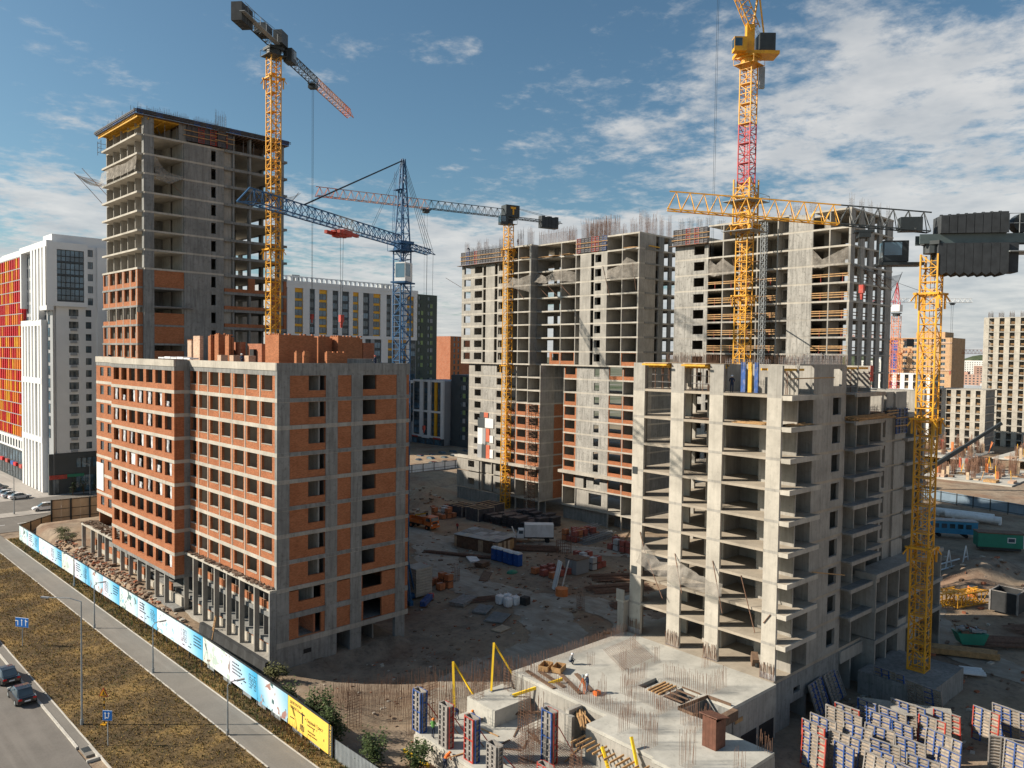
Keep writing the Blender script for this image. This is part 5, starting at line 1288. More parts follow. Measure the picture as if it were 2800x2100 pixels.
# top storey: yellow beams, ply, props, scaffold
for a0, a1 in ((1.6, 6.4), (8.1, 11.2), (12.9, 16.4)):
 if a0 != 1.6:
  MB().box(-0.5, 5.0, a0 + 0.1, a1 - 0.1, 34.35, 34.42).build('deck_plywood', M_PLY, F)
  for i in range(9): MB().beam((-0.7 + i * 0.55, a0 + 0.1, 34.2), (-0.7 + i * 0.55, a1 - 0.1, 34.2), 0.1, 0.2).build('deck_beam', M_WOODY, F)
  for i in range(5): MB().beam((-0.4, a0 + 0.3 + i * 0.6, 33.98), (5.0, a0 + 0.3 + i * 0.6, 33.98), 0.1, 0.2).build('deck_beam', M_WOODY, F)
  for i in range(14):
   x, y = U(0.4, 4.5), U(a0 + 0.3, a1 - 0.3); MB().tube((x, y, 31.5), (x, y, 33.9), 0.04, 5).build('prop', M_REBAR, F)
  for zz in (32.3, 33.1): MB().tube((0.6, a0 + 0.3, zz), (0.6, a1 - 0.3, zz), 0.035, 4).build('scaffold_rail', M_REBARG, F)
for (y0, y1, m_) in ((4.6, 5.1, M_FBLUE), (3.9, 4.3, M_WOODY), (3.2, 3.6, M_FBLUE)): MB().box(1.0, 1.2, y0, y1, 31.6, 34.6).build('column_shutter', m_, F)
for i in range(9):
 x, y = U(0.6, 5.5), U(0.3, 3.0); MB().tube((x, y, 31.5), (x, y, 34.0), 0.04, 5).build('prop', M_REBAR, F)
for i in range(4): MB().beam((0.4, 0.4 + i * 0.7, 33.95), (4.4, 0.2 + i * 0.7, 33.95), 0.12, 0.22).build('deck_beam', M_WOODY, F)
MB().beam((1.0, -0.3, 33.1), (8.0, -1.2, 33.2), 0.1).build('loose_beam', M_WOOD, F)
for i in range(5): MB().beam((13.4, 0.2 + i * 0.6, 34.1), (18.6, 0.1 + i * 0.6, 34.1), 0.12, 0.22).build('deck_beam', M_WOODY, F)
for i in range(12):
 x, y = U(13.5, 19), U(0.3, 3.5); MB().tube((x, y, 31.5), (x, y, 34.0), 0.04, 5).build('prop', M_REBAR, F)
for zz in (32.1, 32.8, 33.5): MB().tube((13.4, 0.1, zz), (19.4, 0.1, zz), 0.035, 4).build('scaffold_rail', M_REBARG, F)
MB().box(18.6, 19.3, -0.25, -0.2, 32.6, 34.4).build('warning_board', M_FRED, F)
MB().box(3.2, 13.2, 0.0, 0.3, 34.36, 34.5).build('edge_beam', M_CONC, F)
wall_cell(F, 'L', 4.0, 8.0, 31.5, 34.4, 8.0, 0.25, M_CONCL, 'inner_wall')
# timber on the floors
planks(F, 0.3, 3.0, 1.9, 6.0, 28.52, 14); planks(F, 0.6, 5.6, -0.7, 1.2, 28.53, 14, 'x'); planks(F, 0.5, 2.5, 8.2, 11, 28.52, 18, 'y', M_WOODD)
for i in range(34): MB().beam((13.5 + U(-.5, .3), -0.9 + U(-.5, 1.2), 28.55 + 0.07 * (i // 6)), (22.0 + U(-1, 1.5), -0.9 + U(-.5, 1.2), 28.55 + 0.07 * (i // 6)), 0.1).build('timber_length', M_WOOD, F)
formwork_wall(F, 'R', 28.0, 31.2, 0.65, 26.2, 3.0, 31)
formwork_wall(F, 'R', 25.4, 27.8, 0.6, 28.4, 1.0, 33)
MB().box(21.5, 33, 0.95, 9, 28.9, 29.0).build('deck_plywood', M_WOODD, F)
rebar_field(F, 'starter_bars', [(22, 33, 1.2, 1.8, 29.0, 0.8), (22, 34, 4, 5, 29.0, 0.9), (0.3, 4.5, 0.2, 0.6, 34.4, 0.8), (4, 12.5, 0.1, 0.4, 34.5, 1.1), (0.2, 0.5, 1.6, 6.4, 34.4, 0.6)], 1, 0.25, 0.018, M_REBARG)
net(F, ([(0, 16.4, 14.6), (-.5, 13.5, 12.8), (-.3, 11, 13.2), (-.8, 8.2, 12.6), (-.6, 5.6, 12.2)], [(-1.9, 15.6, 12.6), (-2.1, 13, 11.8), (-2.2, 10.5, 11.6), (-2.0, 8, 11.4), (-1.6, 5.2, 11.2)]), 0.5, 24)
net_arms(F, [((-.05, 15.5, 12.6), (-.6, 13, 9.0)), ((-.05, 11.9, 14), (-1.6, 9.8, 10.5)), ((-.05, 7.2, 14.2), (-1.2, 5.2, 9.5)), ((-.05, 3.9, 13.4), (-.4, 2.0, 8.2)), ((-.1, 1.3, 9.3), (-.1, 0.6, 10.3)), ((-.1, 16.6, 15.5), (-.3, 15.6, 13.2))])
MB().beam((6.0, -0.5, 13.6), (12.5, -0.8, 12.2), 0.1).build('loose_beam', M_WOOD, F)
MB().box(-0.05, -0.02, 17.2, 17.9, 21.9, 22.7).build('steel_plate', M_DARK, F); MB().box(-0.05, -0.02, 17.0, 17.8, 10.6, 11.5).build('steel_plate', M_DARK, F)
wb = tag(MB().obox((2.1, 3.4, 4.5), (0.35, 0.3, 0.25), (-0.2, 0.25, 0), (-.1, -.1, .45)).build('concrete_mixer', M_WOODD), 'small rusty concrete mixer in the ground floor bay of the open frame', 'mixer')
wb.parent = None; wb.location = (70.395, 34.637, 0); wb.rotation_euler = (0, 0, R(-2.57))
MB().tube((2.0, 3.0, 3.9), (2.0, 3.0, 4.3), 0.3, 10).build('wheel', M_TYRE, wb)
# ---------------------------------------------------------------- deck in front of F
P = thing('concrete_deck', 'pale cast concrete deck with starter bars in front of the open frame', 'deck', (70.395, 34.637, 0), R(-2.57))
dk = MB()
# top slab with a stair hole (-12,-8 x -0.3,2.5), a shaft hole and a row of slots
for x0, x1, y0, y1 in ((-17.7, -12.0, -0.4, 18.2), (-12.0, -8.0, 2.5, 2.9), (-12.0, -11.0, 2.9, 5.0), (-8.0, -0.42, -0.4, 5.0), (-12.0, -0.42, 8.0, 18.2), (-12.0, -10.8, 5.0, 8.0), (-8.1, -0.42, 5.0, 8.0), (-10.8, -8.1, 6.9, 7.15), (-10.8, -8.1, 5.0, 5.2), (-20.3, -17.7, -1.2, 5.9), (-20.6, -12.5, -7.0, -1.2), (-17.7, -12.5, -1.2, -0.4)):
 dk.box(x0, x1, y0, y1, 3.6, 3.9)
dk.build('deck_slab', M_SLAB, P)
MB().box(-12.3, -8.0, -1.0, -0.42, 3.0, 3.87).build('edge_shutter', M_WOODD, P)
sh = MB()
for x0, x1, y0, y1 in ((-12.2, -12.0, -0.4, 5), (-8.0, -7.8, -0.4, 8), (-12, -8, 2.6, 2.8), (-12.0, -8.0, 5.02, 5.18), (-12, -8, 8.0, 8.2)): sh.box(x0, x1, y0, y1, 0.5, 3.58)
sh.build('shaft_wall', M_CONCB, P)
MB().box(-12, -8, -0.4, 8, 0.3, 0.5).build('shaft_floor', M_CONCB, P)
for i in range(4): MB().beam((-8.3, 5.5 + i * 0.4, 3.98), (-11.0, 5.45 + i * 0.4, 3.98), 0.16, 0.12).build('plank', M_WOOD, P)
for i in range(4): MB().beam((-8.0 - i * 0.9, 3.0, 3.97), (-8.0 - i * 0.9, 5.0, 3.97), 0.1, 0.12).build('plank', M_WOODD, P)
for a, b_ in (((-12.0, 2.55), (-8.0, 2.2)), ((-8.0, 2.2), (-7.9, -0.2)), ((-12.1, 2.5), (-12.1, 0.9)), ((-12.1, 0.9), (-10.4, -0.5))): MB().beam((*a, 4.0), (*b_, 4.0), 0.08, 0.3).build('edge_board', M_WOODD, P)
for x0, x1, y0, y1 in ((-17.7, -17.4, 0, 18.2), (-17.6, -0.5, 17.9, 18.2), (-10.2, -0.4, -0.4, -0.1), (-12.7, -12.4, -7, -0.5), (-20.4, -20.1, -7, 5.9), (-20.0, -12.7, -7.0, -6.7)):
 MB().box(x0, x1, y0, y1, -1.6, 3.58).build('deck_wall', M_CONC, P)
for u in (-9.6, -6.5, -3.4): MB().box(u, u + 2.6, -0.44, -0.41, -1.5, 0.8).build('opening_dark_sheet', M_BLACK, P)  # black sheets on the wall paint the shade inside openings
MB().box(-7.6, -6.3, -0.45, -0.38, 2.2, 2.6).build('timber_infill', M_WOOD, P)
# lower slab with column shutters
LZ = 0.9
lo = MB().box(-28.4, -17.75, 5.9, 19.3, LZ - 0.3, LZ); lo.box(-28.6, -20.45, -7, 5.9, LZ - 0.31, LZ - 0.01); lo.build('lower_slab', M_SLAB, P)
MB().box(-28.5, -28.1, 0, 19.4, -1.6, LZ - 0.32).build('deck_wall', M_CONCL, P)
MB().box(-28.1, -17.8, 19.0, 19.38, -1.6, LZ - 0.32).build('deck_wall', M_CONCL, P)
MB().box(-22.5, -18.0, 15.2, 19.2, LZ + 0.0, LZ + 1.5).build('raised_slab', M_SLAB, P)
MB().box(-19.6, -17.9, 8.6, 9.0, LZ, 3.9).build('stub_wall', M_CONC, P); MB().box(-19.9, -19.5, 8.0, 11.6, LZ, 3.6).build('stub_wall', M_CONC, P)
for i in range(16): MB().beam((-20.0 + U(-.6, .6), 6.2 + U(-.2, .4), 3.3 + U(0, .3)), (-18.2 + U(-.6, .6), 8.6 + U(-.4, .4), 3.4 + U(0, .3)), 0.1).build('plank', M_WOOD, P)
for i in range(12): MB().beam((-20.9 + U(-.3, .3), -1.0 + i * 0.6, 3.2), (-22.3, -0.8 + i * 0.6, 3.0), 0.09, 0.16).build('plank', M_WOOD, P)
for i in range(16): MB().beam((-23.5 + i * 0.14, 17.5 - i * 0.05, LZ + 0.1), (-19.2 + i * 0.12, 15.0 - i * 0.12, LZ + 0.6), 0.12, 0.05).build('plank', M_WOODD, P)
for i in range(24):
 x, y = U(-27, -20.8), U(-4, 14); a = U(0, 3.1); l = U(1, 3.2)
 MB().beam((x, y, LZ + 0.05), (x + math.cos(a) * l, y + math.sin(a) * l, LZ + 0.08), 0.12, 0.06).build('plank', random.choice([M_WOODD, M_WOOD, M_WOODD]), P)
# starter bars
rb = [(-16.6, -15.9, v, v + 0.5, 3.9, 2.6) for v in (4.2, 7.5)] + [(-17.3, -17.0, 1, 17.6, 3.9, 1.5), (-16.8, -1, 17.2, 17.5, 3.9, 1.4)]
rb += [(-14.2, -11.9, 0.4, 0.7, 3.9, 1.9), (-14.6, -11.5, 2.9, 3.2, 3.9, 1.8), (-13.4, -13.1, 3.4, 8.0, 3.9, 1.7), (-7.4, -4.6, 2.4, 2.7, 3.9, 1.9), (-7.6, -7.3, 2.6, 7.4, 3.9, 1.7), (-12.2, -9, 8.4, 8.7, 3.9, 1.6), (-15.0, -12.0, -0.9, -0.6, 3.9, 1.7), (-5.2, -4.4, 10.4, 10.7, 3.9, 1.6), (-2.6, -1.6, 6.2, 6.5, 3.9, 1.4), (-9.4, -8.6, 11.2, 11.5, 3.9, 2.2), (-19.4, -18.2, 3.0, 3.2, 3.9, 2.4), (-19.9, -18.6, -0.2, 0.6, 3.9, 2.4), (-19.8, -18.8, -4.0, -3.2, 3.9, 2.8), (-17.0, -16.4, -6.8, -6.2, 3.9, 1.5), (-13.0, -12.7, -6.9, -5.8, 3.9, 1.5), (-4.2, -3.4, 14, 14.3, 3.9, 1.7), (-11.0, -10.3, 14.0, 14.3, 3.9, 1.3)]
rebar_field(P, 'starter_bars', rb, 1.6, 0.22, 0.014, M_REBAR, False)
rebar_field(P, 'starter_bars', [(-25.2, -24.2, 8.2, 9.0, LZ, 4.2), (-22.8, -21.8, 9.6, 10.4, LZ, 4.6), (-21.4, -20.6, 12.4, 13.2, LZ, 4.8), (-24.4, -23.6, 3.2, 4.0, LZ, 4.0), (-26.0, -25.2, 17.4, 18.2, LZ, 4.0), (-22.4, -21.4, 18.0, 18.8, LZ, 4.0), (-18.8, -17.9, 17.4, 18.2, LZ, 5.0)], 3, 0.24, 0.018, M_REBAR, True)
# reinforcement mats
mt = MB()
for i in range(22): mt.tube((-9.8 + i * 0.22, 10.6, 4.25 + 0.01 * i), (-7.6 + i * 0.22, 15.2, 4.5 + 0.01 * i), 0.014, 3); 
for i in range(20): mt.tube((-9.9 + i * 0.11, 10.6 + i * 0.23, 4.27 + 0.012 * i), (-5.1 + i * 0.11, 10.6 + i * 0.23, 4.45 + 0.012 * i), 0.014, 3)
for i in range(30): mt.tube((-27 + i * 0.2, 4, LZ + 0.1), (-25 + i * 0.2, 12.5, LZ + 0.15), 0.016, 3)
for i in range(34): mt.tube((-27 + i * 0.06, 4 + i * 0.25, LZ + 0.13), (-21 + i * 0.06, 4 + i * 0.25, LZ + 0.17), 0.016, 3)
o = mt.build('reinforcement_mat', M_REBAR, P); o['kind'] = 'stuff'
# a wall of bars in front of the deck, standing in the ground
rebar_field(P, 'starter_bars', [(-36.5, -28.5, 28.0, 28.3, -1.4, 2.6), (-36, -28, 29.6, 29.9, -1.4, 2.6), (-34, -23, 31.5, 31.8, -1.4, 2.4), (-30, -20, 30, 30.3, -1.4, 2.6), (-28.5, -10.5, 27.6, 27.9, -1.4, 2.8), (-27, -9.5, 25.6, 25.9, -1.4, 2.8), (-27, -18, 22.4, 22.7, -1.4, 3.2), (-36.8, -36.5, 24, 33, -1.4, 2.4), (-31, -26, 34, 34.4, -1.4, 2.0)], 2, 0.30, 0.017, M_REBAR, False)
for i, (u, v) in enumerate(((-31.5, 26), (-24, 24), (-17, 22.5))):
 rebar_field(P, 'starter_bars', [(u, u + 1.6, v, v + 0.5, -1.4, 5.0)], 2, 0.3, 0.018, M_REBAR, True)
def local_to_world(u, v, z): 
 a = R(-2.57); return (70.395 + u * math.cos(a) - v * math.sin(a), 34.637 + u * math.sin(a) + v * math.cos(a), z)
# column shutters
def column_shutter(u, v, h, c1, c2, label, w=1.2, d=0.5, rz=0.0, z=LZ):
 t_ = thing('column_shutter', label, 'formwork', local_to_world(u, v, z), R(-2.57) + rz, 'column shutters standing on the lower slab')
 for (x0, x1, y0, y1, m_) in ((-d / 2 - .04, -d / 2, -w / 2, w / 2, M_FGREY), (d / 2, d / 2 + .04, -w / 2, w / 2, M_FGREY), (-d / 2, d / 2, -w / 2 - .04, -w / 2, M_FPLY), (-d / 2, d / 2, w / 2, w / 2 + .04, M_FPLY)):
  MB().box(x0, x1, y0, y1, 0, h).build('facing', m_, t_)
 n = 9
 for sx, cc in ((-1, c1), (1, c2)):
  x0 = sx * (d / 2 + 0.045); x1 = sx * (d / 2 + 0.16); a, b_ = min(x0, x1), max(x0, x1)
  for y in (-w / 2, 0 - .05, w / 2 - 0.1): MB().box(a, b_, y, y + 0.1, 0, h).build('frame_stile', cc if abs(y + 0.05) > .01 else M_FGREY, t_)
  for k in range(n): MB().box(a, b_ - 0.01, -w / 2 + 0.1, w / 2 - 0.1, (h - .08) * k / (n - 1), (h - .08) * k / (n - 1) + 0.07).build('frame_rail', cc if k % 4 == 0 else M_FGREY, t_)
 for sy, cc in ((-1, c2), (1, c1)):
  y0 = sy * (w / 2 + 0.045); y1 = sy * (w / 2 + 0.15); a, b_ = min(y0, y1), max(y0, y1)
  for k in range(n): MB().box(-d / 2, d / 2, a, b_, (h - .08) * k / (n - 1), (h - .08) * k / (n - 1) + 0.07).build('frame_rail', cc if k % 3 == 0 else M_FGREY, t_)
  for xx in (-d / 2, d / 2 - 0.08): MB().box(xx, xx + 0.08, a - 0.01, b_ + .01, 0, h).build('frame_stile', cc, t_)
 MB().beam((d / 2 + .1, -w / 2 - .1, h * 0.7), (d / 2 + 1.6, -w / 2 - 1.0, 0), 0.08).build('push_pull_prop', M_FRED, t_)
 MB().beam((d / 2 + .1, w / 2, h * 0.6), (d / 2 + 1.9, w / 2 + 0.4, 0), 0.08).build('push_pull_prop', M_REBAR, t_)
 return t_
column_shutter(-28.0, 19.2, 3.7, M_FBLUE, M_FBLUE, 'blue column shutter, leftmost of the row on the lower slab')
column_shutter(-27.9, 15.4, 3.7, M_FGREY, M_FRED, 'grey column shutter with red corner, second from the left in the row')
column_shutter(-27.7, 12.1, 3.7, M_FRED, M_FBLUE, 'column shutter with red rails and blue side, third from the left')
column_shutter(-22.9, 7.7, 4.4, M_FBLUE, M_FRED, 'tallest column shutter, blue and red, at the edge of the pale deck')
column_shutter(-28.2, 8.6, 2.9, M_FGREY, M_FGREY, 'low cement grey column shutter near the bottom edge of the picture')
column_shutter(-25.6, 5.4, 1.6, M_FRED, M_FRED, 'short red shutter box between the grey and the tall column shutters')
# yellow tripod struts
def strut(a, b_, label, c_=None):
 t_ = thing('yellow_strut', label, 'strut', local_to_world(*a), 0, 'yellow steel struts on the lower slab')
 pa, pb = Vector(local_to_world(*a)), Vector(local_to_world(*b_))
 d = pb - pa
 MB().beam((0, 0, 0), d, 0.2, 0.26).build('strut_leg', paint('strut_yellow', (0.75, 0.48, 0.02), 0.5, 0.15, 1.0) if 'M_STR' not in globals() else M_STR, t_)
 if c_:
  pc = Vector(local_to_world(*c_)); MB().beam(d, pc - pa, 0.13, 0.16).build('strut_brace', M_STR, t_)
 MB().obox((0, 0, 0.03), (0.2, 0, 0), (0, 0.2, 0), (0, 0, 0.03)).build('foot_plate', M_GREY, t_)
M_STR = paint('strut_yellow', (0.75, 0.48, 0.02), 0.5, 0.15, 1.0)
strut((-23.4, 20.0, LZ), (-21.6, 22.6, LZ + 3.6), 'yellow strut frame leaning left, nearer the blue shutter', (-20.9, 19.0, LZ))
strut((-20.0, 18.6, LZ + 1.5), (-18.0, 20.6, LZ + 5.2), 'yellow strut frame standing on the raised slab', (-16.4, 18.6, LZ + 1.2))
strut((-19.2, 16.4, LZ + 1.6), (-15.9, 13.0, LZ + 3.4), 'yellow strut lying towards the pale deck edge')
strut((-29.5, 19.6, -0.6), (-29.6, 15.6, -0.4), 'yellow strut lying low at the bottom edge of the picture')
strut((-22.6, 0.9, LZ + 0.6), (-21.6, 3.0, LZ + 2.6), 'left one of two yellow struts at the bottom edge')
strut((-21.6, -1.2, LZ + 0.6), (-20.4, 1.0, LZ + 3.8), 'right one of two yellow struts at the bottom edge')
# brown site booth
M_BOOTH = paint('booth_brown', (0.13, 0.055, 0.035), 0.7, 0.25, 2)
bt = thing('site_booth', 'narrow brown plank booth with a sloping lid on the pale deck', 'booth', local_to_world(-15.2, -3.2, 3.9), R(-2.57))
for i in range(4):
 inst('plank', 'bt', lambda b: b.box(0, 0.03, 0, 0.31, 0, 2.5), M_BOOTH, bt, (-0.68, -0.64 + i * 0.32, 0))
 inst('plank', 'bt2', lambda b: b.box(0, 0.31, 0, 0.03, 0, 2.3), M_BOOTH, bt, (-0.64 + i * 0.32, -0.68, 0))
MB().box(-0.62, 0.65, -0.62, 0.65, 0, 2.2).build('box', M_WOODD, bt)
MB().obox((0.0, 0, 2.5), (0.9, 0, -0.22), (0, 0.85, 0), (0.01, 0, 0.04)).build('lid', M_BOOTH, bt)
# tubs, planks, box on the deck
for i, (u, v) in enumerate(((-14.9, 16.3), (-14.2, 15.2))):
 t_ = thing('mortar_tub', 'wooden mortar tub on the deck, ' + ('the one further from the seated worker' if i == 0 else 'the one nearer the seated worker'), 'tub', local_to_world(u, v, 3.9), R(20), 'mortar tubs on the deck')
 for (x0, x1, y0, y1) in ((-0.75, 0.75, -0.5, -0.44), (-0.75, 0.75, 0.44, 0.5), (-0.75, -0.69, -0.44, 0.44), (0.69, 0.75, -0.44, 0.44)): MB().box(x0, x1, y0, y1, 0.1, 0.6).build('side', M_WOOD, t_)
 MB().box(-0.7, 0.7, -0.45, 0.45, 0.04, 0.12).build('bottom', M_WOODD, t_)
for i, (u0, v0, u1, v1, lab) in enumerate(((-16.6, 17.2, -17.4, 12.6, 'long brown plank lying along the left edge of the deck'), (-15.7, 16.4, -16.5, 12.2, 'brown plank second from the left edge of the deck'), (-14.6, 14.6, -16.4, 10.2, 'brown plank beside the standing surveyor'), (-13.4, 13.6, -15.2, 9.9, 'brown plank lying behind the standing surveyor'))):
 o = MB().beam((0, 0, 0), Vector(local_to_world(u1, v1, 4.0)) - Vector(local_to_world(u0, v0, 4.0)), 0.4, 0.1).build('deck_plank', M_WOODD)
 o.location = local_to_world(u0, v0, 3.96); tag(o, lab, 'plank', 'planks on the deck')
o = MB().box(-0.3, 0.3, -0.22, 0.22, 0, 0.35).build('instrument_case', M_HIVIS); o.location = local_to_world(-15.3, 9.2, 3.9); tag(o, 'orange red instrument case at the feet of the surveyor', 'case')
MB().box(-0.08, 0.08, -0.25, 0.25, 0.352, 0.36).build('lid_strap', M_BLACK, o)
tp = thing('survey_tripod', 'orange survey tripod beside the standing worker on the deck', 'tripod', local_to_world(-15.9, 10.4, 3.9))
for a in (0, 2.1, 4.2): MB().beam((0.45 * math.cos(a), 0.45 * math.sin(a), 0), (0, 0, 1.4), 0.06).build('leg', M_HIVIS, tp)
MB().box(-.1, .1, -.1, .1, 1.4, 1.65).build('instrument', M_GREY, tp)
# ================================================================ tower cranes
def lattice_mast(b, w, h, post=0.16, br=0.08, n=2, ladder=True):
 a = w / 2
 for x in (-a, a):
  for y in (-a, a): b.box(x - post / 2, x + post / 2, y - post / 2, y + post / 2, 0, h)
 for k in range(n):
  z0, z1 = h * k / n, h * (k + 1) / n
  C_ = [(-a, -a), (a, -a), (a, a), (-a, a)]
  for i in range(4):
   p, q = C_[i], C_[(i + 1) % 4]
   b.beam((*p, z0 + 0.05), (*q, z0 + 0.05), br * 1.2)
   if (k + i) % 2: b.beam((*p, z0), (*q, z1), br)
   else: b.beam((*q, z0), (*p, z1), br)
   b.beam((*p, (z0 + z1) / 2), (*q, (z0 + z1) / 2), br * 0.7)
 if ladder:
  for y in (-0.2, 0.2): b.beam((a * 0.5, y, 0), (a * 0.5, y, h), 0.05)
  for k in range(int(h / 0.5)): b.beam((a * 0.5, -0.2, k * 0.5), (a * 0.5, 0.2, k * 0.5), 0.04)
  b.box(-a, a * 0.3, -a, a, h * 0.02, h * 0.02 + 0.04)
def lattice_jib(b, L, w, h, ch=0.13, br=0.07, n=3, inverted=False):
 # along +X; two lower chords at y=+-w/2, z=0, one upper chord at z=h
 for y in (-w / 2, w / 2): b.beam((0, y, 0), (L, y, 0), ch)
 b.beam((0, 0, h), (L, 0, h), ch)
 for k in range(n):
  x0, x1 = L * k / n, L * (k + 1) / n; xm = (x0 + x1) / 2
  for y in (-w / 2, w / 2): b.beam((x0, y, 0), (xm, 0, h), br); b.beam((xm, 0, h), (x1, y, 0), br)
  b.beam((x0, -w / 2, 0), (x0, w / 2, 0), br); b.beam((x0, -w / 2, 0), (x1, w / 2, 0), br * 0.8)
def crane(label, base, ztop, w, mat_fn, sec=3.0, name='tower_crane'):
 t_ = thing(name, label, 'crane', base)
 n = int(round((ztop - base[2]) / sec)); h = (ztop - base[2]) / n
 for k in range(n):
  m_ = mat_fn(base[2] + (k + 0.5) * h)
  inst('mast_section', (round(w, 2), round(h, 3), m_.name), lambda b: lattice_mast(b, w, h), m_, t_, (0, 0, k * h))
 return t_
def jib(t_, az, z, L, w, h, mats, sec=5.0, tilt=0.0, start=0.6, name='jib_section'):
 n = max(1, int(round((L - start) / sec))); l = (L - start) / n
 out = []
 for k in range(n):
  m_ = mats[min(len(mats) - 1, int(len(mats) * k / n))]
  s = start + k * l
  o = inst(name, (round(l, 3), w, h, m_.name), lambda b: lattice_jib(b, l, w, h), m_, t_, (math.cos(az) * math.cos(tilt) * s, math.sin(az) * math.cos(tilt) * s, z + math.sin(tilt) * s))
  o.rotation_euler = (0, -tilt, az); out.append(o)
 return out
def pol(az, s, z, side=0.0): return (math.cos(az) * s - math.sin(az) * side, math.sin(az) * s + math.cos(az) * side, z)
def obx(t_, name, mat, az, s0, s1, y0, y1, z0, z1, parent=None):
 o = MB().box(s0, s1, y0, y1, z0, z1).build(name, mat, parent or t_)
 if parent is None: o.rotation_euler = (0, 0, az)
 return o
def cab(t_, az, s, side, z, mat, sz=(1.9, 1.4, 2.1)):
 r_ = MB().box(-sz[0] / 2, sz[0] / 2, -sz[1] / 2, sz[1] / 2, 0, sz[2]).build('cab', mat, t_)
 r_.location = pol(az, s, z, side); r_.rotation_euler = (0, 0, az)
 MB().box(sz[0] / 2, sz[0] / 2 + 0.02, -sz[1] / 2 + .1, sz[1] / 2 - .1, 0.5, sz[2] - 0.15).build('cab_window', M_GLASSB, r_)
 for q in (-1, 1): MB().box(-sz[0] / 2 + .7, sz[0] / 2 - .1, min(q * sz[1] / 2, q * (sz[1] / 2 + .02)), max(q * sz[1] / 2, q * (sz[1] / 2 + .02)), 0.7, sz[2] - 0.2).build('cab_window', M_GLASSB, r_)
def hook_set(t_, az, s, z, drop, r=0.025, mat=M_DARK, hookmat=None, tw=1.2):
 tr = MB(); tr.box(-1.0, 1.0, -tw / 2, tw / 2, -0.35, -0.1); tr.box(-0.6, 0.6, -tw / 2 - .1, tw / 2 + .1, -0.9, -0.4)
 o = tr.build('trolley', hookmat or mat, t_); o.location = pol(az, s, z); o.rotation_euler = (0, 0, az)
 for d in (-0.35, 0.35):
  p = pol(az, s + d, z - 0.4); q = pol(az, s + d * 0.4, z - drop)
  MB().tube(p, q, r, 4).build('hoist_rope', M_DARK, t_)
 hb = MB(); c_ = pol(az, s, z - drop); hb.box(c_[0] - .25, c_[0] + .25, c_[1] - .25, c_[1] + .25, c_[2] - 0.9, c_[2]); hb.tube((c_[0], c_[1], c_[2] - 1.6), (c_[0], c_[1], c_[2] - 0.9), 0.12, 6, 0.2)
 hb.build('hook_block', hookmat or M_FRED, t_)
 return c_
def slew(t_, z, w, mat, plat=True):
 mb = MB(); mb.tube((0, 0, z), (0, 0, z + 0.9), w * 0.75, 12); mb.box(-w * 0.8, w * 0.8, -w * 0.8, w * 0.8, z + 0.9, z + 1.3)
 mb.build('slewing_ring', mat, t_)
 if plat:
  p = MB(); p.box(-w, w, -w, w, z - 0.1, z - 0.02)
  for a, b_ in (((-w, -w), (w, -w)), ((w, -w), (w, w)), ((w, w), (-w, w)), ((-w, w), (-w, -w))):
   p.beam((*a, z + 0.9), (*b_, z + 0.9), 0.05); p.beam((*a, z - 0.1), (*a, z + 0.9), 0.05)
  p.build('platform', mat, t_)
def collar(t_, z, w, mat):
 mb = MB(); a = w / 2 + 0.25
 for q in (-a, a): mb.beam((-a - .3, q, z), (a + .3, q, z), 0.22); mb.beam((q, -a - .3, z), (q, a + .3, z), 0.22)
 for x in (-a, a):
  for y in (-a, a): mb.beam((x, y, z), (x * 1.35, y * 1.35, z - 0.8), 0.12); mb.beam((x, y, z - 1.6), (x, y, z), 0.18)
 mb.build('mast_collar', mat, t_)
# crane 1: above the left tower
c1 = crane('yellow mast crane with dark boom turned to orange lattice, in front of the left tower', (60.5, 115.6, -1.3), 81.5, 1.65, lambda z: M_YEL)
az = R(38.4); L1 = 37
collar(c1, 78.0 - -1.3 - 0, 1.65, M_YEL); collar(c1, 52.5, 1.65, M_YEL)
slew(c1, 82.8, 1.5, M_DARK)
M_JOUT = paint('jib_orange_white', (0.60, 0.33, 0.22), 0.5, 0.35, 0.4)
jib(c1, az, 84.3, L1, 1.3, 1.7, [M_DARK, M_DARK, M_JOUT, M_JOUT, M_ORC], 4.5)
jib(c1, az + math.pi, 84.3, 12, 1.3, 0.6, [M_DARK], 4)
for i in range(4): obx(c1, 'counterweight', M_CW, az + math.pi, 9.0 + i * 0.9, 9.8 + i * 0.9, -0.8, 0.8, 83.2, 85.8)
obx(c1, 'machine_house', M_DARK, az, -1.6, 0.8, -2.0, -0.6, 84.3, 86.3); obx(c1, 'machine_house', M_DARK, az + math.pi, 2.5, 5.0, -0.9, 0.9, 84.5, 86.0)
obx(c1, 'walkway', M_GREY, az + math.pi, 1.0, 13.0, 0.7, 1.5, 84.2, 84.3)
for s in range(0, 13, 2): MB().beam(pol(az + math.pi, s, 84.3, 1.5), pol(az + math.pi, s, 85.4, 1.5), 0.05).build('rail_post', M_GREY, c1)
MB().beam(pol(az + math.pi, 0, 85.4, 1.5), pol(az + math.pi, 13, 85.4, 1.5), 0.05).build('rail', M_GREY, c1)
cab(c1, az, 1.8, -1.9, 82.3, M_DARK)
hook_set(c1, az, 16.5, 84.2, 41.0, 0.03)
for d in (1, -1): MB().tube(pol(az + math.pi, 10.5, 86.0, d * .6), pol(az + math.pi, 0.5, 86.9, d * .3), 0.04, 4).build('tie_bar', M_DARK, c1)
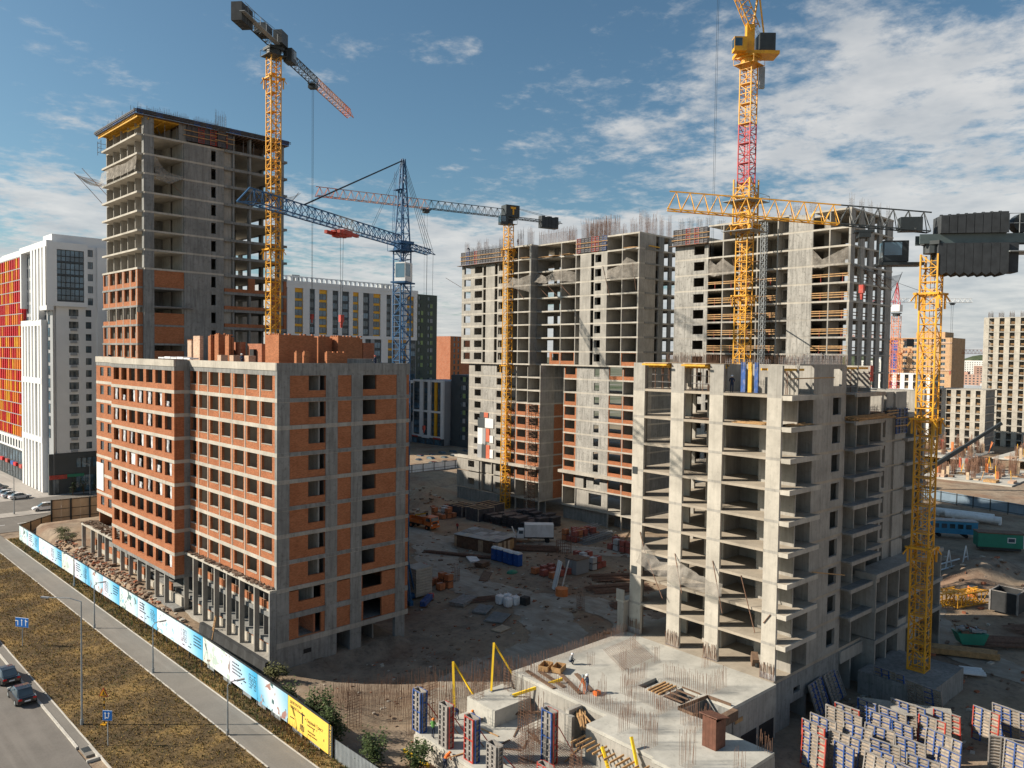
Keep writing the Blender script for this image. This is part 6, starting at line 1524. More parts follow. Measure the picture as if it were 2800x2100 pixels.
# crane 3: middle, with a yellow letter on its black housing
c3 = crane('middle yellow crane with long pale boom and a yellow T on its black housing', (128.4, 131.7, -1.3), 65.6, 1.6, lambda z: M_YEL)
az3 = R(165.0)
collar(c3, 61.0, 1.6, M_YEL); collar(c3, 33.8, 1.6, M_YEL)
slew(c3, 66.9, 1.4, M_DARK)
jib(c3, az3, 68.4, 45.5, 1.3, 1.9, [M_DARK, M_DARK, M_DARK, M_JOUT, M_JOUT, M_JOUT, M_JOUT, M_ORC], 4.8)
jib(c3, az3 + math.pi, 68.3, 14.5, 1.3, 0.5, [M_DARK], 5)
for i in range(5): obx(c3, 'counterweight', M_CW, az3 + math.pi, 8.6 + i * 0.95, 9.5 + i * 0.95, -0.8, 0.8, 66.9, 69.7 - (0.2 * (i % 2)))
hs = obx(c3, 'machine_house', M_DARK, az3, -2.2, 1.4, -1.2, 1.2, 68.5, 71.2)
lt = MB(); lt.box(-1.2, 0.2, -1.24, -1.21, 70.3, 70.8); lt.box(-0.7, -0.3, -1.24, -1.21, 69.0, 70.3)
lt.box(-1.2, 0.2, 1.21, 1.24, 70.3, 70.8); lt.box(-0.7, -0.3, 1.21, 1.24, 69.0, 70.3); lt.build('emblem', M_SIGNY, hs)
cab(c3, az3, 2.4, 1.7, 66.3, M_DARK)
hook_set(c3, az3, 21.0, 68.3, 48, 0.025)
for d in (1, -1): MB().tube(pol(az3 + math.pi, 11, 69.6, d * .6), pol(az3 + math.pi, 0.5, 71.0, d * .3), 0.04, 4).build('tie_bar', M_DARK, c3)
# crane 4: tall luffing crane
c4 = crane('tallest yellow crane with red mast sections and a steep boom', (111.5, 61.7, -1.3), 80.2, 1.9, lambda z: M_REDC if 62 < z < 70 else M_YEL)
slew(c4, 81.5, 1.7, M_YEL)
azr = R(-44.7); azl = azr + math.pi
obx(c4, 'machine_house', M_DARK, azr, 1.2, 3.6, -1.3, 1.3, 83.4, 86.0); obx(c4, 'machine_deck', M_YEL, azr, -2.2, 4.2, -1.5, 1.5, 82.8, 83.3)
obx(c4, 'turntable_post', M_YEL, azr, -0.6, 0.6, -0.6, 0.6, 83.3, 87.6)
cab(c4, azl, 2.0, 1.6, 82.9, M_YEL)
jib(c4, azl, 86.6, 36, 1.5, 1.7, [M_YEL], 4.0, R(66), 0.0)
for k in range(3): MB().tube(pol(azr, 1.5, 86.0, (k - 1) * .4), pol(azl, 14.0, 118.0, (k - 1) * .3), 0.03, 4).build('luffing_rope', M_DARK, c4)
MB().beam(pol(azr, 0.4, 87.0), pol(azr, 1.2, 93.0), 0.25).build('a_frame', M_YEL, c4); MB().beam(pol(azr, 2.2, 86.0), pol(azr, 1.2, 93.0), 0.2).build('a_frame', M_YEL, c4)
for d in (-.12, .12): MB().tube(pol(azl, 5.0 + d, 98.0), pol(azl, 5.0 + d, 51.0), 0.025, 4).build('hoist_rope', M_DARK, c4)
# climbing cage round the mast
cl_ = MB(); lattice_mast(cl_, 2.7, 8.0, 0.2, 0.12, 3, False)
o = cl_.build('climbing_cage', M_YEL, c4, loc=(0, 0, 56.0))
for zz in (55.9, 60.5): 
 p_ = MB(); p_.box(-2.6, 2.6, -2.6, 2.6, zz, zz + 0.08)
 for a, b_ in (((-2.6, -2.6), (2.6, -2.6)), ((2.6, -2.6), (2.6, 2.6)), ((2.6, 2.6), (-2.6, 2.6)), ((-2.6, 2.6), (-2.6, -2.6))):
  p_.beam((*a, zz + 1.0), (*b_, zz + 1.0), 0.05); p_.beam((*a, zz), (*a, zz + 1.0), 0.05)
 p_.build('platform', M_GREY, c4)
collar(c4, 57.0, 2.6, M_YEL); collar(c4, 46.0, 1.9, M_YEL)
MB().beam((-2.2, 0.2, 45.8), (14, 6, 45.0), 0.16).build('wall_tie', M_YEL, c4)
obx(c4, 'cable_drum', M_GREY, azr, 1.6, 2.4, -0.3, 0.3, 78.0, 81.2)
# crane 5: right, with the black counterweights
c5 = crane('right hand yellow crane with black counterweight slabs and a long yellow boom', (91.3, 28.4, 1.2), 46.4, 1.7, lambda z: M_YEL)
azc = R(-55.0)     # counter boom
azj = azc + math.pi
collar(c5, 41.0, 1.7, M_YEL); collar(c5, 27.5, 1.7, M_YEL); collar(c5, 13.5, 1.7, M_YEL)
slew(c5, 45.3, 1.2, M_DARK, False)
jib(c5, azj, 47.6, 28.2, 1.25, 2.1, [M_DARK, M_DARK, M_YEL, M_YEL, M_YEL, M_YEL], 4.6, R(6.0), 0.4)
bm = MB(); bm.box(-1.5, 15.5, -0.8, -0.6, 46.3, 47.3); bm.box(-1.5, 15.5, 0.6, 0.8, 46.3, 47.3)
for i in range(8): bm.box(i * 2.0, i * 2.0 + 0.2, -0.6, 0.6, 46.5, 46.9)
o = bm.build('counter_boom', M_GREY, c5); o.rotation_euler = (0, 0, azc)
M_GRN = paint('boom_green_grey', (0.10, 0.13, 0.13), 0.5, 0.15, 0.8); o.data.materials[0] = M_GRN
for i in range(8):
 obx(c5, 'counterweight', M_CW, azc, 0.4 + i * 0.82, 1.16 + i * 0.82, -1.25, 1.25, 47.32, 49.2 + i * 0.045)
 sl = MB(); sl.extr([(0.2 + i * 0.86, 46.28), (1.02 + i * 0.86, 46.28), (1.02 + i * 0.86, 43.2), (0.61 + i * 0.86, 42.9), (0.2 + i * 0.86, 43.2)], 'y', -1.25, 1.25)
 o = sl.build('counterweight', M_CW, c5); o.rotation_euler = (0, 0, azc)
 rg = MB(); rg.box(0.65 + i * 0.82, 0.9 + i * 0.82, -0.12, 0.12, 49.2 + i * 0.045, 49.45 + i * 0.045); o = rg.build('lifting_eye', M_DARK, c5); o.rotation_euler = (0, 0, azc)
obx(c5, 'counterweight', M_CW, azc, 7.1, 8.1, -0.9, 0.9, 43.2, 46.3); obx(c5, 'service_platform', M_GREY, azc, 7.0, 9.6, -1.6, 1.6, 45.3, 45.4)
wn_ = MB(); wn_.tube((8.6, -0.7, 48.4), (8.6, 0.7, 48.4), 1.0, 16); o = wn_.build('winch_drum', M_DARK, c5); o.rotation_euler = (0, 0, azc)
for s in range(7, 16): MB().beam(pol(azc, s, 47.3, -1.1), pol(azc, s, 49.3, -1.1), 0.06).build('rail_post', M_GREY, c5)
for zz in (48.3, 49.3): MB().beam(pol(azc, 7, zz, -1.1), pol(azc, 15, zz, -1.1), 0.06).build('rail', M_GREY, c5)
cab(c5, azj, 3.4, -1.6, 44.6, M_DARK, (2.6, 1.6, 2.3)); obx(c5, 'cab_platform', M_DARK, azj, 0.6, 5.2, -2.6, -0.4, 44.2, 44.5)
obx(c5, 'control_cabinet', M_DARK, azj, 1.2, 3.4, -0.6, 0.6, 47.7, 49.2)
hook_set(c5, azj, 7.0, 48.0, 6.0, 0.025)
bs = tag(MB().box(-6.6, 3.2, -3.4, 4.0, -3.0, 1.2).build('crane_footing', M_CONCB), 'large rough concrete footing block under the right hand crane', 'footing')
bs.location = (92.5, 28.6, 0); bs.rotation_euler = (0, 0, R(-2))
# crane 2: blue crane with pointed head and tie ropes
c2 = crane('blue crane with pointed head, tie ropes and a red trolley behind the brick block', (67.6, 91.1, -1.3), 50.0, 1.75, lambda z: M_BLUEC, 3.2)
az2 = R(205.8)
slew(c2, 51.0, 1.5, M_BLUEC)
hd = MB()
for x in (-.8, .8):
 for y in (-.8, .8): hd.beam((x, y, 51.3), (x * .25, y * .25, 64), 0.16)
for k in range(6):
 s0, s1 = 1 - 0.75 * k / 6, 1 - 0.75 * (k + 1) / 6; z0, z1 = 51.3 + 12.7 * k / 6, 51.3 + 12.7 * (k + 1) / 6
 C_ = [(-.8, -.8), (.8, -.8), (.8, .8), (-.8, .8)]
 for i in range(4):
  p, q = C_[i], C_[(i + 1) % 4]; hd.beam((p[0] * s0, p[1] * s0, z0), (q[0] * s1, q[1] * s1, z1), 0.08); hd.beam((p[0] * s0, p[1] * s0, z0), (q[0] * s0, q[1] * s0, z0), 0.08)
hd.build('mast_head', M_BLUEC, c2)
js = jib(c2, az2, 51.6, 33.5, 1.4, 1.5, [M_BLUEC, M_BLUEC, M_GREY, M_BLUEC, M_BLUEC, M_BLUEC], 4.2)
jib(c2, az2 + math.pi, 51.6, 9.5, 1.4, 0.8, [M_BLUEC], 4.2)
tipm = MB(); tipm.beam((0, -0.7, 0), (2.0, 0, -0.3), 0.14); tipm.beam((0, .7, 0), (2.0, 0, -.3), 0.14); tipm.beam((0, 0, 1.5), (2.0, 0, -0.3), 0.14)
o = tipm.build('jib_tip', M_BLUEC, c2); o.location = pol(az2, 33.5, 51.6); o.rotation_euler = (0, 0, az2)
for d in (-.15, .15): MB().tube(pol(az2, 0, 63.8, d), pol(az2, 24, 53.1, d), 0.05, 4).build('tie_bar', M_DARK, c2); MB().tube(pol(az2, 0, 63.8, d), pol(az2, 8.5, 53.1, d), 0.025, 4).build('tie_bar', M_DARK, c2)
for d in (-.6, -.2, .2, .6): MB().tube(pol(az2 + math.pi, 0, 63.8, d * .4), pol(az2 + math.pi, 9, 52.0, d), 0.035, 4).build('back_stay', M_DARK, c2)
for d in (-.5, .5): MB().tube(pol(az2 + math.pi, 9.2, 51.6, d), pol(az2 + math.pi, 8.8, 30, d), 0.03, 4).build('back_stay', M_DARK, c2)
cab(c2, az2, 2.0, 1.3, 46.4, M_WHITE, (2.2, 1.6, 2.6)); obx(c2, 'cab_platform', M_BLUEC, az2, 0.6, 3.8, 0.2, 2.4, 46.1, 46.3)
c_ = hook_set(c2, az2, 16.0, 51.5, 10.5, 0.025, M_FRED, M_FRED, 1.9)
MB().beam(pol(az2, 13.8, 51.0, -.9), pol(az2, 18.2, 51.0, -.9), 0.4).build('trolley_frame', M_FRED, c2); MB().beam(pol(az2, 13.8, 51.0, .9), pol(az2, 18.2, 51.0, .9), 0.4).build('trolley_frame', M_FRED, c2)
MB().box(-1.2, -0.4, -0.8, 0.8, 59.5, 59.6).build('head_platform', M_BLUEC, c2)
lad = MB(); lad.beam((-1.7, -.2, 52), (-1.3, -.2, 62), 0.05); lad.beam((-1.7, .2, 52), (-1.3, .2, 62), 0.05)
for k in range(20): lad.beam((-1.7 + .02 * k, -.2, 52 + k * .5), (-1.7 + .02 * k, .2, 52 + k * .5), 0.04)
lad.build('ladder', M_BLUEC, c2)
# its undercarriage with ballast
uc = MB(); uc.box(-3, 3, -0.3, 0.3, 0.3, 1.0); uc.box(-0.3, 0.3, -3, 3, 0.3, 1.0); uc.build('undercarriage', M_BLUEC, c2)
for i in range(10): MB().box(2.6, 5.6, -0.6, 2.4, 0.4 + i * 0.42, 0.76 + i * 0.42).build('ballast_slab', M_CONCL, c2)
for i in range(10): MB().box(-5.0, -2.2, -1.6, 1.6, 0.4 + i * 0.42, 0.76 + i * 0.42).build('ballast_slab', M_CONCL, c2)
for a in (-1, 1): MB().beam((a * 2.8, 0, 1.0), (a * 0.8, 0, 9), 0.18).build('brace', M_BLUEC, c2); MB().beam((0, a * 2.8, 1.0), (0, a * 0.8, 9), 0.18).build('brace', M_BLUEC, c2)
# far cranes on the right
c6 = crane('distant orange and red crane with white boom, right of the stained tower', (315.4, 110.0, -1.3), 52.0, 2.6, lambda z: M_REDC if z < 26 else M_ORC, 4.0)
slew(c6, 53.2, 1.8, M_DARK, False)
obx(c6, 'machine_house', M_WHITE, 0, -1.6, 1.6, -1.6, 1.6, 55.0, 57.6)
hd = MB()
for x in (-1, 1):
 for y in (-1, 1): hd.beam((x, y, 57.6), (x * .1, y * .1, 66), 0.2)
for k in range(5): hd.beam((-1 + .17 * k, -1 + .17 * k, 57.6 + 1.7 * k), (1 - .17 * (k + 1), 1 - .17 * (k + 1), 57.6 + 1.7 * (k + 1)), 0.14)
hd.build('mast_head', M_REDC, c6)
az6 = R(-52)
jib(c6, az6, 58.6, 27, 1.4, 1.5, [M_WHITE], 5); jib(c6, az6 + math.pi, 58.6, 9, 1.4, 0.6, [M_REDC], 4.5)
MB().tube(pol(az6, 0, 66.0), pol(az6, 16, 60.1), 0.07, 4).build('tie_bar', M_DARK, c6); MB().tube(pol(az6 + math.pi, 0, 66), pol(az6 + math.pi, 8.5, 59.2), 0.07, 4).build('tie_bar', M_DARK, c6)
hook_set(c6, az6, 20, 58.5, 26, 0.05)
obx(c6, 'counterweight', M_CW, az6 + math.pi, 6.5, 9, -1, 1, 56.5, 58.8)
c7 = crane('distant pale orange crane low over the far blocks on the right', (436, 150.0, -1.3), 38.0, 2.4, lambda z: M_ORC, 4.0)
slew(c7, 39.0, 1.8, M_ORC, False); jib(c7, R(-48), 40.5, 58, 1.6, 2.0, [M_ORC], 6); jib(c7, R(132), 40.5, 12, 1.6, 0.6, [M_ORC], 6); obx(c7, 'counterweight', M_CW, R(132), 9, 12, -1, 1, 38, 41)
c8 = crane('distant orange crane standing just left of the right hand crane', (330, 118.0, -1.3), 42.0, 2.2, lambda z: M_ORC, 4.0)
slew(c8, 43.0, 1.8, M_ORC, False); jib(c8, R(135), 44.5, 22, 1.5, 1.8, [M_ORC], 5.5); jib(c8, R(-45), 44.5, 10, 1.5, 0.6, [M_ORC], 5); obx(c8, 'counterweight', M_CW, R(-45), 7, 10, -1, 1, 42, 45)
# ================================================================ finished and far buildings
def window(P, face, a0, a1, z0, z1, off, frame=M_DARK, gl=M_GLASS, name='window', depth=0.18, mull=1, trans=False):
 """a window set into a wall face: frame (part) with pane (sub part); off = wall plane, goes inwards (+)"""
 w, h = a1 - a0, z1 - z0
 k = (face, round(w, 2), round(h, 2), mull, trans)
 def bx(b, p0, p1, d0, d1, q0, q1):
  if face == 'L': b.box(d0, d1, p0, p1, q0, q1)
  else: b.box(p0, p1, d0, d1, q0, q1)
 def mk(b):
  t = 0.07
  bx(b, 0, t, -0.04, 0.05, 0, h); bx(b, w - t, w, -0.04, 0.05, 0, h); bx(b, t, w - t, -0.04, 0.05, 0, t); bx(b, t, w - t, -0.04, 0.05, h - t, h)
  for i in range(mull): c = w * (i + 1) / (mull + 1); bx(b, c - 0.035, c + 0.035, -0.03, 0.05, t, h - t)
  if trans: bx(b, t, w - t, -0.03, 0.05, h * 0.42, h * 0.42 + 0.07)
 loc = (off, a0, z0) if face == 'L' else (a0, off, z0)
 o = inst(name, k + (frame.name,), mk, frame, P, loc)
 inst('pane', k + (gl.name,), lambda b: bx(b, 0.06, w - 0.06, 0.0, 0.03, 0.06, h - 0.06), gl, o, (0, 0, 0))
 return o
def wall_with_windows(P, face, a0, a1, z0, floors, fh, off, th, mat, wins, name='wall_panel', **kw):
 """one wall piece per storey with real openings and windows set 15 cm back"""
 for f in range(floors):
  z = z0 + f * fh
  mb = MB()
  def bx(p0, p1, q0, q1):
   if p1 - p0 < 0.01: return
   if face == 'L': mb.box(off, off + th, p0, p1, q0, q1)
   else: mb.box(p0, p1, off, off + th, q0, q1)
  cur = a0
  for (w0, w1, s, hd) in wins:
   bx(cur, w0, z, z + fh); bx(w0, w1, z, z + s); bx(w0, w1, z + hd, z + fh); cur = w1
  bx(cur, a1, z, z + fh)
  mb.build(name, mat, P)
  for (w0, w1, s, hd) in wins: window(P, face, w0, w1, z + s, z + hd, off + 0.2, **kw)
# ---------------------------------------------------------------- white tower with the red grid, far left
W = thing('white_red_apartment_tower', 'white apartment tower with a red and orange grid facade on the far left', 'building', (52.6, 209.9, 0))
FH = 2.95
# right (shaded) face: y = 0 plane, x from 0
body = MB(); body.box(0.5, 26, 0.5, 52, 0, 60.0); body.build('core', M_CLAD, W)
wall_with_windows(W, 'R', 1.2, 14.0, 9.8, 12, FH, 0.0, 0.45, M_CLAD, [(4.0, 6.1, 0.7, 2.35), (7.7, 9.0, 0.7, 2.35)], gl=M_GLASS)
wall_with_windows(W, 'R', 0.2, 6.9, 45.3 + 0.2, 0, FH, -0.9, 0.45, M_CLAD, [])
# upper box standing forward with the glazed loggias
bxm = MB(); bxm.box(-1.0, 1.2, -1.1, 0.42, 45.2, 60.4); bxm.box(7.1, 7.9, -1.1, 0.42, 45.2, 60.4); bxm.box(1.2, 7.1, -1.1, 0.42, 45.2, 46.3); bxm.box(1.2, 7.1, -1.1, 0.42, 58.7, 60.4); bxm.build('loggia_box', M_CLAD, W)
for f in range(4):
 z = 46.3 + f * 3.1
 MB().box(1.2, 7.1, -0.9, -0.5, z, z + 0.35).build('spandrel', M_ANTH, W)
 for i in range(6): window(W, 'R', 1.22 + i * 0.98, 2.18 + i * 0.98, z + 0.36, z + 1.5, -0.8, gl=M_GLASSB, mull=0); window(W, 'R', 1.22 + i * 0.98, 2.18 + i * 0.98, z + 1.55, z + 3.05, -0.8, gl=M_GLASSB, mull=0)
wall_with_windows(W, 'R', 7.9, 14.0, 45.2, 5, FH, 0.0, 0.45, M_CLAD, [(8.2, 9.4, 0.6, 2.3)])
MB().box(10.2, 26, -0.6, 0.4, 0, 60.0).build('side_bay', M_CLAD, W)
for z in range(20): window(W, 'R', 13.6, 15.6, 10.4 + z * FH, 12.2 + z * FH, -0.62, gl=M_GLASSB) if 10.4 + z * FH < 58 else None
for f in range(12): MB().box(4.3, 5.7, -0.45, -0.02, 9.8 + f * FH + 0.05, 9.8 + f * FH + 0.6).build('cooler_basket', M_CLADG, W)
# anthracite base with shop front
MB().box(-0.6, 26, -0.25, 0.6, -0.2, 9.7).build('base_storey', M_ANTH, W)
for i in range(4): window(W, 'R', 5.3 + i * 1.2, 6.4 + i * 1.2, 6.0, 8.4, -0.28, gl=M_GLASSB, mull=0)
window(W, 'R', 5.2, 10.4, 0.2, 4.2, -0.28, gl=M_GLASSB, mull=4); window(W, 'R', 0.1, 1.6, 0.1, 4.0, -0.28, gl=M_GLASS)
sg = MB().box(-0.5, 3.2, -0.5, -0.3, 3.6, 4.6).build('shop_sign', M_FRED, W); MB().box(3.3, 7.0, -0.5, -0.3, 3.9, 4.6).build('shop_sign', paint('sign_green', (0.03, 0.22, 0.13), 0.5, 0.1), W)
MB().box(3.2, 4.6, -0.32, -0.26, 0, 0.05).build('step', M_CONC, W)
# left (sunlit) face: white ribs then the red grid
def ribs(y0, y1, n, z0, z1, proud, mat, wid=0.55):
 for i in range(n):
  y = y0 + (y1 - y0) * i / (n - 1)
  MB().box(-proud, 0.5, y - wid / 2, y + wid / 2, z0, z1).build('facade_rib', mat, W)
ribs(-0.7, 22.8, 2, 45.2, 60.4, 1.0, M_CLAD, 1.0)
for i, y in enumerate((1.3, 4.0, 6.9, 9.8, 12.5)):
 MB().box(-1.0, 0.5, y - 0.75, y + 0.75, 45.2 if i < 2 else 42.0, 59.2).build('facade_rib', M_CLAD, W)
MB().box(-1.03, 0.46, -1.13, 23.64, 59.15, 60.63).build('roof_band', M_CLAD, W); MB().box(-1.04, 0.46, -1.14, 5, 44.2, 45.25).build('roof_band', M_CLAD, W)
MB().box(-0.84, 0.47, 4.56, 23.64, 40.6, 42.0).build('roof_band', M_CLAD, W); MB().box(-0.84, 0.47, 4.56, 23.64, 26.4, 27.8).build('roof_band', M_CLAD, W); MB().box(-0.84, 0.47, 4.56, 23.64, 12.0, 13.4).build('roof_band', M_CLAD, W)
for i, y in enumerate((5.4, 8.0, 11.5, 14.4, 17.4, 20.2, 23.0)):
 MB().box(-0.8, 0.5, y - 0.8, y + 0.6, -0.1, 42.0).build('facade_rib', M_CLAD, W)
MB().box(0.42, 0.5, -0.3, 23.8, 0, 60).build('wall_panel', M_CLADG, W)
for f in range(18):
 z = 4.0 + f * 3.05
 for y in (2.05, 4.9, 7.75, 10.6, 13.2, 15.9, 18.6, 21.5):
  if y < 5 and z < 13: continue
  window(W, 'L', y, y + 1.3, z + 0.3, z + 2.5, 0.36, gl=M_GLASSB, mull=0)
# red and orange grid
RG = random.Random(5)
y0, y1, nb, z0, nf, fh = 24.0, 52.0, 12, 11.5, 16, 2.95
MB().box(-0.2, 0.5, 23.6, 24.2, 9.6, 59.4).build('facade_rib', M_RED, W)
MB().box(-0.4, 0.5, 24.0, 52, 59.0, 60.2).build('roof_band', M_CLAD, W)
MB().box(0.44, 0.52, 24.2, 52, 0, 59).build('wall_panel', M_ANTH, W)
bw = (y1 - y0) / nb
for i in range(nb):
 for f in range(nf):
  m_ = M_RED if RG.random() < 0.55 else (M_ORANGE if RG.random() < 0.7 else M_AMBER)
  y = y0 + i * bw; z = z0 + f * fh
  inst('grid_fin', (m_.name,), lambda b: (b.box(-0.55, 0.44, 0, 0.5, 0, 2.7), b.box(-0.5, 0.44, 0.95, 1.2, 0, 2.7)), m_, W, (0, y + 0.05, z + 0.2))
  window(W, 'L', y + 1.25, y + bw - 0.1, z + 0.4, z + 2.7, 0.38, gl=M_GLASS, mull=0)
for f in range(nf + 1): MB().box(-0.5, 0.46, 24.2, 52, z0 + f * fh - 0.02, z0 + f * fh + 0.18).build('grid_rail', M_CLADG, W)
MB().box(-0.3, 0.5, 24.0, 52, 8.0, 11.4).build('base_band', M_CLAD, W); MB().box(-0.2, 0.5, 24.0, 52, -0.2, 8.0).build('base_storey', M_ANTH, W)
for i in range(9):
 window(W, 'L', 25 + i * 3.0, 26.4 + i * 3.0, 8.6, 10.6, -0.33); window(W, 'L', 25 + i * 3.0, 27.2 + i * 3.0, 4.6, 7.6, -0.23, gl=M_GLASSB); window(W, 'L', 25 + i * 3.0, 27.2 + i * 3.0, 0.1, 3.4, -0.23)
 if i in (0, 2, 3, 5, 7): MB().box(-0.8, -0.26, 24.8 + i * 3.0, 27.4 + i * 3.0, 3.5, 4.4).build('shop_sign', [M_FRED, M_WHITE, M_RED, M_BLUEP, M_FRED][i % 5], W)
for x, y in ((6, 30), (8, 6), (14, 3)):
 MB().tube((x, y, 60), (x, y, 61.2), 0.7, 8).build('roof_vent', M_CLAD, W); MB().tube((x, y, 61.2), (x, y, 62.2), 0.9, 8, 0.3).build('vent_cowl', M_GREY, W)
MB().box(0.6, 16, 0.6, 8, 60.0, 62.4).build('roof_house', M_CLAD, W); MB().box(0.5, 25, 26, 50, 60, 60.9).build('roof_house', M_CLAD, W)
# ---------------------------------------------------------------- striped blocks behind
def striped(P, face, a0, a1, z0, z1, off, bandz, pat, seed, fh=3.0):
 """white frame, vertical stripes of white piers and dark window columns"""
 rg = random.Random(seed)
 def B_(p0, p1, d0, d1, q0, q1, nm, mt):
  if face == 'L': MB().box(d0, d1, p0, p1, q0, q1).build(nm, mt, P)
  else: MB().box(p0, p1, d0, d1, q0, q1).build(nm, mt, P)
 zs = [z0] + bandz + [z1]
 for zb in zs[1:]: B_(a0, a1, off - 0.5, off + 0.3, zb - 1.2, zb, 'band', M_CLAD)
 for s0, s1 in zip(zs, zs[1:]):
  a = a0; par = False
  while a < a1 - 1.0:
   par = not par
   kind = rg.choices([p_ for p_ in pat if (p_[0] == 'pier') == par], [p_[1] for p_ in pat if (p_[0] == 'pier') == par])[0]
   w = rg.uniform(*kind[2])
   w = min(w, a1 - a)
   if kind[0] == 'pier': B_(a, a + w, off - 0.45, off + 0.3, s0, s1 - 1.2, 'pier', kind[3])
   else:
    B_(a, a + w, off, off + 0.3, s0, s1 - 1.2, 'window_column', kind[3])
    n = int((s1 - 1.2 - s0) / fh)
    for f in range(n): window(P, face, a + 0.25, a + w - 0.25, s0 + f * fh + 0.5, s0 + f * fh + 2.6, off - 0.06, gl=rg.choice([M_GLASS, M_GLASSB]), mull=0 if w < 2 else 1)
   a += w
PATG = [('pier', 5, (1.6, 3.2), M_CLAD), ('win', 5, (2.0, 3.2), M_ANTH), ('win', 1.2, (2.4, 3.4), M_AMBER), ('pier', 0.6, (1.5, 2.5), M_CLADG)]
G = thing('striped_apartment_slab', 'long white and dark striped apartment slab behind the brick block', 'building', (130, 250, 0), R(-1.0))
MB().box(0.3, 62, 0.3, 16, -1, 59.2).build('core', M_CLADG, G)
striped(G, 'R', 0, 62, 8, 58.8, 0.0, [24.5, 41.5], PATG, 3)
MB().box(-0.2, 62.3, -0.6, 1.0, 58.8, 60.0).build('roof_band', M_CLAD, G)
for i in range(30): MB().box(2 + i * 2, 2.9 + i * 2, 1.4, 1.7, 60.0, 61.6).build('roof_arch', M_CLAD, G)
MB().box(2, 62, 1.4, 2.0, 61.6, 61.9).build('roof_rail', M_CLAD, G)
MB().box(10, 13, 4, 8, 59.2, 62.6).build('roof_house', M_GREY, G); MB().box(48, 52, 4, 8, 59.2, 62.2).build('roof_house', M_GREY, G)
M_OLIVE = paint('dark_green_cladding', (0.055, 0.075, 0.06), 0.6, 0.1, 0.3); M_LIME = paint('lime_cladding', (0.22, 0.30, 0.12), 0.6, 0.1, 0.3)
G3 = thing('dark_green_tower', 'dark green apartment tower with paired windows beside the striped slab', 'building', (193.0, 251, 0), R(-1))
MB().box(0, 11, 0.3, 14, -1, 59.0).build('core', M_OLIVE, G3)
wall_with_windows(G3, 'R', 0, 11, -1, 20, 3.0, 0.0, 0.3, M_OLIVE, [(1.4, 2.6, 0.7, 2.3), (6.2, 7.4, 0.7, 2.3)], mull=0)
for f in range(19): MB().box(2.7, 3.9, -0.05, 0.02, -1 + f * 3 + 0.7, -1 + f * 3 + 2.3).build('colour_panel', M_LIME if f % 3 else M_OLIVE, G3); MB().box(7.5, 8.7, -0.05, 0.02, -1 + f * 3 + 0.7, -1 + f * 3 + 2.3).build('colour_panel', M_LIME if f % 4 else M_CLADG, G3)
G2 = thing('low_striped_block', 'lower white block with one amber stripe beside the far car park', 'building', (191.0, 230.4, 0), R(0))
MB().box(0.3, 18, 0.2, 20.8, -1.3, 24.6).build('core', M_CLADG, G2)
for zb in (24.9, 13.0, 3.2): MB().box(-0.5, 0.35, -0.2, 21.2, zb - 0.8, zb).build('band', M_CLAD, G2)
for a0, a1, m_ in ((-0.2, 1.2, M_CLAD), (7.2, 9.2, M_CLAD), (12.0, 14.2, M_CLAD), (18.4, 21.2, M_CLAD), (3.6, 5.0, M_AMBER)):
 for s0, s1 in ((3.2, 12.2), (13.0, 24.1)): MB().box(-0.45, 0.35, a0, a1, s0, s1).build('pier', m_, G2)
for a0, a1 in ((1.3, 3.5), (5.1, 7.1), (9.3, 11.9), (14.3, 18.3)):
 for s0, s1 in ((3.2, 12.2), (13.0, 24.1)):
  MB().box(0.0, 0.32, a0, a1, s0, s1).build('window_column', M_ANTH, G2)
  for f in range(int((s1 - s0) / 3)): window(G2, 'L', a0 + 0.2, a1 - 0.2, s0 + f * 3 + 0.5, s0 + f * 3 + 2.7, -0.06, gl=random.choice([M_GLASS, M_GLASSB]))
MB().box(-0.3, 0.35, -0.2, 21.2, -1.3, 2.4).build('base_storey', M_ANTH, G2)
for i in range(4): window(G2, 'L', 0.5 + i * 5.1, 4.6 + i * 5.1, -1.0, 1.8, -0.34, gl=M_GLASSB, mull=2)
for i in range(3): MB().box(-0.6, -0.35, 1 + i * 7, 5.5 + i * 7, 2.1, 2.7).build('shop_sign', [M_FRED, M_WHITE, M_FRED][i], G2)
G4 = thing('anthracite_block', 'anthracite grey block with green tinted window pairs left of the long frame block', 'building', (194.5, 208, 0), R(0))
MB().box(0.3, 16, 0, 22.0, -1.3, 27.2).build('core', M_ANTH, G4)
wall_with_windows(G4, 'L', 0, 22.0, -1.3, 9, 3.15, 0.0, 0.3, M_ANTH, [(3.0, 4.4, 0.8, 2.5), (6.4, 7.8, 0.8, 2.5), (12.0, 13.4, 0.8, 2.5), (15.4, 16.8, 0.8, 2.5)], mull=0)
for f in range(1, 9):
 for y in (4.6, 13.6): MB().box(-0.05, 0.02, y, y + 1.5, -1.3 + f * 3.15 + 0.8, -1.3 + f * 3.15 + 2.5).build('colour_panel', M_LIME if (f + int(y)) % 2 else M_CLADG, G4)
MB().box(-0.2, -0.02, 10.4, 11.6, 1.0, 4.2).build('shop_sign', M_RED, G4); MB().box(-0.3, 0, 0, 22, -1.3, 1.8).build('base_storey', M_ANTH, G4)
G5 = thing('brown_brick_tower', 'slim orange brown brick tower beyond the anthracite block', 'building', (268, 318, 0), R(-1))
MB().box(0.3, 16, 0.3, 18, -1.3, 44.6).build('core', M_BRICKR, G5)
wall_with_windows(G5, 'R', 0, 8.0, -1.3, 15, 3.06, 0.0, 0.3, M_BRICK, [(2.2, 3.4, 0.5, 2.6), (5.0, 6.2, 0.5, 2.6)], mull=0)
MB().box(8.0, 16, 0.02, 0.32, -1.3, 44.6).build('wall_panel', M_BRICKR, G5)
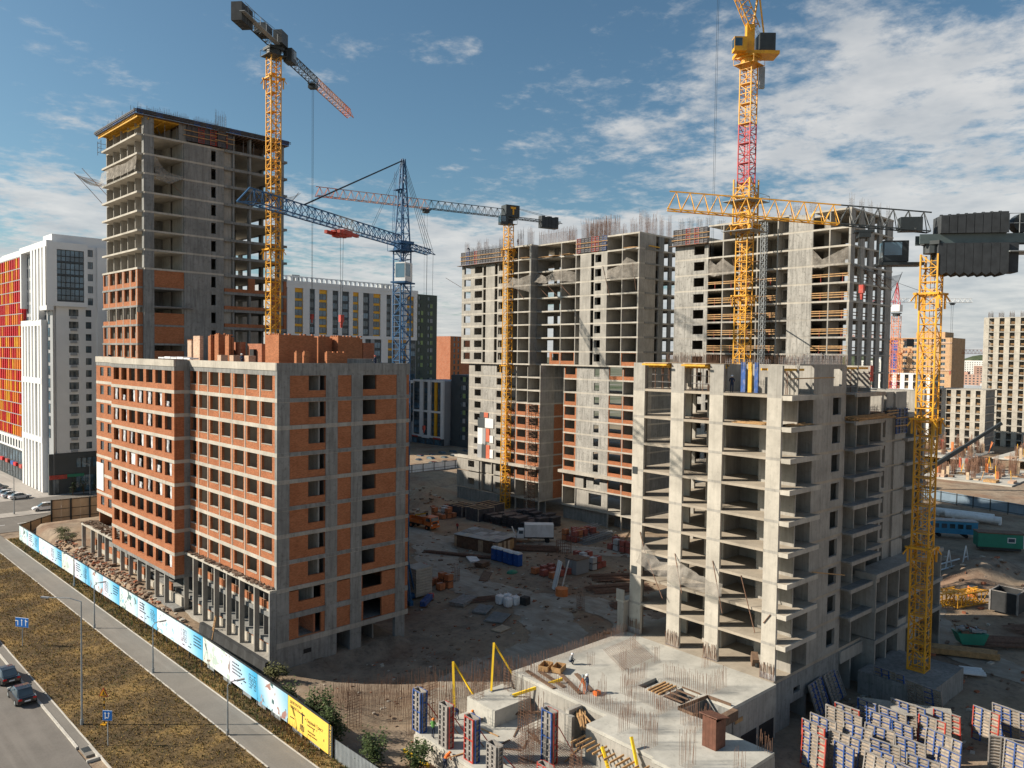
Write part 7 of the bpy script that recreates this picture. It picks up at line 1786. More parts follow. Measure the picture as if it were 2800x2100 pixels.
# ---------------------------------------------------------------- right background
def grid_shell(label, x, y, yw, xd, z0, nf, fh, bays, mat, name='unfinished_block'):
 """unfinished shell: concrete piers, open storeys with guard planks; L face only in view"""
 t_ = thing(name, label, 'building', (x, y, 0))
 top = z0 + nf * fh
 MB().box(3.0, xd, 0.3, yw - 0.3, z0, top - 0.2).build('core', M_CONCB, t_)
 bw_ = yw / bays
 for i in range(bays + 1): inst('pier', (nf, round(bw_, 2)), lambda b: b.box(0, 0.4, -bw_ * 0.26, bw_ * 0.26, 0, nf * fh), mat, t_, (0, i * bw_, z0))
 for f in range(nf + 1): MB().box(-0.06, xd, -0.3, yw + 0.3, z0 + f * fh - 0.35, z0 + f * fh).build('floor_slab', mat, t_)
 for i in range(bays):
  for f in range(nf):
   if f > nf * 0.25:
    inst('guard_plank', (round(bw_, 2), 'h'), lambda b: (b.box(0, 0.06, 0, bw_ * 0.5, 0.4, 0.6), b.box(0, 0.06, 0, bw_ * 0.5, 0.9, 1.1)), M_WOOD, t_, (0.42, (i + 0.25) * bw_, z0 + f * fh))
 return t_
H1 = grid_shell('tall pale unfinished tower at the right edge with rows of openings', 385, 58, 39.0, 16, -1.3, 18, 3.08, 10, M_CONCL)
rebar_field(H1, 'starter_bars', [(0.2, 2, v, v + 1.5, 54.2, 2.6) for v in range(1, 38, 4)], 2, 0.5, 0.06, M_REBARG)
H2 = grid_shell('low pale unfinished block left of the tall unfinished tower', 345, 87.2, 17.4, 18, -1.3, 8, 3.15, 5, M_CONCL)
H3 = grid_shell('low white unfinished block with blue sheets behind the far orange crane', 340, 105.8, 19.4, 16, -1.3, 10, 3.1, 6, M_CLAD)
for f in range(3, 10): MB().box(1.0, 1.1, 12.2, 14.4, -1.3 + f * 3.1, 1.2 + f * 3.1).build('blue_sheet', M_BLUEP, H3)
H4 = thing('beige_brick_building', 'beige brick apartment house with white windows behind the distant cranes', 'building', (440, 126, 0))
M_BEIGE = bricks('brick_beige', (0.52, 0.31, 0.16), (0.5, 0.4, 0.3)); 
MB().box(0.3, 22, 0, 30, -1.3, 47).build('core', M_BEIGE, H4); MB().box(2, 16, 4, 18, 47, 50).build('roof_house', M_BEIGE, H4)
wall_with_windows(H4, 'L', 0, 30, -1.3, 16, 3.02, 0.0, 0.3, M_BEIGE, [(3 + i * 4.6, 5.2 + i * 4.6, 0.8, 2.4) for i in range(6)], frame=M_WHITE)
for z in (16, 30, 44): MB().box(-0.3, 0.0, 0, 30, z, z + 0.6).build('cornice', M_BRICKP, H4)
MB().box(-0.1, 0.0, 26.2, 29.8, 20, 46).build('blue_facade_strip', M_BLUEP, H4)
ch = thing('striped_chimney', 'far red and white banded chimney on the skyline', 'chimney', (2001, 557, 0))
for k in range(8): MB().tube((0, 0, k * 10.4), (0, 0, (k + 1) * 10.4), 6.4 - k * 0.25, 12, 6.15 - k * 0.25).build('band', M_CLAD if k % 2 == 0 else paint('chimney_red', (0.5, 0.05, 0.07), 0.7), ch)
# hazy town beyond
rg = random.Random(12)
TM = [paint('town_pale', (0.55, 0.53, 0.50), 0.8, 0.1, 0.01), paint('town_white', (0.66, 0.66, 0.65), 0.8, 0.1, 0.01), paint('town_brick', (0.42, 0.26, 0.2), 0.8, 0.1, 0.01), paint('town_grey', (0.4, 0.42, 0.44), 0.8, 0.1, 0.01)]
def town(b0_, b1_, d0, d1, n, h0, h1, grp, lab):
 for i in range(n):
  bear = R(rg.uniform(b0_, b1_)); d = rg.uniform(d0, d1)
  x, y = d * math.cos(bear), d * math.sin(bear)
  w, dp, h = rg.uniform(18, 60), rg.uniform(12, 22), rg.uniform(h0, h1)
  t_ = thing('town_block', lab, 'building', (x, y, -1.3), rg.uniform(-0.3, 0.3), grp)
  mt = rg.choice(TM); MB().box(0, dp, 0, w, 0, h).build('body', mt, t_)
  nf, nb_ = int(h / 3), int(w / 4)
  wb_ = MB()
  for f in range(nf):
   for k in range(nb_): wb_.box(-0.12, 0.02, k * 4 + 1, k * 4 + 2.8, f * 3 + 1, f * 3 + 2.4)
  o = wb_.build('windows', M_GLASS, t_); o['kind'] = 'stuff'
  if rg.random() < 0.5: MB().box(dp * .3, dp * .7, w * .4, w * .6, h, h + 3).build('roof_house', mt, t_)
town(12, 20, 650, 900, 16, 8, 18, 'town blocks on the right skyline', 'small pale block of the hazy town on the right skyline')
town(12, 20.5, 1000, 2200, 34, 10, 40, 'town blocks on the right skyline', 'small pale block of the hazy town on the right skyline')
town(48, 53.5, 700, 1800, 14, 10, 42, 'town blocks in the gap beside the brown tower', 'small pale block of the hazy town in the gap by the brown tower')
town(49.2, 51.4, 3000, 4200, 6, 60, 110, 'towers in the gap beside the brown tower', 'faint far tower on the horizon by the brown tower')
# wooded rise on the horizon
hm = MB()
for k, (b0_, b1_, d, h) in enumerate(((8, 24, 2600, 26), (45, 55, 3600, 30), (61, 84, 3000, 22), (8, 24, 4500, 70))):
 n = 40
 for i in range(n + 1):
  bear = R(b0_ + (b1_ - b0_) * i / n)
  for dd, hh in ((d, -5), (d + 250, h * (0.7 + 0.3 * math.sin(i * 0.7 + k))), (d + 900, -5)):
   hm.v.append((dd * math.cos(bear), dd * math.sin(bear), hh))
 b0 = len(hm.v) - 3 * (n + 1)
 for i in range(n):
  for j in range(2): a = b0 + i * 3 + j; hm.f.append((a, a + 3, a + 4, a + 1)); hm.mi.append(0)
m, t, b = new_mat('wooded_hill', 0.95, 0, 0.1); t.links.new(ramp(t, noise(t, wpos(t), 0.02, 6, 0.7), [(0.35, (0.04, 0.06, 0.03)), (0.6, (0.10, 0.12, 0.07)), (0.75, (0.3, 0.29, 0.27))]), b.inputs['Base Color'])
tag(hm.build('hill', m, smooth=True), kind='structure')
# building site across the fence on the right
for i, (x, y, w, l, z) in enumerate(((262, 58, 40, 26, 0.4), (300, 80, 34, 30, 2.6), (306, 48, 40, 26, 3.4), (270, 30, 30, 20, 0.8))):
 t_ = thing('foundation_frame', ['wide low foundation slab nearest the blue grey fence', 'raised floor slab in front of the low unfinished block', 'raised floor slab in front of the tall unfinished tower', 'small foundation slab at the right edge of the picture'][i], 'foundation', (x, y, -1.3))
 MB().box(0, w, 0, l, z - 0.4, z).build('slab', M_SLAB, t_)
 for k in range(16):
  a, c_ = U(1, w - 2), U(1, l - 2); MB().box(a, a + 0.5, c_, c_ + 0.8, z, z + U(2, 4)).build('column', random.choice([M_CONCL, M_ORC, M_FRED, M_PLY]), t_)
 rebar_field(t_, 'starter_bars', [(a, a + 3, c_, c_ + 0.6, z, U(3, 6.5)) for a, c_ in ((U(1, w - 5), U(1, l - 3)) for k in range(22))], 3, 0.4, 0.045, M_REBAR)
 for k in range(20):
  a, c_ = U(0, w - 5), U(0, l - 5); MB().box(a, a + U(1.5, 5), c_, c_ + U(1, 4), z, z + U(0.2, 0.7)).build('material_stack', random.choice([M_WOOD, M_WOODD, M_PLY, M_FGREY, M_BRICKP, M_CONCL]), t_)
 for k in range(10):
  a, c_ = U(0, w - 4), U(0, l - 4); MB().beam((a, c_, z), (a + U(-2, 2), c_ + U(-1, 1), z + U(2.5, 4.5)), 0.2).build('raking_shore', random.choice([M_WOODY, M_ORC, M_WOOD]), t_)
mc = thing('mobile_crane', 'mobile crane with a long dark telescopic boom raised over the far building site', 'crane', (237, 76, -1.3), 0)
MB().box(-4, 4, -1.4, 1.4, 0.8, 1.8).build('carrier', M_REDC, mc); MB().box(-2.5, 1, -1.2, 1.2, 1.8, 3.6).build('upper_works', M_REDC, mc); MB().box(2.2, 4.0, -1.3, 1.3, 1.8, 3.2).build('cab', M_DARK, mc)
for x in (-3, -1.5, 1.5, 3):
 for y in (-1.3, 1.3): MB().tube((x, y - .2, 0.6), (x, y + .2, 0.6), 0.6, 10).build('wheel', M_TYRE, mc)
bd = Vector((14.5, -17.5, 16.0)); MB().beam((-1, 0, 3.2), Vector((-1, 0, 3.2)) + bd * 0.55, 1.1).build('boom_base', M_DARK, mc); MB().beam(Vector((-1, 0, 3.2)) + bd * 0.5, Vector((-1, 0, 3.2)) + bd, 0.8).build('boom_extension', M_DARK, mc)
# unseen slab block added behind the left tower to shade the yard
HB = thing('unseen_shade_block', 'unseen concrete frame block added behind the left tower to shade the yard', 'building', (64, 151, 0))
for k in range(17): MB().box(0, 13, 0, 49, k * 3.05 - 1.6, k * 3.05 - 1.3).build('floor_slab', M_CONC, HB)
for i in range(11):
 for x in (0.02, 12.6): MB().box(x, x + .35, .05 + i * 4.85, 1.2 + i * 4.6, -1.3, 47.2).build('column', M_CONC, HB)
MB().box(6, 6.3, .3, 48.7, -1.3, 47.2).build('spine_wall', M_CONC, HB)
for y in (.1, 48.5): MB().box(.4, 12.5, y, y + .3, -1.3, 47.2).build('end_wall', M_CONC, HB)
# ================================================================ vehicles
def loft(b, secs, mi=0):
 """secs: list of (x, [(y,z)...]) closed rings"""
 n = len(secs[0][1]); base = len(b.v)
 for x, ring in secs:
  for y, z in ring: b.v.append((x, y, z))
 for i in range(len(secs) - 1):
  for k in range(n):
   a = base + i * n + k; c_ = base + i * n + (k + 1) % n
   b.f.append((a, c_, c_ + n, a + n)); b.mi.append(mi)
 b.f.append(tuple(base + k for k in range(n - 1, -1, -1))); b.mi.append(mi)
 b.f.append(tuple(base + (len(secs) - 1) * n + k for k in range(n))); b.mi.append(mi)
def car(label, loc, rz, paint_m, suv=False, group=None, detail=True, name='parked_car'):
 t_ = thing(name, label, 'car', loc, rz, group)
 key = ('suv' if suv else 'sed')
 H = 1.66 if suv else 1.45
 belt = 0.98 if suv else 0.90
 def body(b):
  S_ = []
  for x, w, zb, zt in ((-2.28, 0.74, 0.42, 0.80), (-2.2, 0.84, 0.30, belt), (-1.6, 0.89, 0.24, belt + 0.02), (-0.6, 0.90, 0.22, belt), (0.6, 0.90, 0.22, belt - 0.02), (1.3, 0.89, 0.24, belt - 0.05), (1.9, 0.85, 0.27, belt - 0.14), (2.22, 0.74, 0.36, 0.66), (2.3, 0.62, 0.42, 0.56)):
   S_.append((x, [(-w, zb + 0.05), (-w * 0.9, zb), (w * 0.9, zb), (w, zb + 0.05), (w, (zb + zt) / 2 + 0.05), (w * 0.93, zt - 0.06), (w * 0.82, zt), (-w * 0.82, zt), (-w * 0.93, zt - 0.06), (-w, (zb + zt) / 2 + 0.05)]))
  loft(b, S_)
 def glassh(b):
  x_r = -2.0 if suv else -1.75
  S_ = []
  for x, w, zt in ((x_r, 0.70, belt + 0.03), (x_r + (0.25 if suv else 0.62), 0.66, H - 0.05), (-0.3, 0.68, H - 0.01), (0.35, 0.67, H - 0.05), (1.22, 0.72, belt)):
   S_.append((x, [(-0.79, belt - 0.05), (0.79, belt - 0.05), (w, max(zt - 0.04, belt - .03)), (w * 0.9, max(zt, belt - .02)), (-w * 0.9, max(zt, belt - .02)), (-w, max(zt - 0.04, belt - .03))]))
  loft(b, S_)
 inst('body', (key, paint_m.name), body, paint_m, t_, (0, 0, 0))
 gh = inst('greenhouse', key, glassh, M_GLASS, t_, (0, 0, 0))
 x_r = (-1.72 if suv else -1.1)
 inst('roof', (key, paint_m.name), lambda b: b.extr([(x_r, H - 0.05), (-0.3, H - 0.005), (0.38, H - 0.05), (0.38, H - 0.02), (-0.3, H + 0.025), (x_r, H - 0.02)], 'y', -0.62, 0.62), paint_m, t_, (0, 0, 0))
 if detail:
  for y in (-0.72, 0.72): inst('pillar', (key, paint_m.name), lambda b: b.beam((0, 0, 0), (0, 0, H - belt - 0.08), 0.06), paint_m, t_, (-0.45, y * 0.97, belt))
 for x in (-1.38, 1.36):
  for y in (-0.80, 0.80):
   wh = inst('wheel', 1, lambda b: b.tube((0, -0.11, 0), (0, 0.11, 0), 0.32, 14), M_TYRE, t_, (x, y, 0.32))
   if detail: inst('rim', 1, lambda b: b.tube((0, -0.125, 0), (0, 0.125, 0), 0.2, 8), M_GREY, wh, (0, 0, 0))
 if detail:
  for y in (-0.62, 0.62):
   inst('tail_lamp', 1, lambda b: b.box(-0.06, 0.03, -0.15, 0.15, -0.08, 0.08), M_TAIL, t_, (-2.24, y, 0.76)); inst('head_lamp', 1, lambda b: b.box(-0.06, 0.06, -0.17, 0.17, -0.06, 0.06), M_LAMPG, t_, (2.16, y, 0.63))
  inst('number_plate', 1, lambda b: b.box(-0.02, 0.01, -0.26, 0.26, -0.06, 0.06), M_SIGNW, t_, (-2.30, 0, 0.60))
  for y in (-0.93, 0.93): inst('mirror', paint_m.name, lambda b: b.box(-0.07, 0.07, -0.1, 0.1, -0.06, 0.07), paint_m, t_, (0.72, y, belt + 0.05))
 return t_
def cpaint(name, col):
 m, t, b = new_mat(name, 0.3, 0.1, 0.5); b.inputs['Base Color'].default_value = (*col, 1); b.inputs['Coat Weight'].default_value = 0.5; return m
M_CW1, M_CW2, M_CW3, M_CW4, M_CW5 = cpaint('car_white', (0.75, 0.75, 0.76)), cpaint('car_silver', (0.45, 0.46, 0.48)), cpaint('car_grey', (0.12, 0.13, 0.14)), cpaint('car_maroon', (0.14, 0.02, 0.03)), cpaint('car_blue', (0.03, 0.06, 0.14))
car('black saloon car on the road, the one further from the viewer', (19.45, 95.4, -0.13), R(92), M_CARK, name='car')
car('black saloon car on the road, the nearer one beside the lay-by kerb', (19.5, 89.0, -0.13), R(90), M_CARK, name='car')
car('dark car cut by the left edge of the picture', (19.6, 109.2, -0.13), R(90), M_CARK, name='car')
car('white sport utility car driving past the tall tan fence', (46.4, 191.0, -0.06), R(175), M_CW1, True, name='car')
car('white car half hidden by the tall tan fence', (51.6, 189.6, -0.06), R(175), M_CW1, True, name='car')
row = [(45.8, 209.2, M_CW1, 'white car parked nearest in the row before the white tower'), (45.0, 212.4, M_CW2, 'silver car second in the row before the white tower'), (44.6, 215.6, M_CW1, 'white car third in the row before the white tower'), (44.0, 218.8, M_CW4, 'maroon car in the row before the white tower'), (43.2, 222.0, M_CW5, 'dark blue car in the row before the white tower'), (44.8, 226.2, M_CW3, 'dark grey car furthest back in the row before the white tower')]
for x, y, m_, lab in row: car(lab, (x, y, -0.06), R(8), m_, 'dark' in lab, 'cars parked before the white tower')
rg = random.Random(3)
for r_ in range(3):
 for i in range(8):
  x = 158 + i * 5.2 + r_ * 1.5; y = 196 + r_ * 8.5
  if rg.random() < 0.9:
   m_ = rg.choice([M_CW1, M_CW1, M_CW2, M_CW3, M_CW4, M_CARK, M_CW5])
   car('car parked in the far car park beyond the white board fence', (x, y, -1.18), R(rg.choice([80, 95, 265, 270])), m_, rg.random() < .4, 'cars in the far car park', False)
# orange truck with tipping body and crane arm
tk = thing('orange_truck', 'orange flatbed truck with drop sides driving through the yard', 'truck', (100.7, 127.8, -1.3), R(-84))
ch_ = MB(); ch_.box(-4.4, 3.2, -0.45, 0.45, 0.75, 1.05); ch_.build('chassis', M_DARK, tk)
cb = MB(); cb.extr([(1.5, 1.0), (3.6, 1.0), (3.6, 1.9), (3.45, 2.75), (1.5, 2.8)], 'y', -1.2, 1.2); cb = cb.build('cab', M_TRUCKO, tk)
MB().extr([(3.615, 1.95), (3.63, 1.95), (3.49, 2.65), (3.475, 2.65)], 'y', -1.05, 1.05).build('windscreen', M_GLASSB, cb)
for y in (-1, 1): MB().box(2.1, 3.2, min(y * 1.2, y * 1.215), max(y * 1.2, y * 1.215), 1.9, 2.55).build('side_window', M_GLASS, cb); MB().box(3.6, 3.66, y * 0.9 - 0.18, y * 0.9 + 0.18, 1.05, 1.3).build('head_lamp', M_LAMPG, tk); MB().box(3.3, 3.45, y * 1.35 - .1, y * 1.35 + .1, 1.9, 2.4).build('mirror', M_DARK, tk)
MB().box(3.55, 3.8, -1.2, 1.2, 0.55, 0.95).build('bumper', M_TRUCKO, tk); MB().box(3.6, 3.64, -0.7, 0.7, 1.35, 1.75).build('grille', M_DARK, tk)
bed = MB(); bed.box(-4.6, 1.1, -1.25, 1.25, 1.1, 1.22); bed.build('bed_floor', M_WOODD, tk)
for (x0, x1, y0, y1) in ((-4.6, 1.1, -1.28, -1.22), (-4.6, 1.1, 1.22, 1.28), (-4.62, -4.56, -1.22, 1.22), (1.04, 1.1, -1.22, 1.22)): MB().box(x0, x1, y0, y1, 1.2, 1.95).build('drop_side', M_TRUCKO, tk)
for i in range(5): MB().box(-4.4 + i * 1.1, -4.32 + i * 1.1, -1.31, -1.28, 1.2, 1.95).build('side_stake', M_TRUCKO, tk)
for x in (-3.6, -2.3, 2.4):
 for y in (-1.0, 1.0):
  wh = inst('wheel', 'tk', lambda b: b.tube((0, -0.22, 0), (0, 0.22, 0), 0.55, 14), M_TYRE, tk, (x, y, 0.55)); inst('rim', 'tk', lambda b: b.tube((0, -0.23, 0), (0, 0.23, 0), 0.26, 8), M_TRUCKO, wh, (0, 0, 0))
MB().beam((1.25, 0, 1.2), (1.25, 0, 3.4), 0.35).build('crane_post', M_DARK, tk); MB().beam((1.25, 0, 3.3), (-1.6, -0.6, 2.6), 0.28).build('crane_arm', M_WOODY, tk)
# white box truck with its bonnet up
wt = thing('white_box_truck', 'white box body truck with raised bonnet beside the brick pallets', 'truck', (109.6, 104.0, -1.3), R(136))
MB().box(-3.6, 2.0, -1.2, 1.2, 1.15, 3.55).build('box_body', M_WHITE, wt); MB().box(-3.7, 3.8, -0.45, 0.45, 0.7, 1.1).build('chassis', M_DARK, wt)
for y in (-0.6, 0.6): MB().box(-3.65, -3.605, y - 0.56, y + 0.56, 1.2, 3.5).build('rear_door', M_CLADG, wt)
cb = MB(); cb.extr([(2.1, 0.9), (3.5, 0.9), (3.5, 1.75), (3.2, 2.5), (2.1, 2.5)], 'y', -1.0, 1.0); cb = cb.build('cab', M_WHITE, wt)
MB().extr([(3.52, 1.75), (3.54, 1.75), (3.24, 2.45), (3.22, 2.45)], 'y', -.9, .9).build('windscreen', M_GLASSB, cb)
for y in (-1, 1): MB().box(2.3, 3.1, min(y * 1.0, y * 1.015), max(y * 1.0, y * 1.015), 1.75, 2.35).build('side_window', M_GLASS, cb)
MB().box(3.5, 4.9, -0.8, 0.8, 0.8, 1.3).build('engine_bay', M_DARK, wt); MB().obox((4.1, 0, 2.1), (0.35, 0, 0.75), (0, 0.85, 0), (-.05, 0, .02)).build('bonnet', M_WHITE, wt)
for y in (-0.95, 0.95): MB().box(3.6, 4.9, y - .2, y + .2, 0.9, 1.25).build('wing', M_WHITE, wt)
for x in (-2.4, 4.1):
 for y in (-0.95, 0.95): inst('wheel', 'wt', lambda b: b.tube((0, -0.18, 0), (0, 0.18, 0), 0.5, 12), M_TYRE, wt, (x, y, 0.5))
# ================================================================ things in the yard
GY = -1.3
M_REDB = paint('brick_pack_red', (0.34, 0.10, 0.075), 0.9, 0.25, 1.2); M_ORB = paint('brick_pack_orange', (0.46, 0.17, 0.075), 0.9, 0.25, 1.2); M_GRB = paint('block_pack_grey', (0.45, 0.44, 0.43), 0.85, 0.15, 1.0)
def pallet(label, x, y, rz, mat, group, n=2, z=GY):
 t_ = thing('brick_pallet', label, 'pallet', (x, y, z), rz, group)
 def base(b):
  for q in (-.5, 0, .4): b.box(-.55, .55, q, q + .1, 0, .1)
  for q in (-.5, -.25, 0, .25, .42): b.box(q, q + .12, -.55, .55, .1, .13)
 for k in range(n):
  inst('pallet_base', 1, base, M_WOODD, t_, (0, 0, k * 1.12))
  def pk(b):
   for i in range(4):
    for j in range(4):
     for l in range(3): b.box(-.52 + i * .262, -.52 + i * .262 + .25, -.52 + j * .262, -.52 + j * .262 + .25, .135 + l * .31, .135 + l * .31 + .3)
  inst('brick_pack', mat.name, pk, mat, t_, (0, 0, k * 1.12))
  inst('strap', 1, lambda b: b.box(-.54, .54, -.03, .03, 1.065, 1.075), M_SIGNW, t_, (0, U(-.2, .2), k * 1.12))
 return t_
def pallets(grp, lab, x0, y0, nx_, ny_, dx, dy, mat, nmax=2, rz=0.0, skip=0.1):
 for i in range(nx_):
  for j in range(ny_):
   if random.random() < skip: continue
   m_ = mat if not isinstance(mat, list) else random.choice(mat)
   pallet(lab, x0 + i * dx + U(-.1, .1), y0 + j * dy + U(-.1, .1), rz + R(U(-6, 6)), m_, grp, random.randint(1, nmax))
pallets('brick pallets beside the white box truck', 'pallet of orange bricks in the block beside the white box truck', 115.2, 98.4, 6, 3, 1.3, 1.3, [M_ORB, M_ORB, M_REDB])
pallets('brick pallets by the scaffold ladder', 'pallet of red bricks under the ladder of the long frame block', 116.0, 86.0, 3, 4, 1.4, 1.4, [M_REDB, M_REDB, M_GRB])
pallets('brick pallets behind the grey container', 'pallet of red bricks behind the grey container', 102.4, 83.6, 3, 4, 1.35, 1.5, [M_REDB, M_REDB, M_GRB])
pallets('brick pallets beside the orange truck', 'pallet of orange bricks behind the orange truck', 109.4, 131.6, 3, 3, 1.5, 1.5, [M_ORB, M_ORB, M_GRB])
pallets('brick pallets at the foot of the blue crane', 'pallet of orange bricks at the foot of the blue crane', 76.2, 92.0, 2, 3, 1.4, 1.4, [M_ORB])
pallets('brick pallets further along from the blue crane', 'pallet of orange bricks in the shade further behind the blue crane', 77.0, 99.4, 2, 2, 1.4, 1.4, [M_REDB])
pallets('loose brick pallets in the middle of the yard', 'low pallet of rubble bricks in the middle of the yard', 93.5, 84.6, 3, 3, 1.9, 1.9, [M_REDB, M_ORB], 1)
# portable toilets
tl = None
for i in range(5):
 lab = ['blue portable toilet, the furthest left of five', 'blue portable toilet, second from the left of five', 'blue portable toilet, third from the left of five', 'blue portable toilet, fourth from the left of five', 'blue portable toilet, the furthest right of five'][i]
 y = 99.2 - i * 1.28 - (0.35 if i > 1 else 0)
 if tl is None:
  tl = thing('portable_toilet', lab, 'toilet', (94.6, y, GY), 0, 'row of portable toilets')
  MB().box(-.55, .55, -.55, .55, .1, 2.1).build('cabin', M_BLUEP, tl)
  MB().box(-.6, -.555, -.35, .35, .15, 2.0).build('door', M_BLUEP, tl)
  rf = MB(); rf.extr([(-.58, 2.1), (.58, 2.1), (.58, 2.2), (.3, 2.42), (-.3, 2.42), (-.58, 2.2)], 'y', -.58, .58); rf.build('roof', M_WHITE, tl)
  MB().box(-.58, .58, -.58, .58, 0, .1).build('skid', M_DARK, tl)
  for q in (-.56, .5): MB().box(-.58, -.552, q, q + .06, .1, 2.1).build('corner_trim', M_WHITE if False else M_BLUEP, tl)
  MB().box(-.615, -.6, .22, .3, 1.0, 1.15).build('handle', M_GREY, tl)
 else: copy_tree(tl, None, (94.6 + U(-.1, .1), y, GY), R(U(-4, 4)), lab)
# store shed with patchwork roof
sd = thing('store_shed', 'low brown timber shed with a patchwork grey sheet roof in the yard', 'shed', (97.0, 101.2, GY), R(8))
MB().box(0, 5.5, 0, 10.5, 0, 2.2).build('walls', M_WOODD, sd)
for i in range(18): MB().box(-0.04, 0, i * 0.58, i * 0.58 + 0.55, 0, 2.15 + U(-.1, .05)).build('wall_board', random.choice([M_WOODD, M_PLY, M_WOODD]), sd)
for i in range(9): MB().box(i * .6, i * .6 + .57, -0.04, 0, 0, 2.2 + U(-.1, .05)).build('wall_board', random.choice([M_WOOD, M_PLY, M_WOODD]), sd)
for i in range(6):
 for j in range(3): MB().obox((0.9 + j * 1.95, 0.9 + i * 1.75, 2.42 + U(-.03, .05) + j * 0.12), (1.05, U(-.05, .05), .06), (0, .95, U(-.02, .02)), (0, 0, .02)).build('roof_sheet', random.choice([M_GREY, M_CONCL, M_GREY, M_FGREY]), sd)
# skip-like boxes of shuttering in front of the middle crane
for i, (x, y, w, l, h, lab) in enumerate(((113.2, 124.4, 4.6, 4.2, 2.7, 'open topped shutter box, the nearest one left of the dark panel stacks'), (118.6, 126.6, 5.0, 4.5, 2.5, 'open topped shutter box at the foot of the middle crane'), (113.6, 130.2, 4.2, 4.6, 2.3, 'open topped shutter box furthest left by the brick pallets'))):
 t_ = thing('shutter_box', lab, 'formwork', (x, y, GY), R(U(-5, 5)), 'open topped shutter boxes')
 for (x0, x1, y0, y1) in ((0, w, 0, .15), (0, w, l - .15, l), (0, .15, .15, l - .15), (w - .15, w, .15, l - .15)): MB().box(x0, x1, y0, y1, 0, h).build('side_panel', M_FDARK, t_)
 for k in range(4): MB().box(-.1, w + .1, l * k / 3.2, l * k / 3.2 + .15, h, h + .12).build('cross_timber', M_PLY, t_)
 for (x0, y0) in ((-.06, -.06), (w - .1, -.06), (-.06, l - .1)): MB().box(x0, x0 + .18, y0, y0 + .18, 0, h + .05).build('corner_post', M_FGREY, t_)
# stacks of dark shutter panels
k = 0
for r_ in range(3):
 for i in range(7):
  x, y = 114.4 + r_ * 3.5, 122.4 - i * 1.85 - r_ * 0.6
  t_ = thing('panel_stack', ['stack of dark shutter panels in the front row facing the yard', 'stack of dark shutter panels in the middle row', 'stack of dark shutter panels in the back row under the frame block'][r_], 'formwork', (x, y, GY), R(U(-4, 4)), ['front row of panel stacks', 'middle row of panel stacks', 'back row of panel stacks'][r_])
  for q in range(random.randint(7, 11)):
   inst('shutter_panel', 's', lambda b: (b.box(0, 3.0, 0, 1.5, .1, .14), b.box(0, 3, 0, .08, 0, .1), b.box(0, 3, 1.42, 1.5, 0, .1), b.box(0, .08, .08, 1.42, 0, .1), b.box(2.92, 3, .08, 1.42, 0, .1), b.box(1.5, 1.58, .08, 1.42, 0, .1)), random.choice([M_FDARK, M_FDARK, M_FBLUE, M_FDARK]) if False else M_FDARK, t_, (U(-.1, .1), U(-.05, .05), q * 0.23))
# steel lattice bundles
for i in range(5):
 o = MB(); lattice_mast(o, 0.9, 10.5, .09, .05, 7, False)
 o = o.build('lattice_bundle', M_GREY); o.rotation_euler = (R(90), 0, R(96 + i * 1.5)); o.location = (114.8 + (i % 3) * 0.3, 95.6 + i * 0.95, GY + 0.5 + 0.9 * (i // 3))
 tag(o, 'blue grey steel lattice beam lying beside the orange brick pallets', 'steel beam', 'lattice beams lying in the yard')
# grey container
cn = thing('site_container', 'small grey corrugated container with a rusty roof in the yard', 'container', (97.6, 83.0, GY), R(-4))
MB().box(0, 2.9, 0, 2.6, .1, 2.5).build('body', M_CLADG, cn)
for i in range(12): MB().box(-.05, 0, i * .22, i * .22 + .11, .15, 2.45).build('rib', M_CLADG, cn); MB().box(i * .24, i * .24 + .12, -.05, 0, .15, 2.45).build('rib', M_CLADG, cn)
MB().box(-.15, 3.05, -.15, 2.75, 2.5, 2.6).build('roof', M_WOODD, cn); MB().box(-.08, -.05, .9, 1.7, .2, 2.1).build('door', M_GREY, cn)
# leaning white sheets, drum, big bags
for i, (x, y, a, lab) in enumerate(((89.7, 80.2, 14, 'tall white insulated sheet leaning on the left of the pair'), (90.7, 79.4, -16, 'tall white insulated sheet leaning on the right of the pair'))):
 o = MB().obox((0, 0, 2.2), (.06, 0, 0), (0, .75, 0), (.5, 0, 2.2)).build('leaning_sheet', M_WHITE); o.location = (x, y, GY); o.rotation_euler = (0, 0, R(-40 + a)); tag(o, lab, 'sheet', 'leaning white sheets')
 for q in range(5): MB().obox((-.07 + .02 * q, -.6 + q * .3, 2.2), (.01, 0, 0), (0, .03, 0), (.5, 0, 2.15)).build('groove', M_GREY, o)
o = MB(); o.tube((0, 0, 0), (0, 0, 1.1), .95, 16); o.tube((0, 0, 1.1), (0, 0, 1.14), .98, 16); o = o.build('steel_drum', M_ORC); o.location = (87.9, 77.6, GY); tag(o, 'wide orange steel drum below the leaning white sheets', 'drum')
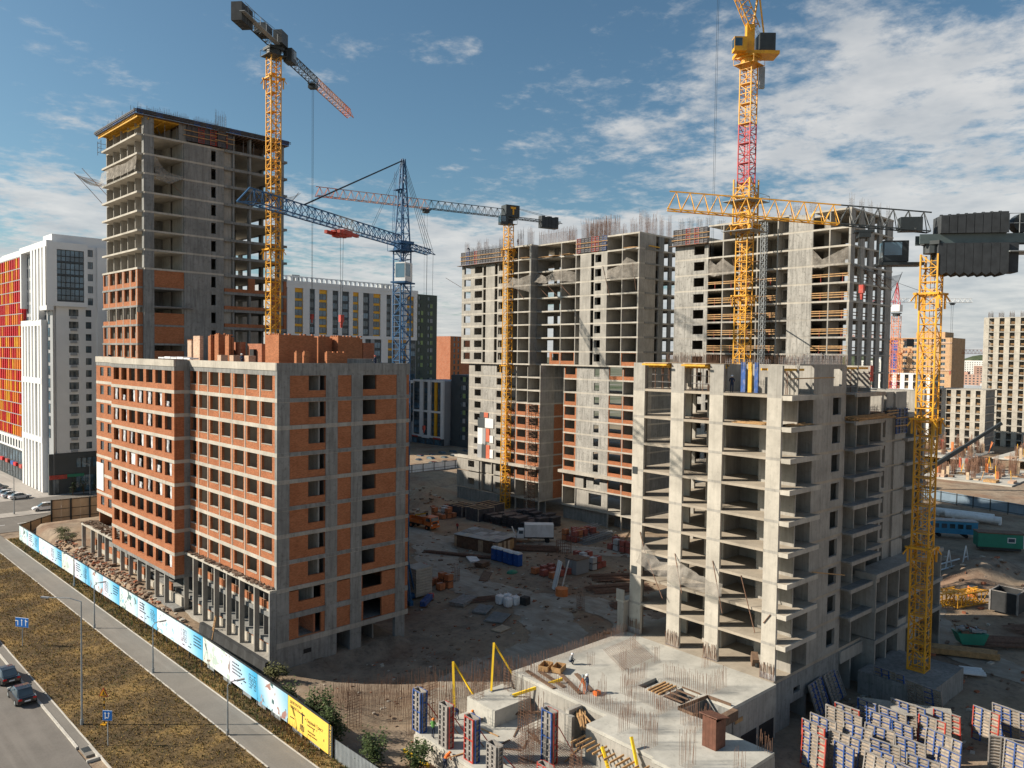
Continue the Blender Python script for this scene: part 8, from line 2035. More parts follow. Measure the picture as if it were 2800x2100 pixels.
for i, (x, y) in enumerate(((78.2, 81.0), (79.4, 80.6), (78.2, 79.3), (79.5, 79.1))):
 t_ = thing('bulk_bag', ['white bulk bag, the back left one of the group of four', 'white bulk bag, the back right one of the group of four', 'white bulk bag, the front left one of the group of four', 'white bulk bag, the front right one of the group of four'][i], 'bag', (x, y, GY), R(U(-15, 15)), 'white bulk bags in the yard')
 b_ = MB(); S_ = []
 for zz, w in ((0.08, .5), (.3, .58), (.8, .6), (1.2, .57), (1.3, .5)): S_.append((zz, w))
 n = 12; vb = []
 for zz, w in S_:
  for q in range(n):
   a = 2 * math.pi * q / n; c_, s_ = math.cos(a), math.sin(a); m_ = max(abs(c_), abs(s_)) ** .95
   b_.v.append((w * c_ / m_, w * s_ / m_, zz))
 for r2 in range(len(S_) - 1):
  for q in range(n): a = r2 * n + q; b2 = r2 * n + (q + 1) % n; b_.f.append((a, b2, b2 + n, a + n)); b_.mi.append(0)
 b_.f.append(tuple((len(S_) - 1) * n + q for q in range(n))); b_.mi.append(0)
 b_.build('bag_body', M_PLASTIC, t_); MB().box(-.5, .5, -.5, .5, 0, .09).build('pallet_base', M_WOODD, t_)
 for q in (-.35, .35): MB().beam((q, -.35, 1.28), (q, .35, 1.5), .05).build('lifting_loop', M_PLASTIC, t_)
t_ = thing('dark_crate', 'black wrapped crate beside the white bulk bags', 'crate', (80.6, 78.2, GY), R(8)); MB().box(-.55, .55, -.55, .55, .1, 1.2).build('wrapping', M_TARP, t_); MB().box(-.58, .58, -.58, .58, 0, .1).build('pallet_base', M_WOODD, t_)
for i in range(4): MB().box(-.57, .57, -.5 + i * .3, -.44 + i * .3, .1, 1.22).build('strap', M_DARK, t_)
# flat slabs, boards and bar heaps on the ground
flat_items = [(74.6, 85.0, 4.2, 2.4, .5, 20, M_FGREY, 'pair of flat concrete slabs lying nearest the blue crane'), (74.4, 80.6, 3.4, 2.2, .25, 30, M_CONCB, 'flat concrete slab in the middle of the shaded yard'), (73.6, 76.6, 3.8, 2.6, .25, 25, M_CONCB, 'flat concrete slab nearest the sunlit sand'), (71.0, 73.2, 2.4, 1.6, .12, 10, M_PLY, 'loose plywood board near the sunlit sand'), (91.4, 101.6, 3.6, 1.8, .3, 60, M_WHITE, 'flat white boards stacked beside the toilets'), (89.9, 97.6, 2.2, 1.6, .8, 10, M_WOODD, 'low timber pallet pile in front of the toilets'), (86.0, 92.6, 5.2, 1.5, .2, 40, M_WOODD, 'dark boards lying along the track')]
for x, y, l, w, h, a, m_, lab in flat_items:
 t_ = thing('flat_stack', lab, 'slab stack', (x, y, GY + 0.05), R(a))
 n = max(1, int(h / .12))
 for q in range(n): MB().obox((U(-.08, .08), U(-.08, .08), .06 + q * h / n), (l / 2, U(-.08, .08), 0), (U(-.08, .08), w / 2, 0), (0, 0, h / n * .42)).build('board', m_, t_)
 MB().box(-l / 2 + .3, -l / 2 + .5, -w / 2, w / 2, -.04, .0).build('bearer', M_WOODD, t_)
def bar_heap(lab, x, y, l, w, n, a, m_=M_REBAR, h=.5, z=GY):
 mb = MB()
 for i in range(n):
  yy = U(-w / 2, w / 2); d = U(-.25, .25); zz = U(0.05, h) * (1 - abs(yy) / w)
  mb.tube((-l / 2 + U(-.8, .8), yy, zz), (l / 2 + U(-.8, .8), yy + d, zz + U(-.05, .05)), U(.02, .05), 3)
 o = mb.build('bar_heap', m_); o.location = (x, y, z + .05); o.rotation_euler = (0, 0, R(a)); tag(o, lab, 'steel bars')
 return o
bar_heap('heap of dark steel bars right of the grey container', 103.0, 76.5, 11, 4, 130, -35)
bar_heap('heap of dark steel bars below the leaning white sheets', 97.0, 73.8, 9, 4, 110, -30)
bar_heap('heap of dark steel bars beside the open frame wall', 93.0, 66.0, 9, 3, 90, -42)
bar_heap('long bundle of bars in front of the timber shed', 91.5, 106.0, 12, 1.2, 60, -62)
bar_heap('rusty bar bundle between the shed and the white truck', 104.5, 99.8, 9, 2.5, 90, -50, M_REBAR, .9)
bar_heap('loose bars lying by the flat slabs', 77.4, 83.8, 5, 2, 30, -25)
bar_heap('heap of thin bars at the back of the yard left of the orange truck', 92.0, 142.0, 9, 3, 60, 20)
cgm = MB()
for q in range(22): a = 2 * math.pi * q / 22; cgm.tube((1.4 * math.cos(a), 1.4 * math.sin(a), 0), (1.4 * math.cos(a), 1.4 * math.sin(a), 2.3), .04, 3)
for zz in (.2, .8, 1.4, 2.0):
 for q in range(16): a, c_ = 2 * math.pi * q / 16, 2 * math.pi * (q + 1) / 16; cgm.tube((1.4 * math.cos(a), 1.4 * math.sin(a), zz), (1.4 * math.cos(c_), 1.4 * math.sin(c_), zz), .035, 3)
o = cgm.build('round_bar_cage', M_REBAR); o.location = (107.5, 94.6, GY); tag(o, 'round cage of dark bars standing behind the white truck', 'bar cage')
for i, (x, y) in enumerate(((80.5, 93.5), (84.0, 70.5))):
 t_ = rebar_field(None, 'bar_cage', [(x, x + .8, y, y + .8, GY, 2.4)], 2, .25, .022); t_.pop('kind', None); tag(t_, ['upright bar cage beside the blue crane', 'upright bar cage on the open track'][i], 'bar cage')
bl = thing('blue_steel_girder', 'blue steel girder with a red end lying near the blue crane', 'girder', (70.6, 88.4, GY), R(35)); MB().box(-2.2, 1.6, -.4, .4, .2, .9).build('girder', M_FBLUE, bl); MB().box(1.61, 2.4, -.35, .35, .2, .8).build('end_block', M_FRED, bl); MB().box(-2.0, -1.6, -.6, .6, 0, .19).build('bearer', M_WOODD, bl); MB().box(1.0, 1.4, -.6, .6, 0, .19).build('bearer', M_WOODD, bl)
tp_ = thing('green_tarpaulin', 'turquoise tarpaulin draped over materials beside the long frame block', 'tarpaulin', (117.4, 84.2, GY)); b_ = MB(); b_.ball((0, 0, .2), 1.8, 1.4, 1.3, 10, 6); b_.build('sheet', paint('tarp_teal', (0.03, 0.28, 0.24), .5, .2, 2), tp_); MB().box(-1.7, 1.7, -1.2, 1.2, 0, .3).build('load', M_WOODD, tp_)
tp_ = thing('green_tarpaulin', 'small green sheet on the ground by the toilets', 'tarpaulin', (91.0, 91.4, GY)); b_ = MB(); b_.ball((0, 0, .05), 1.1, .8, .45, 9, 6); b_.build('sheet', paint('tarp_green', (0.03, 0.2, 0.12), .5, .2, 2), tp_)
st = thing('timber_stair', 'timber stair climbing to the first slab of the long frame block', 'stair', (122.2, 92.2, GY), R(-80))
for d in (0, .8): MB().beam((0, d, 0), (2.0, d, 3.2), .12).build('stringer', M_WOOD, st)
for q in range(9): MB().box(.2 + q * .21, .45 + q * .21, .06, .74, .3 + q * .34, .35 + q * .34).build('tread', M_WOOD, st)
# ---- right edge of the site
tr = thing('blue_site_trailer', 'blue site caravan with a row of windows, left of the green cabin', 'trailer', (176.6, 49.6, -1.0), R(-58))
MB().box(-4.6, 4.6, -1.3, 1.3, .8, 3.3).build('body', paint('trailer_blue', (0.05, 0.25, 0.42), .5, .15, .8), tr); MB().box(-4.7, 4.7, -1.4, 1.4, 3.3, 3.45).build('roof', M_GREY, tr)
for i in range(5): MB().box(-3.6 + i * 1.5, -2.6 + i * 1.5, -1.34, -1.3, 1.9, 2.8).build('window', M_GLASS, tr)
for x in (-2.5, 2.5): MB().tube((x, -1.3, .4), (x, 1.3, .4), .4, 10).build('wheel', M_TYRE, tr)
gc = thing('green_site_cabin', 'dark green site cabin with a white framed window on the right', 'cabin', (171.5, 39.8, -1.0), R(-58))
M_GCAB = paint('cabin_green', (0.02, 0.20, 0.13), .5, .15, .8)
MB().box(-4.0, 4.0, -1.4, 1.4, .6, 3.2).build('body', M_GCAB, gc); MB().box(-4.1, 4.1, -1.5, 1.5, 3.2, 3.4).build('roof', M_WOODD, gc); MB().box(3.7, 3.95, -1.43, -1.4, .6, 3.2).build('corner_trim', M_WHITE, gc)
w_ = MB().box(1.0, 2.4, -1.45, -1.4, 1.6, 2.6).build('window_frame', M_WHITE, gc); MB().box(1.15, 2.25, -1.47, -1.45, 1.75, 2.45).build('pane', M_GLASS, w_); MB().box(-3.6, 3.6, -.9, .9, 0, .6).build('skid', M_DARK, gc)
for i, (x, y, lab) in enumerate(((199.6, 54.5, 'long white pipe lying before the blue grey fence, the upper one'), (197.2, 50.5, 'long white pipe lying before the blue grey fence, the lower one'))):
 o = MB(); o.tube((0, 6, .9), (0, -7 + i * 2, .9), .8, 14); o.box(-.9, .9, 4, 4.4, 0, .4); o.box(-.9, .9, -5, -4.6, 0, .4); o = o.build('white_pipe', M_WHITE); o.location = (x, y, -1); o.rotation_euler = (0, 0, R(6)); tag(o, lab, 'pipe', 'white pipes by the fence')
bb = thing('black_shutter_box', 'black square shutter box with pale corner posts standing open on the right', 'formwork', (128.4, 27.2, -1.0), R(-4))
for (x0, x1, y0, y1) in ((0, 3.6, 0, .15), (0, 3.6, 3.35, 3.5), (0, .15, .15, 3.35), (3.45, 3.6, .15, 3.35)): MB().box(x0, x1, y0, y1, 0, 2.9).build('side_panel', M_TARP, bb)
for x in (-.1, 3.5):
 for y in (-.1, 3.4): MB().box(x, x + .22, y, y + .22, 0, 3.0).build('corner_post', M_FGREY, bb)
for (x0, x1, y0, y1) in ((.1, 3.5, -.02, .16), (.1, 3.5, 3.34, 3.52), (-.02, .16, .1, 3.4), (3.44, 3.62, .1, 3.4)): MB().box(x0, x1, y0, y1, 2.9, 2.98).build('top_rail', M_FGREY, bb)
o = MB(); o.tube((0, 0, 0), (0, 0, 1.6), .65, 12); o = o.build('orange_barrel', M_ORC); o.location = (134.8, 34.6, gz(134.8, 34.6) - .02); tag(o, 'orange red barrel at the foot of the spoil heap', 'barrel'); MB().tube((0, 0, 1.6), (0, 0, 1.7), .5, 12).build('lid', M_DARK, o)
ra = thing('white_frame_rack', 'white tubular rack lying on the spoil heap', 'rack', (148, 42.2, gz(148, 42.2)), R(-10))
for x in (-7, 0, 6): MB().tube((x, 0, 0), (x + 1.0, 0, 3.2), .12, 6).build('upright', M_WHITE, ra); MB().tube((x + 2.2, 0, 0), (x + 1.0, 0, 3.2), .12, 6).build('upright', M_WHITE, ra); MB().tube((x + .4, 0, 1.2), (x + 1.8, 0, 1.2), .09, 6).build('tie', M_WHITE, ra)
MB().tube((-8, 0, .1), (9, 0, .1), .14, 6).build('base_tube', M_WHITE, ra); MB().tube((-8, 2, .1), (9, 2, .1), .14, 6).build('base_tube', M_WHITE, ra)
yl = MB(); lattice_mast(yl, 1.8, 7.0, .16, .09, 4, False); o = yl.build('mast_section_lying', M_YEL); o.rotation_euler = (R(90), 0, R(70)); o.location = (123.5, 37.4, -.1); tag(o, 'spare yellow mast section lying near the spoil heap, the left one', 'crane section', 'spare mast sections')
o2 = o.copy(); COL.objects.link(o2); o2.location = (126.2, 35.0, -.1); o2['label'] = 'spare yellow mast section lying near the spoil heap, the right one'
tb = thing('timber_stack', 'long stack of yellow timber lying beside the right hand crane', 'timber stack', (105.4, 28.0, -1.0), R(-62))
for i in range(5):
 for j in range(9): MB().box(-4 + U(-.3, .3), 4 + U(-.3, .3), j * .21, j * .21 + .19, i * .14, i * .14 + .12).build('timber_length', M_WOOD, tb)
for x in (-3, 3): MB().box(x, x + .15, -.1, 2.0, -.1, 0).build('bearer', M_WOODD, tb)
dp = thing('green_skip', 'green rubbish skip heaped with debris behind the crane footing', 'skip', (111.2, 28.6, -1.0), R(-50))
sk = MB(); S_ = [(-1.8, .2, .9), (1.8, .2, .9)]; sk.extr([(-1.3, .1), (1.3, .1), (1.9, 1.5), (-1.9, 1.5)], 'y', -.9, .9); sk.build('tub', M_GCAB, dp)
for i in range(24): MB().obox((U(-1.4, 1.4), U(-.7, .7), 1.5 + U(0, .5)), (U(.2, .6), 0, U(-.2, .2)), (0, U(.1, .3), 0), (0, 0, U(.05, .2))).build('debris', random.choice([M_WOODD, M_RUBBLE, M_GREY, M_FRED]), dp)
pp = MB()
for i in range(6): pp.tube((0, i * .32, .16 + (i % 2) * .1), (2.4, i * .32, .16 + (i % 2) * .1), .16, 8)
o = pp.build('pipe_bundle', M_WHITE); o.location = (99.5, 26.2, -1); o.rotation_euler = (0, 0, R(-60)); tag(o, 'bundle of short white pipes beside the crane footing', 'pipes')
bar_heap('heap of dark steel and scrap on the far right slope', 116, 24, 10, 4, 90, -50, M_REBAR, .5, -1); bar_heap('dark bars lying along the dirt track on the right', 126, 22.5, 12, 3, 60, -35, M_REBAR, .3, -1)
# rubble strewn about
rb_ = MB()
def scatter(n, x0, x1, y0, y1, s0, s1):
 for i in range(n):
  x, y = U(x0, x1), U(y0, y1); s_ = U(s0, s1); z = gz(x, y)
  rb_.obox((x, y, z + s_ * .2), (s_, U(-.3, .3) * s_, U(-.2, .2) * s_), (U(-.3, .3) * s_, s_ * U(.3, .9), 0), (0, 0, s_ * U(.2, .5)), random.choice((0, 0, 1, 2, 3)))
scatter(1300, 37.0, 39.4, 84, 150, .06, .32); scatter(500, 62, 110, 60, 118, .06, .25); scatter(500, 80, 126, 60, 122, .08, .35); scatter(350, 96, 160, 12, 50, .1, .5); scatter(260, 76, 92, 20, 33, .08, .3); scatter(300, 90, 126, 134, 176, .15, .6); scatter(160, 44, 62, 56, 76, .05, .2)
tag(rb_.build('rubble', [M_RUBBLE, M_WOODD, M_CONCL, M_BRICKR]), 'broken brick, concrete and timber scraps strewn over the ground', 'rubble', kind='stuff')
# ---------------------------------------------------------------- wall shutters piled at the lower right
def big_shutter(w, h, cols, seed):
 """one large wall shutter: facing sheet, stiles and ribs; stands on its lower edge, ribs towards -X"""
 rg = random.Random(seed)
 t_ = thing('wall_shutter', 'x', 'formwork', (0, 0, 0))
 MB().box(0, .03, 0, w, 0, h).build('facing', M_FPLY, t_)
 n = max(2, int(round(w / 0.85)))
 for i in range(n + 1):
  y = (w - .1) * i / n; MB().box(-.14, -.001, y, y + .1, 0, h).build('stile', cols[i % len(cols)], t_)
 q = 10
 for k in range(q + 1):
  z = (h - .08) * k / q
  for i in range(n):
   y0, y1 = (w - .1) * i / n + .1, (w - .1) * (i + 1) / n
   inst('rib', (round(y1 - y0, 3), cols[i % len(cols)].name if (k % 2 == 0) else 'g'), lambda b: b.box(-.11, -.002, 0, y1 - y0, 0, .055), cols[i % len(cols)] if (k % 2 == 0) else M_FGREY, t_, (0, y0, z))
 MB().box(-.13, .02, -.01, w + .01, h, h + .04).build('top_edge', M_FGREY, t_)
 return t_
KINDS = [(2.6, 3.1, [M_FGREY, M_FBLUE, M_FBLUE, M_FGREY]), (3.2, 3.1, [M_FBLUE, M_FGREY, M_FBLUE]), (1.9, 3.0, [M_FBLUE, M_FBLUE]), (2.4, 3.1, [M_FRED, M_FGREY, M_FBLUE]), (3.6, 3.0, [M_FGREY, M_FBLUE, M_FGREY, M_FGREY])]
spots = []
rg = random.Random(9)
NX = [(66.6, 30.6, 3), (68.6, 31.2, 4), (70.7, 31.6, 4), (72.9, 31.2, 4), (75.2, 31.0, 4), (77.6, 29.4, 3), (80.3, 27.4, 2)]
for r_, (x, y, n) in enumerate(NX):
 yy = y
 for i in range(n):
  k = rg.randrange(5); w = KINDS[k][0]
  yy -= w + rg.uniform(.1, .7)
  spots.append((x + rg.uniform(-.5, .5) - (y - yy) * 0.11, yy, k, rg.uniform(-14, 2) , rg.uniform(-11, 11), r_, i))
protos = {}
rown = ['front', 'second', 'third', 'fourth', 'fifth', 'sixth', 'back']; posn = ['leftmost', 'second', 'third', 'rightmost']
cols_n = ['grey wall shutter with one blue stile', 'wide blue edged wall shutter', 'narrow blue wall shutter', 'red stiled wall shutter', 'widest grey blue wall shutter']
for (x, y, k, a, lean, r_, i) in spots:
 lab = f'{cols_n[k]}, {posn[min(i, 3)]} in the {rown[r_]} pile row'
 if k not in protos:
  protos[k] = big_shutter(*KINDS[k], k); o = protos[k]; o['label'] = lab; o['group'] = 'wall shutters piled at the lower right'
 else: o = copy_tree(protos[k], None, label=lab)
 o.location = (x, y, -1.0 + .12); o.rotation_euler = (0, R(lean), R(a))
for (x, y, k, a, lean, lab) in ((82.6, 18.6, 3, -12, 4, 'red stiled wall shutter standing alone at the right of the pile'), (85.2, 16.6, 1, -10, -8, 'blue edged wall shutter furthest right of the pile'), (77.0, 14.6, 0, -14, 6, 'grey wall shutter at the right end of the front of the pile'), (79.4, 15.0, 4, 20, -6, 'wide grey shutter set across the right end of the pile'), (85.4, 24.0, 4, -10, -14, 'wide shutter lying back against the crane footing'), (86.6, 28.0, 1, -6, -12, 'blue edged shutter leaning on the left corner of the crane footing'), (79.4, 33.0, 1, 92, 20, 'blue edged shutter leaning against the foot of the open frame'), (83.6, 33.1, 4, 92, 22, 'wide shutter leaning against the foot of the open frame')):
 if k in protos: o = copy_tree(protos[k], None, label=lab)
 else: protos[k] = big_shutter(*KINDS[k], k); o = protos[k]; o['label'] = lab; o['group'] = 'wall shutters piled at the lower right'
 o.location = (x, y, -1.0 + .12); o.rotation_euler = (0, R(lean), R(a))
o = MB().obox((0, 0, 0), (3.9, 0, 0), (0, .7, 0), (0, 0, .06)).build('concrete_plank', M_CONC); o.location = (79.4, 25.6, 1.4); o.rotation_euler = (R(30), 0, R(-62)); tag(o, 'long pale board resting on the middle of the shutter pile', 'board')
# ================================================================ people
def person(label, loc, rz, pose='stand', shirt=M_NAVY, trousers=M_NAVY, helmet=M_HELW, prop=None):
 J = {}
 if pose in ('stand', 'walk'):
  sp = .28 if pose == 'walk' else .1
  J = dict(pelvis=(0, 0, .95), chest=(0.02, 0, 1.25), neck=(.03, 0, 1.48), head=(.05, 0, 1.60), crown=(.05, 0, 1.74), lhip=(0, .1, .9), rhip=(0, -.1, .9), lknee=(sp * .9 + .03, .11, .5), rknee=(-sp * .5 + .03, -.11, .5), lank=(sp, .11, .09), rank=(-sp * 1.4, -.11, .09), ltoe=(sp + .17, .12, .04), rtoe=(-sp * 1.4 + .15, -.12, .04), lsho=(.02, .2, 1.42), rsho=(.02, -.2, 1.42), lelb=(-.05, .26, 1.12), relb=(.08, -.26, 1.12), lhand=(.1, .25, .88), rhand=(.25, -.24, .95))
  if pose == 'stand': J['lelb'] = (.1, .28, 1.15); J['lhand'] = (.32, .15, 1.2); J['relb'] = (.1, -.28, 1.15); J['rhand'] = (.34, -.1, 1.18)
 elif pose == 'bend':
  J = dict(pelvis=(-.1, 0, .88), chest=(.22, 0, 1.08), neck=(.42, 0, 1.16), head=(.52, 0, 1.16), crown=(.64, 0, 1.2), lhip=(-.1, .1, .84), rhip=(-.1, -.1, .84), lknee=(.08, .13, .48), rknee=(.02, -.13, .48), lank=(-.08, .13, .09), rank=(-.12, -.13, .09), ltoe=(.1, .14, .04), rtoe=(.06, -.14, .04), lsho=(.36, .2, 1.1), rsho=(.36, -.2, 1.1), lelb=(.45, .24, .82), relb=(.45, -.24, .82), lhand=(.6, .14, .6), rhand=(.6, -.14, .58))
 else:  # crouch or sit low
  J = dict(pelvis=(-.1, 0, .38), chest=(.06, 0, .66), neck=(.14, 0, .86), head=(.2, 0, .97), crown=(.23, 0, 1.1), lhip=(-.08, .1, .36), rhip=(-.08, -.1, .36), lknee=(.34, .15, .5), rknee=(.34, -.15, .46), lank=(.2, .14, .09), rank=(.14, -.14, .09), ltoe=(.37, .15, .04), rtoe=(.31, -.15, .04), lsho=(.1, .2, .8), rsho=(.1, -.2, .8), lelb=(.26, .26, .6), relb=(.26, -.26, .58), lhand=(.48, .14, .5), rhand=(.5, -.12, .44))
 chain = [('pelvis', 'chest'), ('chest', 'neck'), ('neck', 'head'), ('head', 'crown'), ('pelvis', 'lhip'), ('pelvis', 'rhip'), ('lhip', 'lknee'), ('rhip', 'rknee'), ('lknee', 'lank'), ('rknee', 'rank'), ('lank', 'ltoe'), ('rank', 'rtoe'), ('neck', 'lsho'), ('neck', 'rsho'), ('lsho', 'lelb'), ('rsho', 'relb'), ('lelb', 'lhand'), ('relb', 'rhand')]
 rad = dict(pelvis=.16, chest=.17, neck=.065, head=.1, crown=.075, lhip=.1, rhip=.1, lknee=.065, rknee=.065, lank=.048, rank=.048, ltoe=.045, rtoe=.045, lsho=.07, rsho=.07, lelb=.048, relb=.048, lhand=.042, rhand=.042)
 names = list(J); me = bpy.data.meshes.new('figure'); me.from_pydata([J[n] for n in names], [(names.index(a), names.index(b_)) for a, b_ in chain], [])
 ob = bpy.data.objects.new('tmp_fig', me); COL.objects.link(ob)
 md = ob.modifiers.new('Skin', 'SKIN')
 if not me.skin_vertices: 
  bpy.context.view_layer.objects.active = ob
 sv = me.skin_vertices[0].data if me.skin_vertices else None
 if sv:
  for i, n in enumerate(names): sv[i].radius = (rad[n], rad[n]); sv[i].use_root = (n == 'pelvis')
 ob.modifiers.new('Sub', 'SUBSURF').levels = 1
 ob.modifiers['Sub'].render_levels = 1
 bpy.context.view_layer.update()
 res = bpy.data.meshes.new_from_object(ob.evaluated_get(bpy.context.evaluated_depsgraph_get()))
 bpy.data.objects.remove(ob)
 for m_ in (shirt, trousers, M_SKIN, M_TYRE): res.materials.append(m_)
 def seg(p):
  best, bd_ = None, 9
  for a, b_ in chain:
   A_, B_ = Vector(J[a]), Vector(J[b_]); d = B_ - A_; t = max(0, min(1, (p - A_).dot(d) / d.length_squared)); q = (p - A_ - d * t).length - rad[a] * .5
   if q < bd_: best, bd_, tt = (a, b_), q, t
  return best, tt
 for f in res.polygons:
  (a, b_), t = seg(f.center)
  if b_ in ('head', 'crown') : f.material_index = 2
  elif b_ in ('lhand', 'rhand') and t > .75: f.material_index = 2
  elif b_ in ('ltoe', 'rtoe'): f.material_index = 3
  elif b_ in ('lhip', 'rhip', 'lknee', 'rknee', 'lank', 'rank') or (a == 'pelvis' and t < .25): f.material_index = 1
  else: f.material_index = 0
  f.use_smooth = True
 t_ = link('person', res, None, loc, rz); tag(t_, label, 'person')
 if helmet:
  hd_ = Vector(J['head']); cr = Vector(J['crown']); c_ = hd_.lerp(cr, .55)
  hb = MB(); hb.ball((c_.x, c_.y, c_.z + .03), .135, .125, .11, 10, 6); hb.tube((c_.x + .02, c_.y, c_.z + .0), (c_.x + .02, c_.y, c_.z + .02), .165, 12); hb.build('helmet', helmet, t_, True)
 return t_
person('surveyor in dark clothes and white helmet standing on the pale deck', local_to_world(-15.7, 10.0, 3.9), R(150), 'stand', M_NAVY, flat('cloth_jeans', (.06, .09, .16), .9), M_HELW)
person('worker in grey and white helmet crouching at the left edge of the deck', local_to_world(-12.1, 15.6, 3.9), R(-20), 'crouch', flat('cloth_grey', (.2, .21, .22), .9), M_NAVY, M_HELW)
person('worker in blue bending between the yellow strut and the grey shutter', local_to_world(-24.2, 18.6, LZ), R(200), 'bend', flat('cloth_blue', (.05, .08, .2), .9), M_NAVY, M_HELW)
person('worker in pale shirt and orange helmet crouching by the planks', local_to_world(-23.2, 17.2, LZ), R(160), 'crouch', flat('cloth_lilac', (.35, .33, .42), .9), M_NAVY, M_HELO)
person('worker in green jacket and orange helmet standing behind the grey shutter', local_to_world(-28.0, 17.2, LZ), R(30), 'stand', M_CLG, M_NAVY, M_HELO)
person('worker in orange vest bending at the outer wall near the bottom edge', local_to_world(-29.2, 13.8, -0.1), R(10), 'bend', M_HIVIS, M_NAVY, M_HELO)
person('man in a red top walking across the yard past the orange truck', (104.3, 120.9, -1.3), R(-150), 'walk', flat('cloth_red', (.4, .06, .05), .9), M_NAVY, None)
person('worker in dark clothes and white helmet on the roof of the brick block', (41.4 + 1.7, 78.15 + 11.9, 32.95), R(200), 'stand', M_NAVY, M_NAVY, M_HELW)
person('worker with a red helmet near the right end of the brick block roof', (41.4 + 13.6, 78.15 + 1.2, 32.95), R(120), 'stand', M_NAVY, M_NAVY, M_FRED)
person('worker stooping at the far left corner of the brick block roof', (41.4 + 1.0, 78.15 + 56.5, 32.95), R(200), 'bend', M_NAVY, M_NAVY, None)
def dw(u, v, z): a = R(-1.8); return (129.47 + u * math.cos(a) - v * math.sin(a), 94.89 + u * math.sin(a) + v * math.cos(a), z)
person('worker standing against the sky on the long frame block', dw(-1.2, 34.6, 60.3), R(180), 'stand', M_NAVY, M_NAVY, M_HELO)
person('worker bending over the shuttering at the far left end of the long frame block', dw(-1.2, 52.4, 60.4), R(180), 'bend', M_NAVY, M_NAVY, M_HELW)
def fw_(u, v, z): return local_to_world(u, v, z)
person('worker in dark clothes on the top floor of the open frame at the third column', fw_(1.0, 6.1, 31.5), R(200), 'stand', M_NAVY, M_NAVY, M_HELW)
person('worker in red leaning among the props at the right of the open frame top floor', fw_(17.0, 0.8, 31.5), R(200), 'bend', flat('cloth_maroon', (.25, .04, .05), .9), M_NAVY, M_HELW)
# ================================================================ street furniture and planting
def lamp_post(label, x, y, h, arm, az, lumin=True):
 t_ = thing('street_lamp', label, 'street lamp', (x, y, 0), 0, 'street lamps along the footpath')
 MB().tube((0, 0, 0), (0, 0, h), .1, 8, .055).build('pole', M_GREY, t_); MB().tube((0, 0, 0), (0, 0, .5), .15, 8).build('pole_foot', M_GREY, t_)
 ax, ay = math.cos(az) * arm, math.sin(az) * arm
 MB().tube((0, 0, h), (ax * .35, ay * .35, h + .3), .045, 6).build('arm', M_GREY, t_); MB().tube((ax * .35, ay * .35, h + .3), (ax, ay, h + .35), .045, 6).build('arm', M_GREY, t_)
 MB().obox((ax * 1.12, ay * 1.12, h + .35), (math.cos(az) * .35, math.sin(az) * .35, .03), (-math.sin(az) * .13, math.cos(az) * .13, 0), (0, 0, .06)).build('luminaire', M_CLADG, t_)
lamp_post('tall grey lamp post with a long arm standing in the dry verge', 22.1, 78.8, 11.6, 3.0, R(135))
lamp_post('short lamp post on the path edge, nearest the viewer', 31.06, 67.7, 4.6, 1.0, R(-20))
lamp_post('short lamp post on the path edge, second from the viewer', 31.3, 86.5, 5.2, 0.9, R(-20))
lamp_post('short lamp post on the path edge, third from the viewer', 31.06, 105.4, 5.4, 0.9, R(-20))
lamp_post('short lamp post by the hoarding, furthest along the path', 34.4, 126.0, 4.8, 0.9, R(180))
for i, (x, y) in enumerate(((40.6, 190.2), (59.7, 205.4))): lamp_post(['lamp post with a round foot on the far plaza', 'white lamp post beside the white tower base'][i], x, y, 9 if i == 0 else 7, .8, R(180))
# blue lane sign on a post
sgn = thing('lane_sign', 'wide blue lane direction sign with three white arrows on the verge', 'road sign', (23.05, 104.6, 0), R(-58))
for d in (0,): MB().tube((0, 0, 0), (0, 0, 3.4), .05, 6).build('post', M_GREY, sgn)
bp = MB().box(-.9, .9, -.09, -.055, 2.3, 3.35).build('sign_plate', M_SIGNB, sgn); MB().box(-.94, .94, -.05, -.03, 2.26, 3.39).build('plate_border', M_SIGNW, sgn)
ar = MB()
for cx in (-.55, 0, .55):
 ar.box(cx - .05, cx + .05, -.1, -.092, 2.45, 3.05); 
 if cx < 0: ar.box(cx - .3, cx - .05, -.1, -.092, 2.95, 3.05); ar.quad((cx - .3, -.101, 2.88), (cx - .3, -.101, 3.12), (cx - .42, -.101, 3.0), (cx - .42, -.101, 3.0))
 elif cx == 0: ar.quad((cx - .13, -.101, 3.05), (cx + .13, -.101, 3.05), (cx, -.101, 3.25), (cx, -.101, 3.25))
 else: ar.box(cx + .05, cx + .25, -.1, -.092, 2.95, 3.05); ar.quad((cx - .13, -.101, 3.05), (cx + .13, -.101, 3.05), (cx, -.101, 3.25), (cx, -.101, 3.25))
ar.build('arrows', M_SIGNW, bp)
sg2 = thing('lane_sign', 'square blue sign with two white arrows on a grey post in the verge', 'road sign', (22.55, 73.0, 0), R(-50))
MB().tube((0, 0, 0), (0, 0, 3.2), .045, 6).build('post', M_GREY, sg2); bp = MB().box(-.42, .42, -.085, -.05, 2.3, 3.15).build('sign_plate', M_SIGNB, sg2); MB().box(-.45, .45, -.048, -.03, 2.27, 3.18).build('plate_border', M_SIGNW, sg2)
ar = MB(); ar.box(-.22, -.14, -.095, -.086, 2.42, 2.9); ar.quad((-.3, -.096, 2.9), (-.06, -.096, 2.9), (-.18, -.096, 3.06), (-.18, -.096, 3.06)); ar.box(.1, .18, -.095, -.086, 2.6, 2.9); ar.quad((.02, -.096, 2.9), (.26, -.096, 2.9), (.14, -.096, 3.06), (.14, -.096, 3.06)); ar.box(-.14, .12, -.095, -.086, 2.5, 2.58); ar.build('arrows', M_SIGNW, bp)
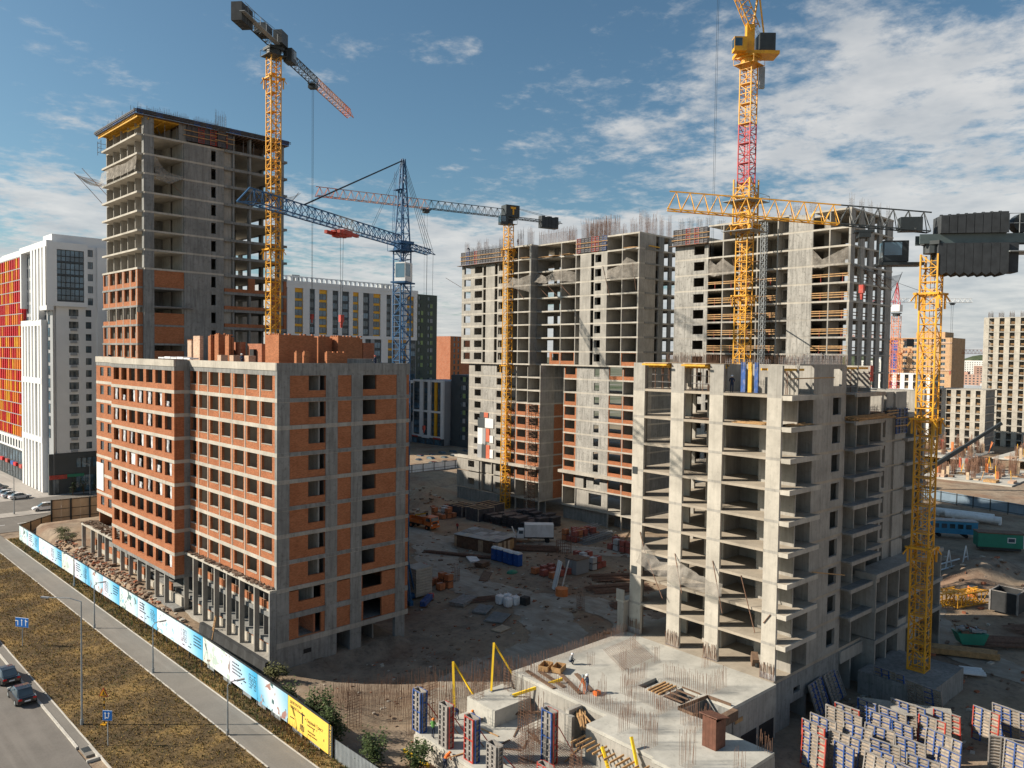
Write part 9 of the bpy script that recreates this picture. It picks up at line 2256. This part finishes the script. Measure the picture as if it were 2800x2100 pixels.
sg3 = thing('roadworks_sign', 'yellow triangular road works sign on a black and yellow post', 'road sign', (23.6, 77.4, 0), R(-50))
MB().box(-.25, .25, -.25, .25, 0, .12).build('base_block', M_SIGNY, sg3)
for k in range(10): MB().tube((0, 0, .12 + k * .27), (0, 0, .12 + (k + 1) * .27), .06, 6).build('post_band', M_SIGNY if k % 2 else M_BLACK, sg3)
tri = MB(); tri.extr([(-.5, 2.7), (.5, 2.7), (0, 3.58)], 'y', -.12, -.08); tri = tri.build('border', M_FRED, sg3); tri2 = MB(); tri2.extr([(-.36, 2.78), (.36, 2.78), (0, 3.42)], 'y', -.135, -.121); tri2 = tri2.build('plate', M_SIGNY, tri)
fg = MB(); fg.box(-.04, .05, -.145, -.136, 2.98, 3.14); fg.box(-.02, .05, -.145, -.136, 3.15, 3.22); fg.box(-.07, -.02, -.145, -.136, 2.84, 3.0); fg.box(.03, .08, -.145, -.136, 2.84, 3.0); fg.box(.05, .16, -.145, -.136, 3.02, 3.06); fg.box(.12, .26, -.145, -.136, 2.82, 2.9); fg.build('pictogram', M_BLACK, tri2)
# shrubs behind the end of the hoarding
m, t, b = new_mat('leaf_green', .7, 0, .3); t.links.new(ramp(t, noise(t, wpos(t), 2.2, 4), [(.3, (.022, .040, .012)), (.7, (.075, .105, .03))]), b.inputs['Base Color']); M_LEAF = m
m, t, b = new_mat('leaf_olive', .7, 0, .3); t.links.new(ramp(t, noise(t, wpos(t), 2.2, 4), [(.3, (.05, .055, .02)), (.7, (.14, .14, .05))]), b.inputs['Base Color']); M_LEAFO = m
def shrub(label, x, y, r, h, n, mat=M_LEAF, name='shrub', cat='shrub', z=None, grp=None):
 z = gz(x, y) if z is None else z
 t_ = thing(name, label, cat, (x, y, z), U(0, 6), grp)
 st_ = MB(); tips = []
 for k in range(7):
  a = U(0, 6.28); q = Vector((math.cos(a) * r * U(.2, .8), math.sin(a) * r * U(.2, .8), h * U(.5, 1.0))); st_.tube((0, 0, 0), q * .55 + Vector((0, 0, h * .1)), .05, 4, .03); st_.tube(q * .55 + Vector((0, 0, h * .1)), q, .03, 4, .01); tips.append(q)
 st_.build('stem', M_WOODD, t_)
 lf = MB()
 cl_ = [tp + Vector((U(-.3, .3) * r, U(-.3, .3) * r, U(-.35, .1) * h)) for tp in tips for k in range(3)]
 for i in range(n):
  c_ = random.choice(cl_); g_ = Vector((random.gauss(0, .2 * r), random.gauss(0, .2 * r), random.gauss(0, .14 * h))); p_ = c_ + g_
  if p_.z < .1: p_.z = .1 + U(0, .3)
  a = U(0, 6.28); s_ = U(.07, .16); d1 = Vector((math.cos(a), math.sin(a), U(-.6, .6))) * s_; d2 = Vector((-math.sin(a), math.cos(a), U(-.6, .6))) * s_ * .6
  lf.quad(p_ - d1, p_ + d2, p_ + d1, p_ - d2)
 lf.build('foliage', mat, t_)
 return t_
shrub('leafy green shrub just behind the yellow panel', 37.4, 63.0, 1.5, 3.2, 1500)
shrub('leafy green shrub behind the right end of the yellow panel', 37.2, 59.6, 1.4, 3.4, 1500)
shrub('green shrub beyond the corrugated fence, nearest the bottom edge', 38.0, 54.6, 1.5, 2.8, 1300)
shrub('low green shrub right of the corrugated fence', 40.6, 52.4, 1.6, 2.2, 1200)
shrub('olive weeds at the corner of the brick block', 39.9, 76.0, 1.3, 1.6, 900, M_LEAFO)
shrub('dark shrub between the hoarding and the brick block corner', 37.9, 68.6, 1.3, 2.4, 1000)
shrub('scrubby weeds inside the far corner of the site', 39.6, 152.0, 1.8, 1.3, 800, M_LEAFO)
shrub('scrubby bush on the bank by the far porch', 39.0, 146.4, 1.4, 1.2, 700, M_LEAFO)
shrub('small bush below the far tan fence', 44.0, 166.5, 1.6, 1.6, 700, M_LEAF)
for i in range(5): shrub('small tree on the plaza by the white tower base', 56.2 + i * 2.4, 205.6 + U(-1, 1), 1.0, 3.6, 500, M_LEAF, 'street_tree', 'tree', -.05, 'young trees by the white tower')
# haze over the distance
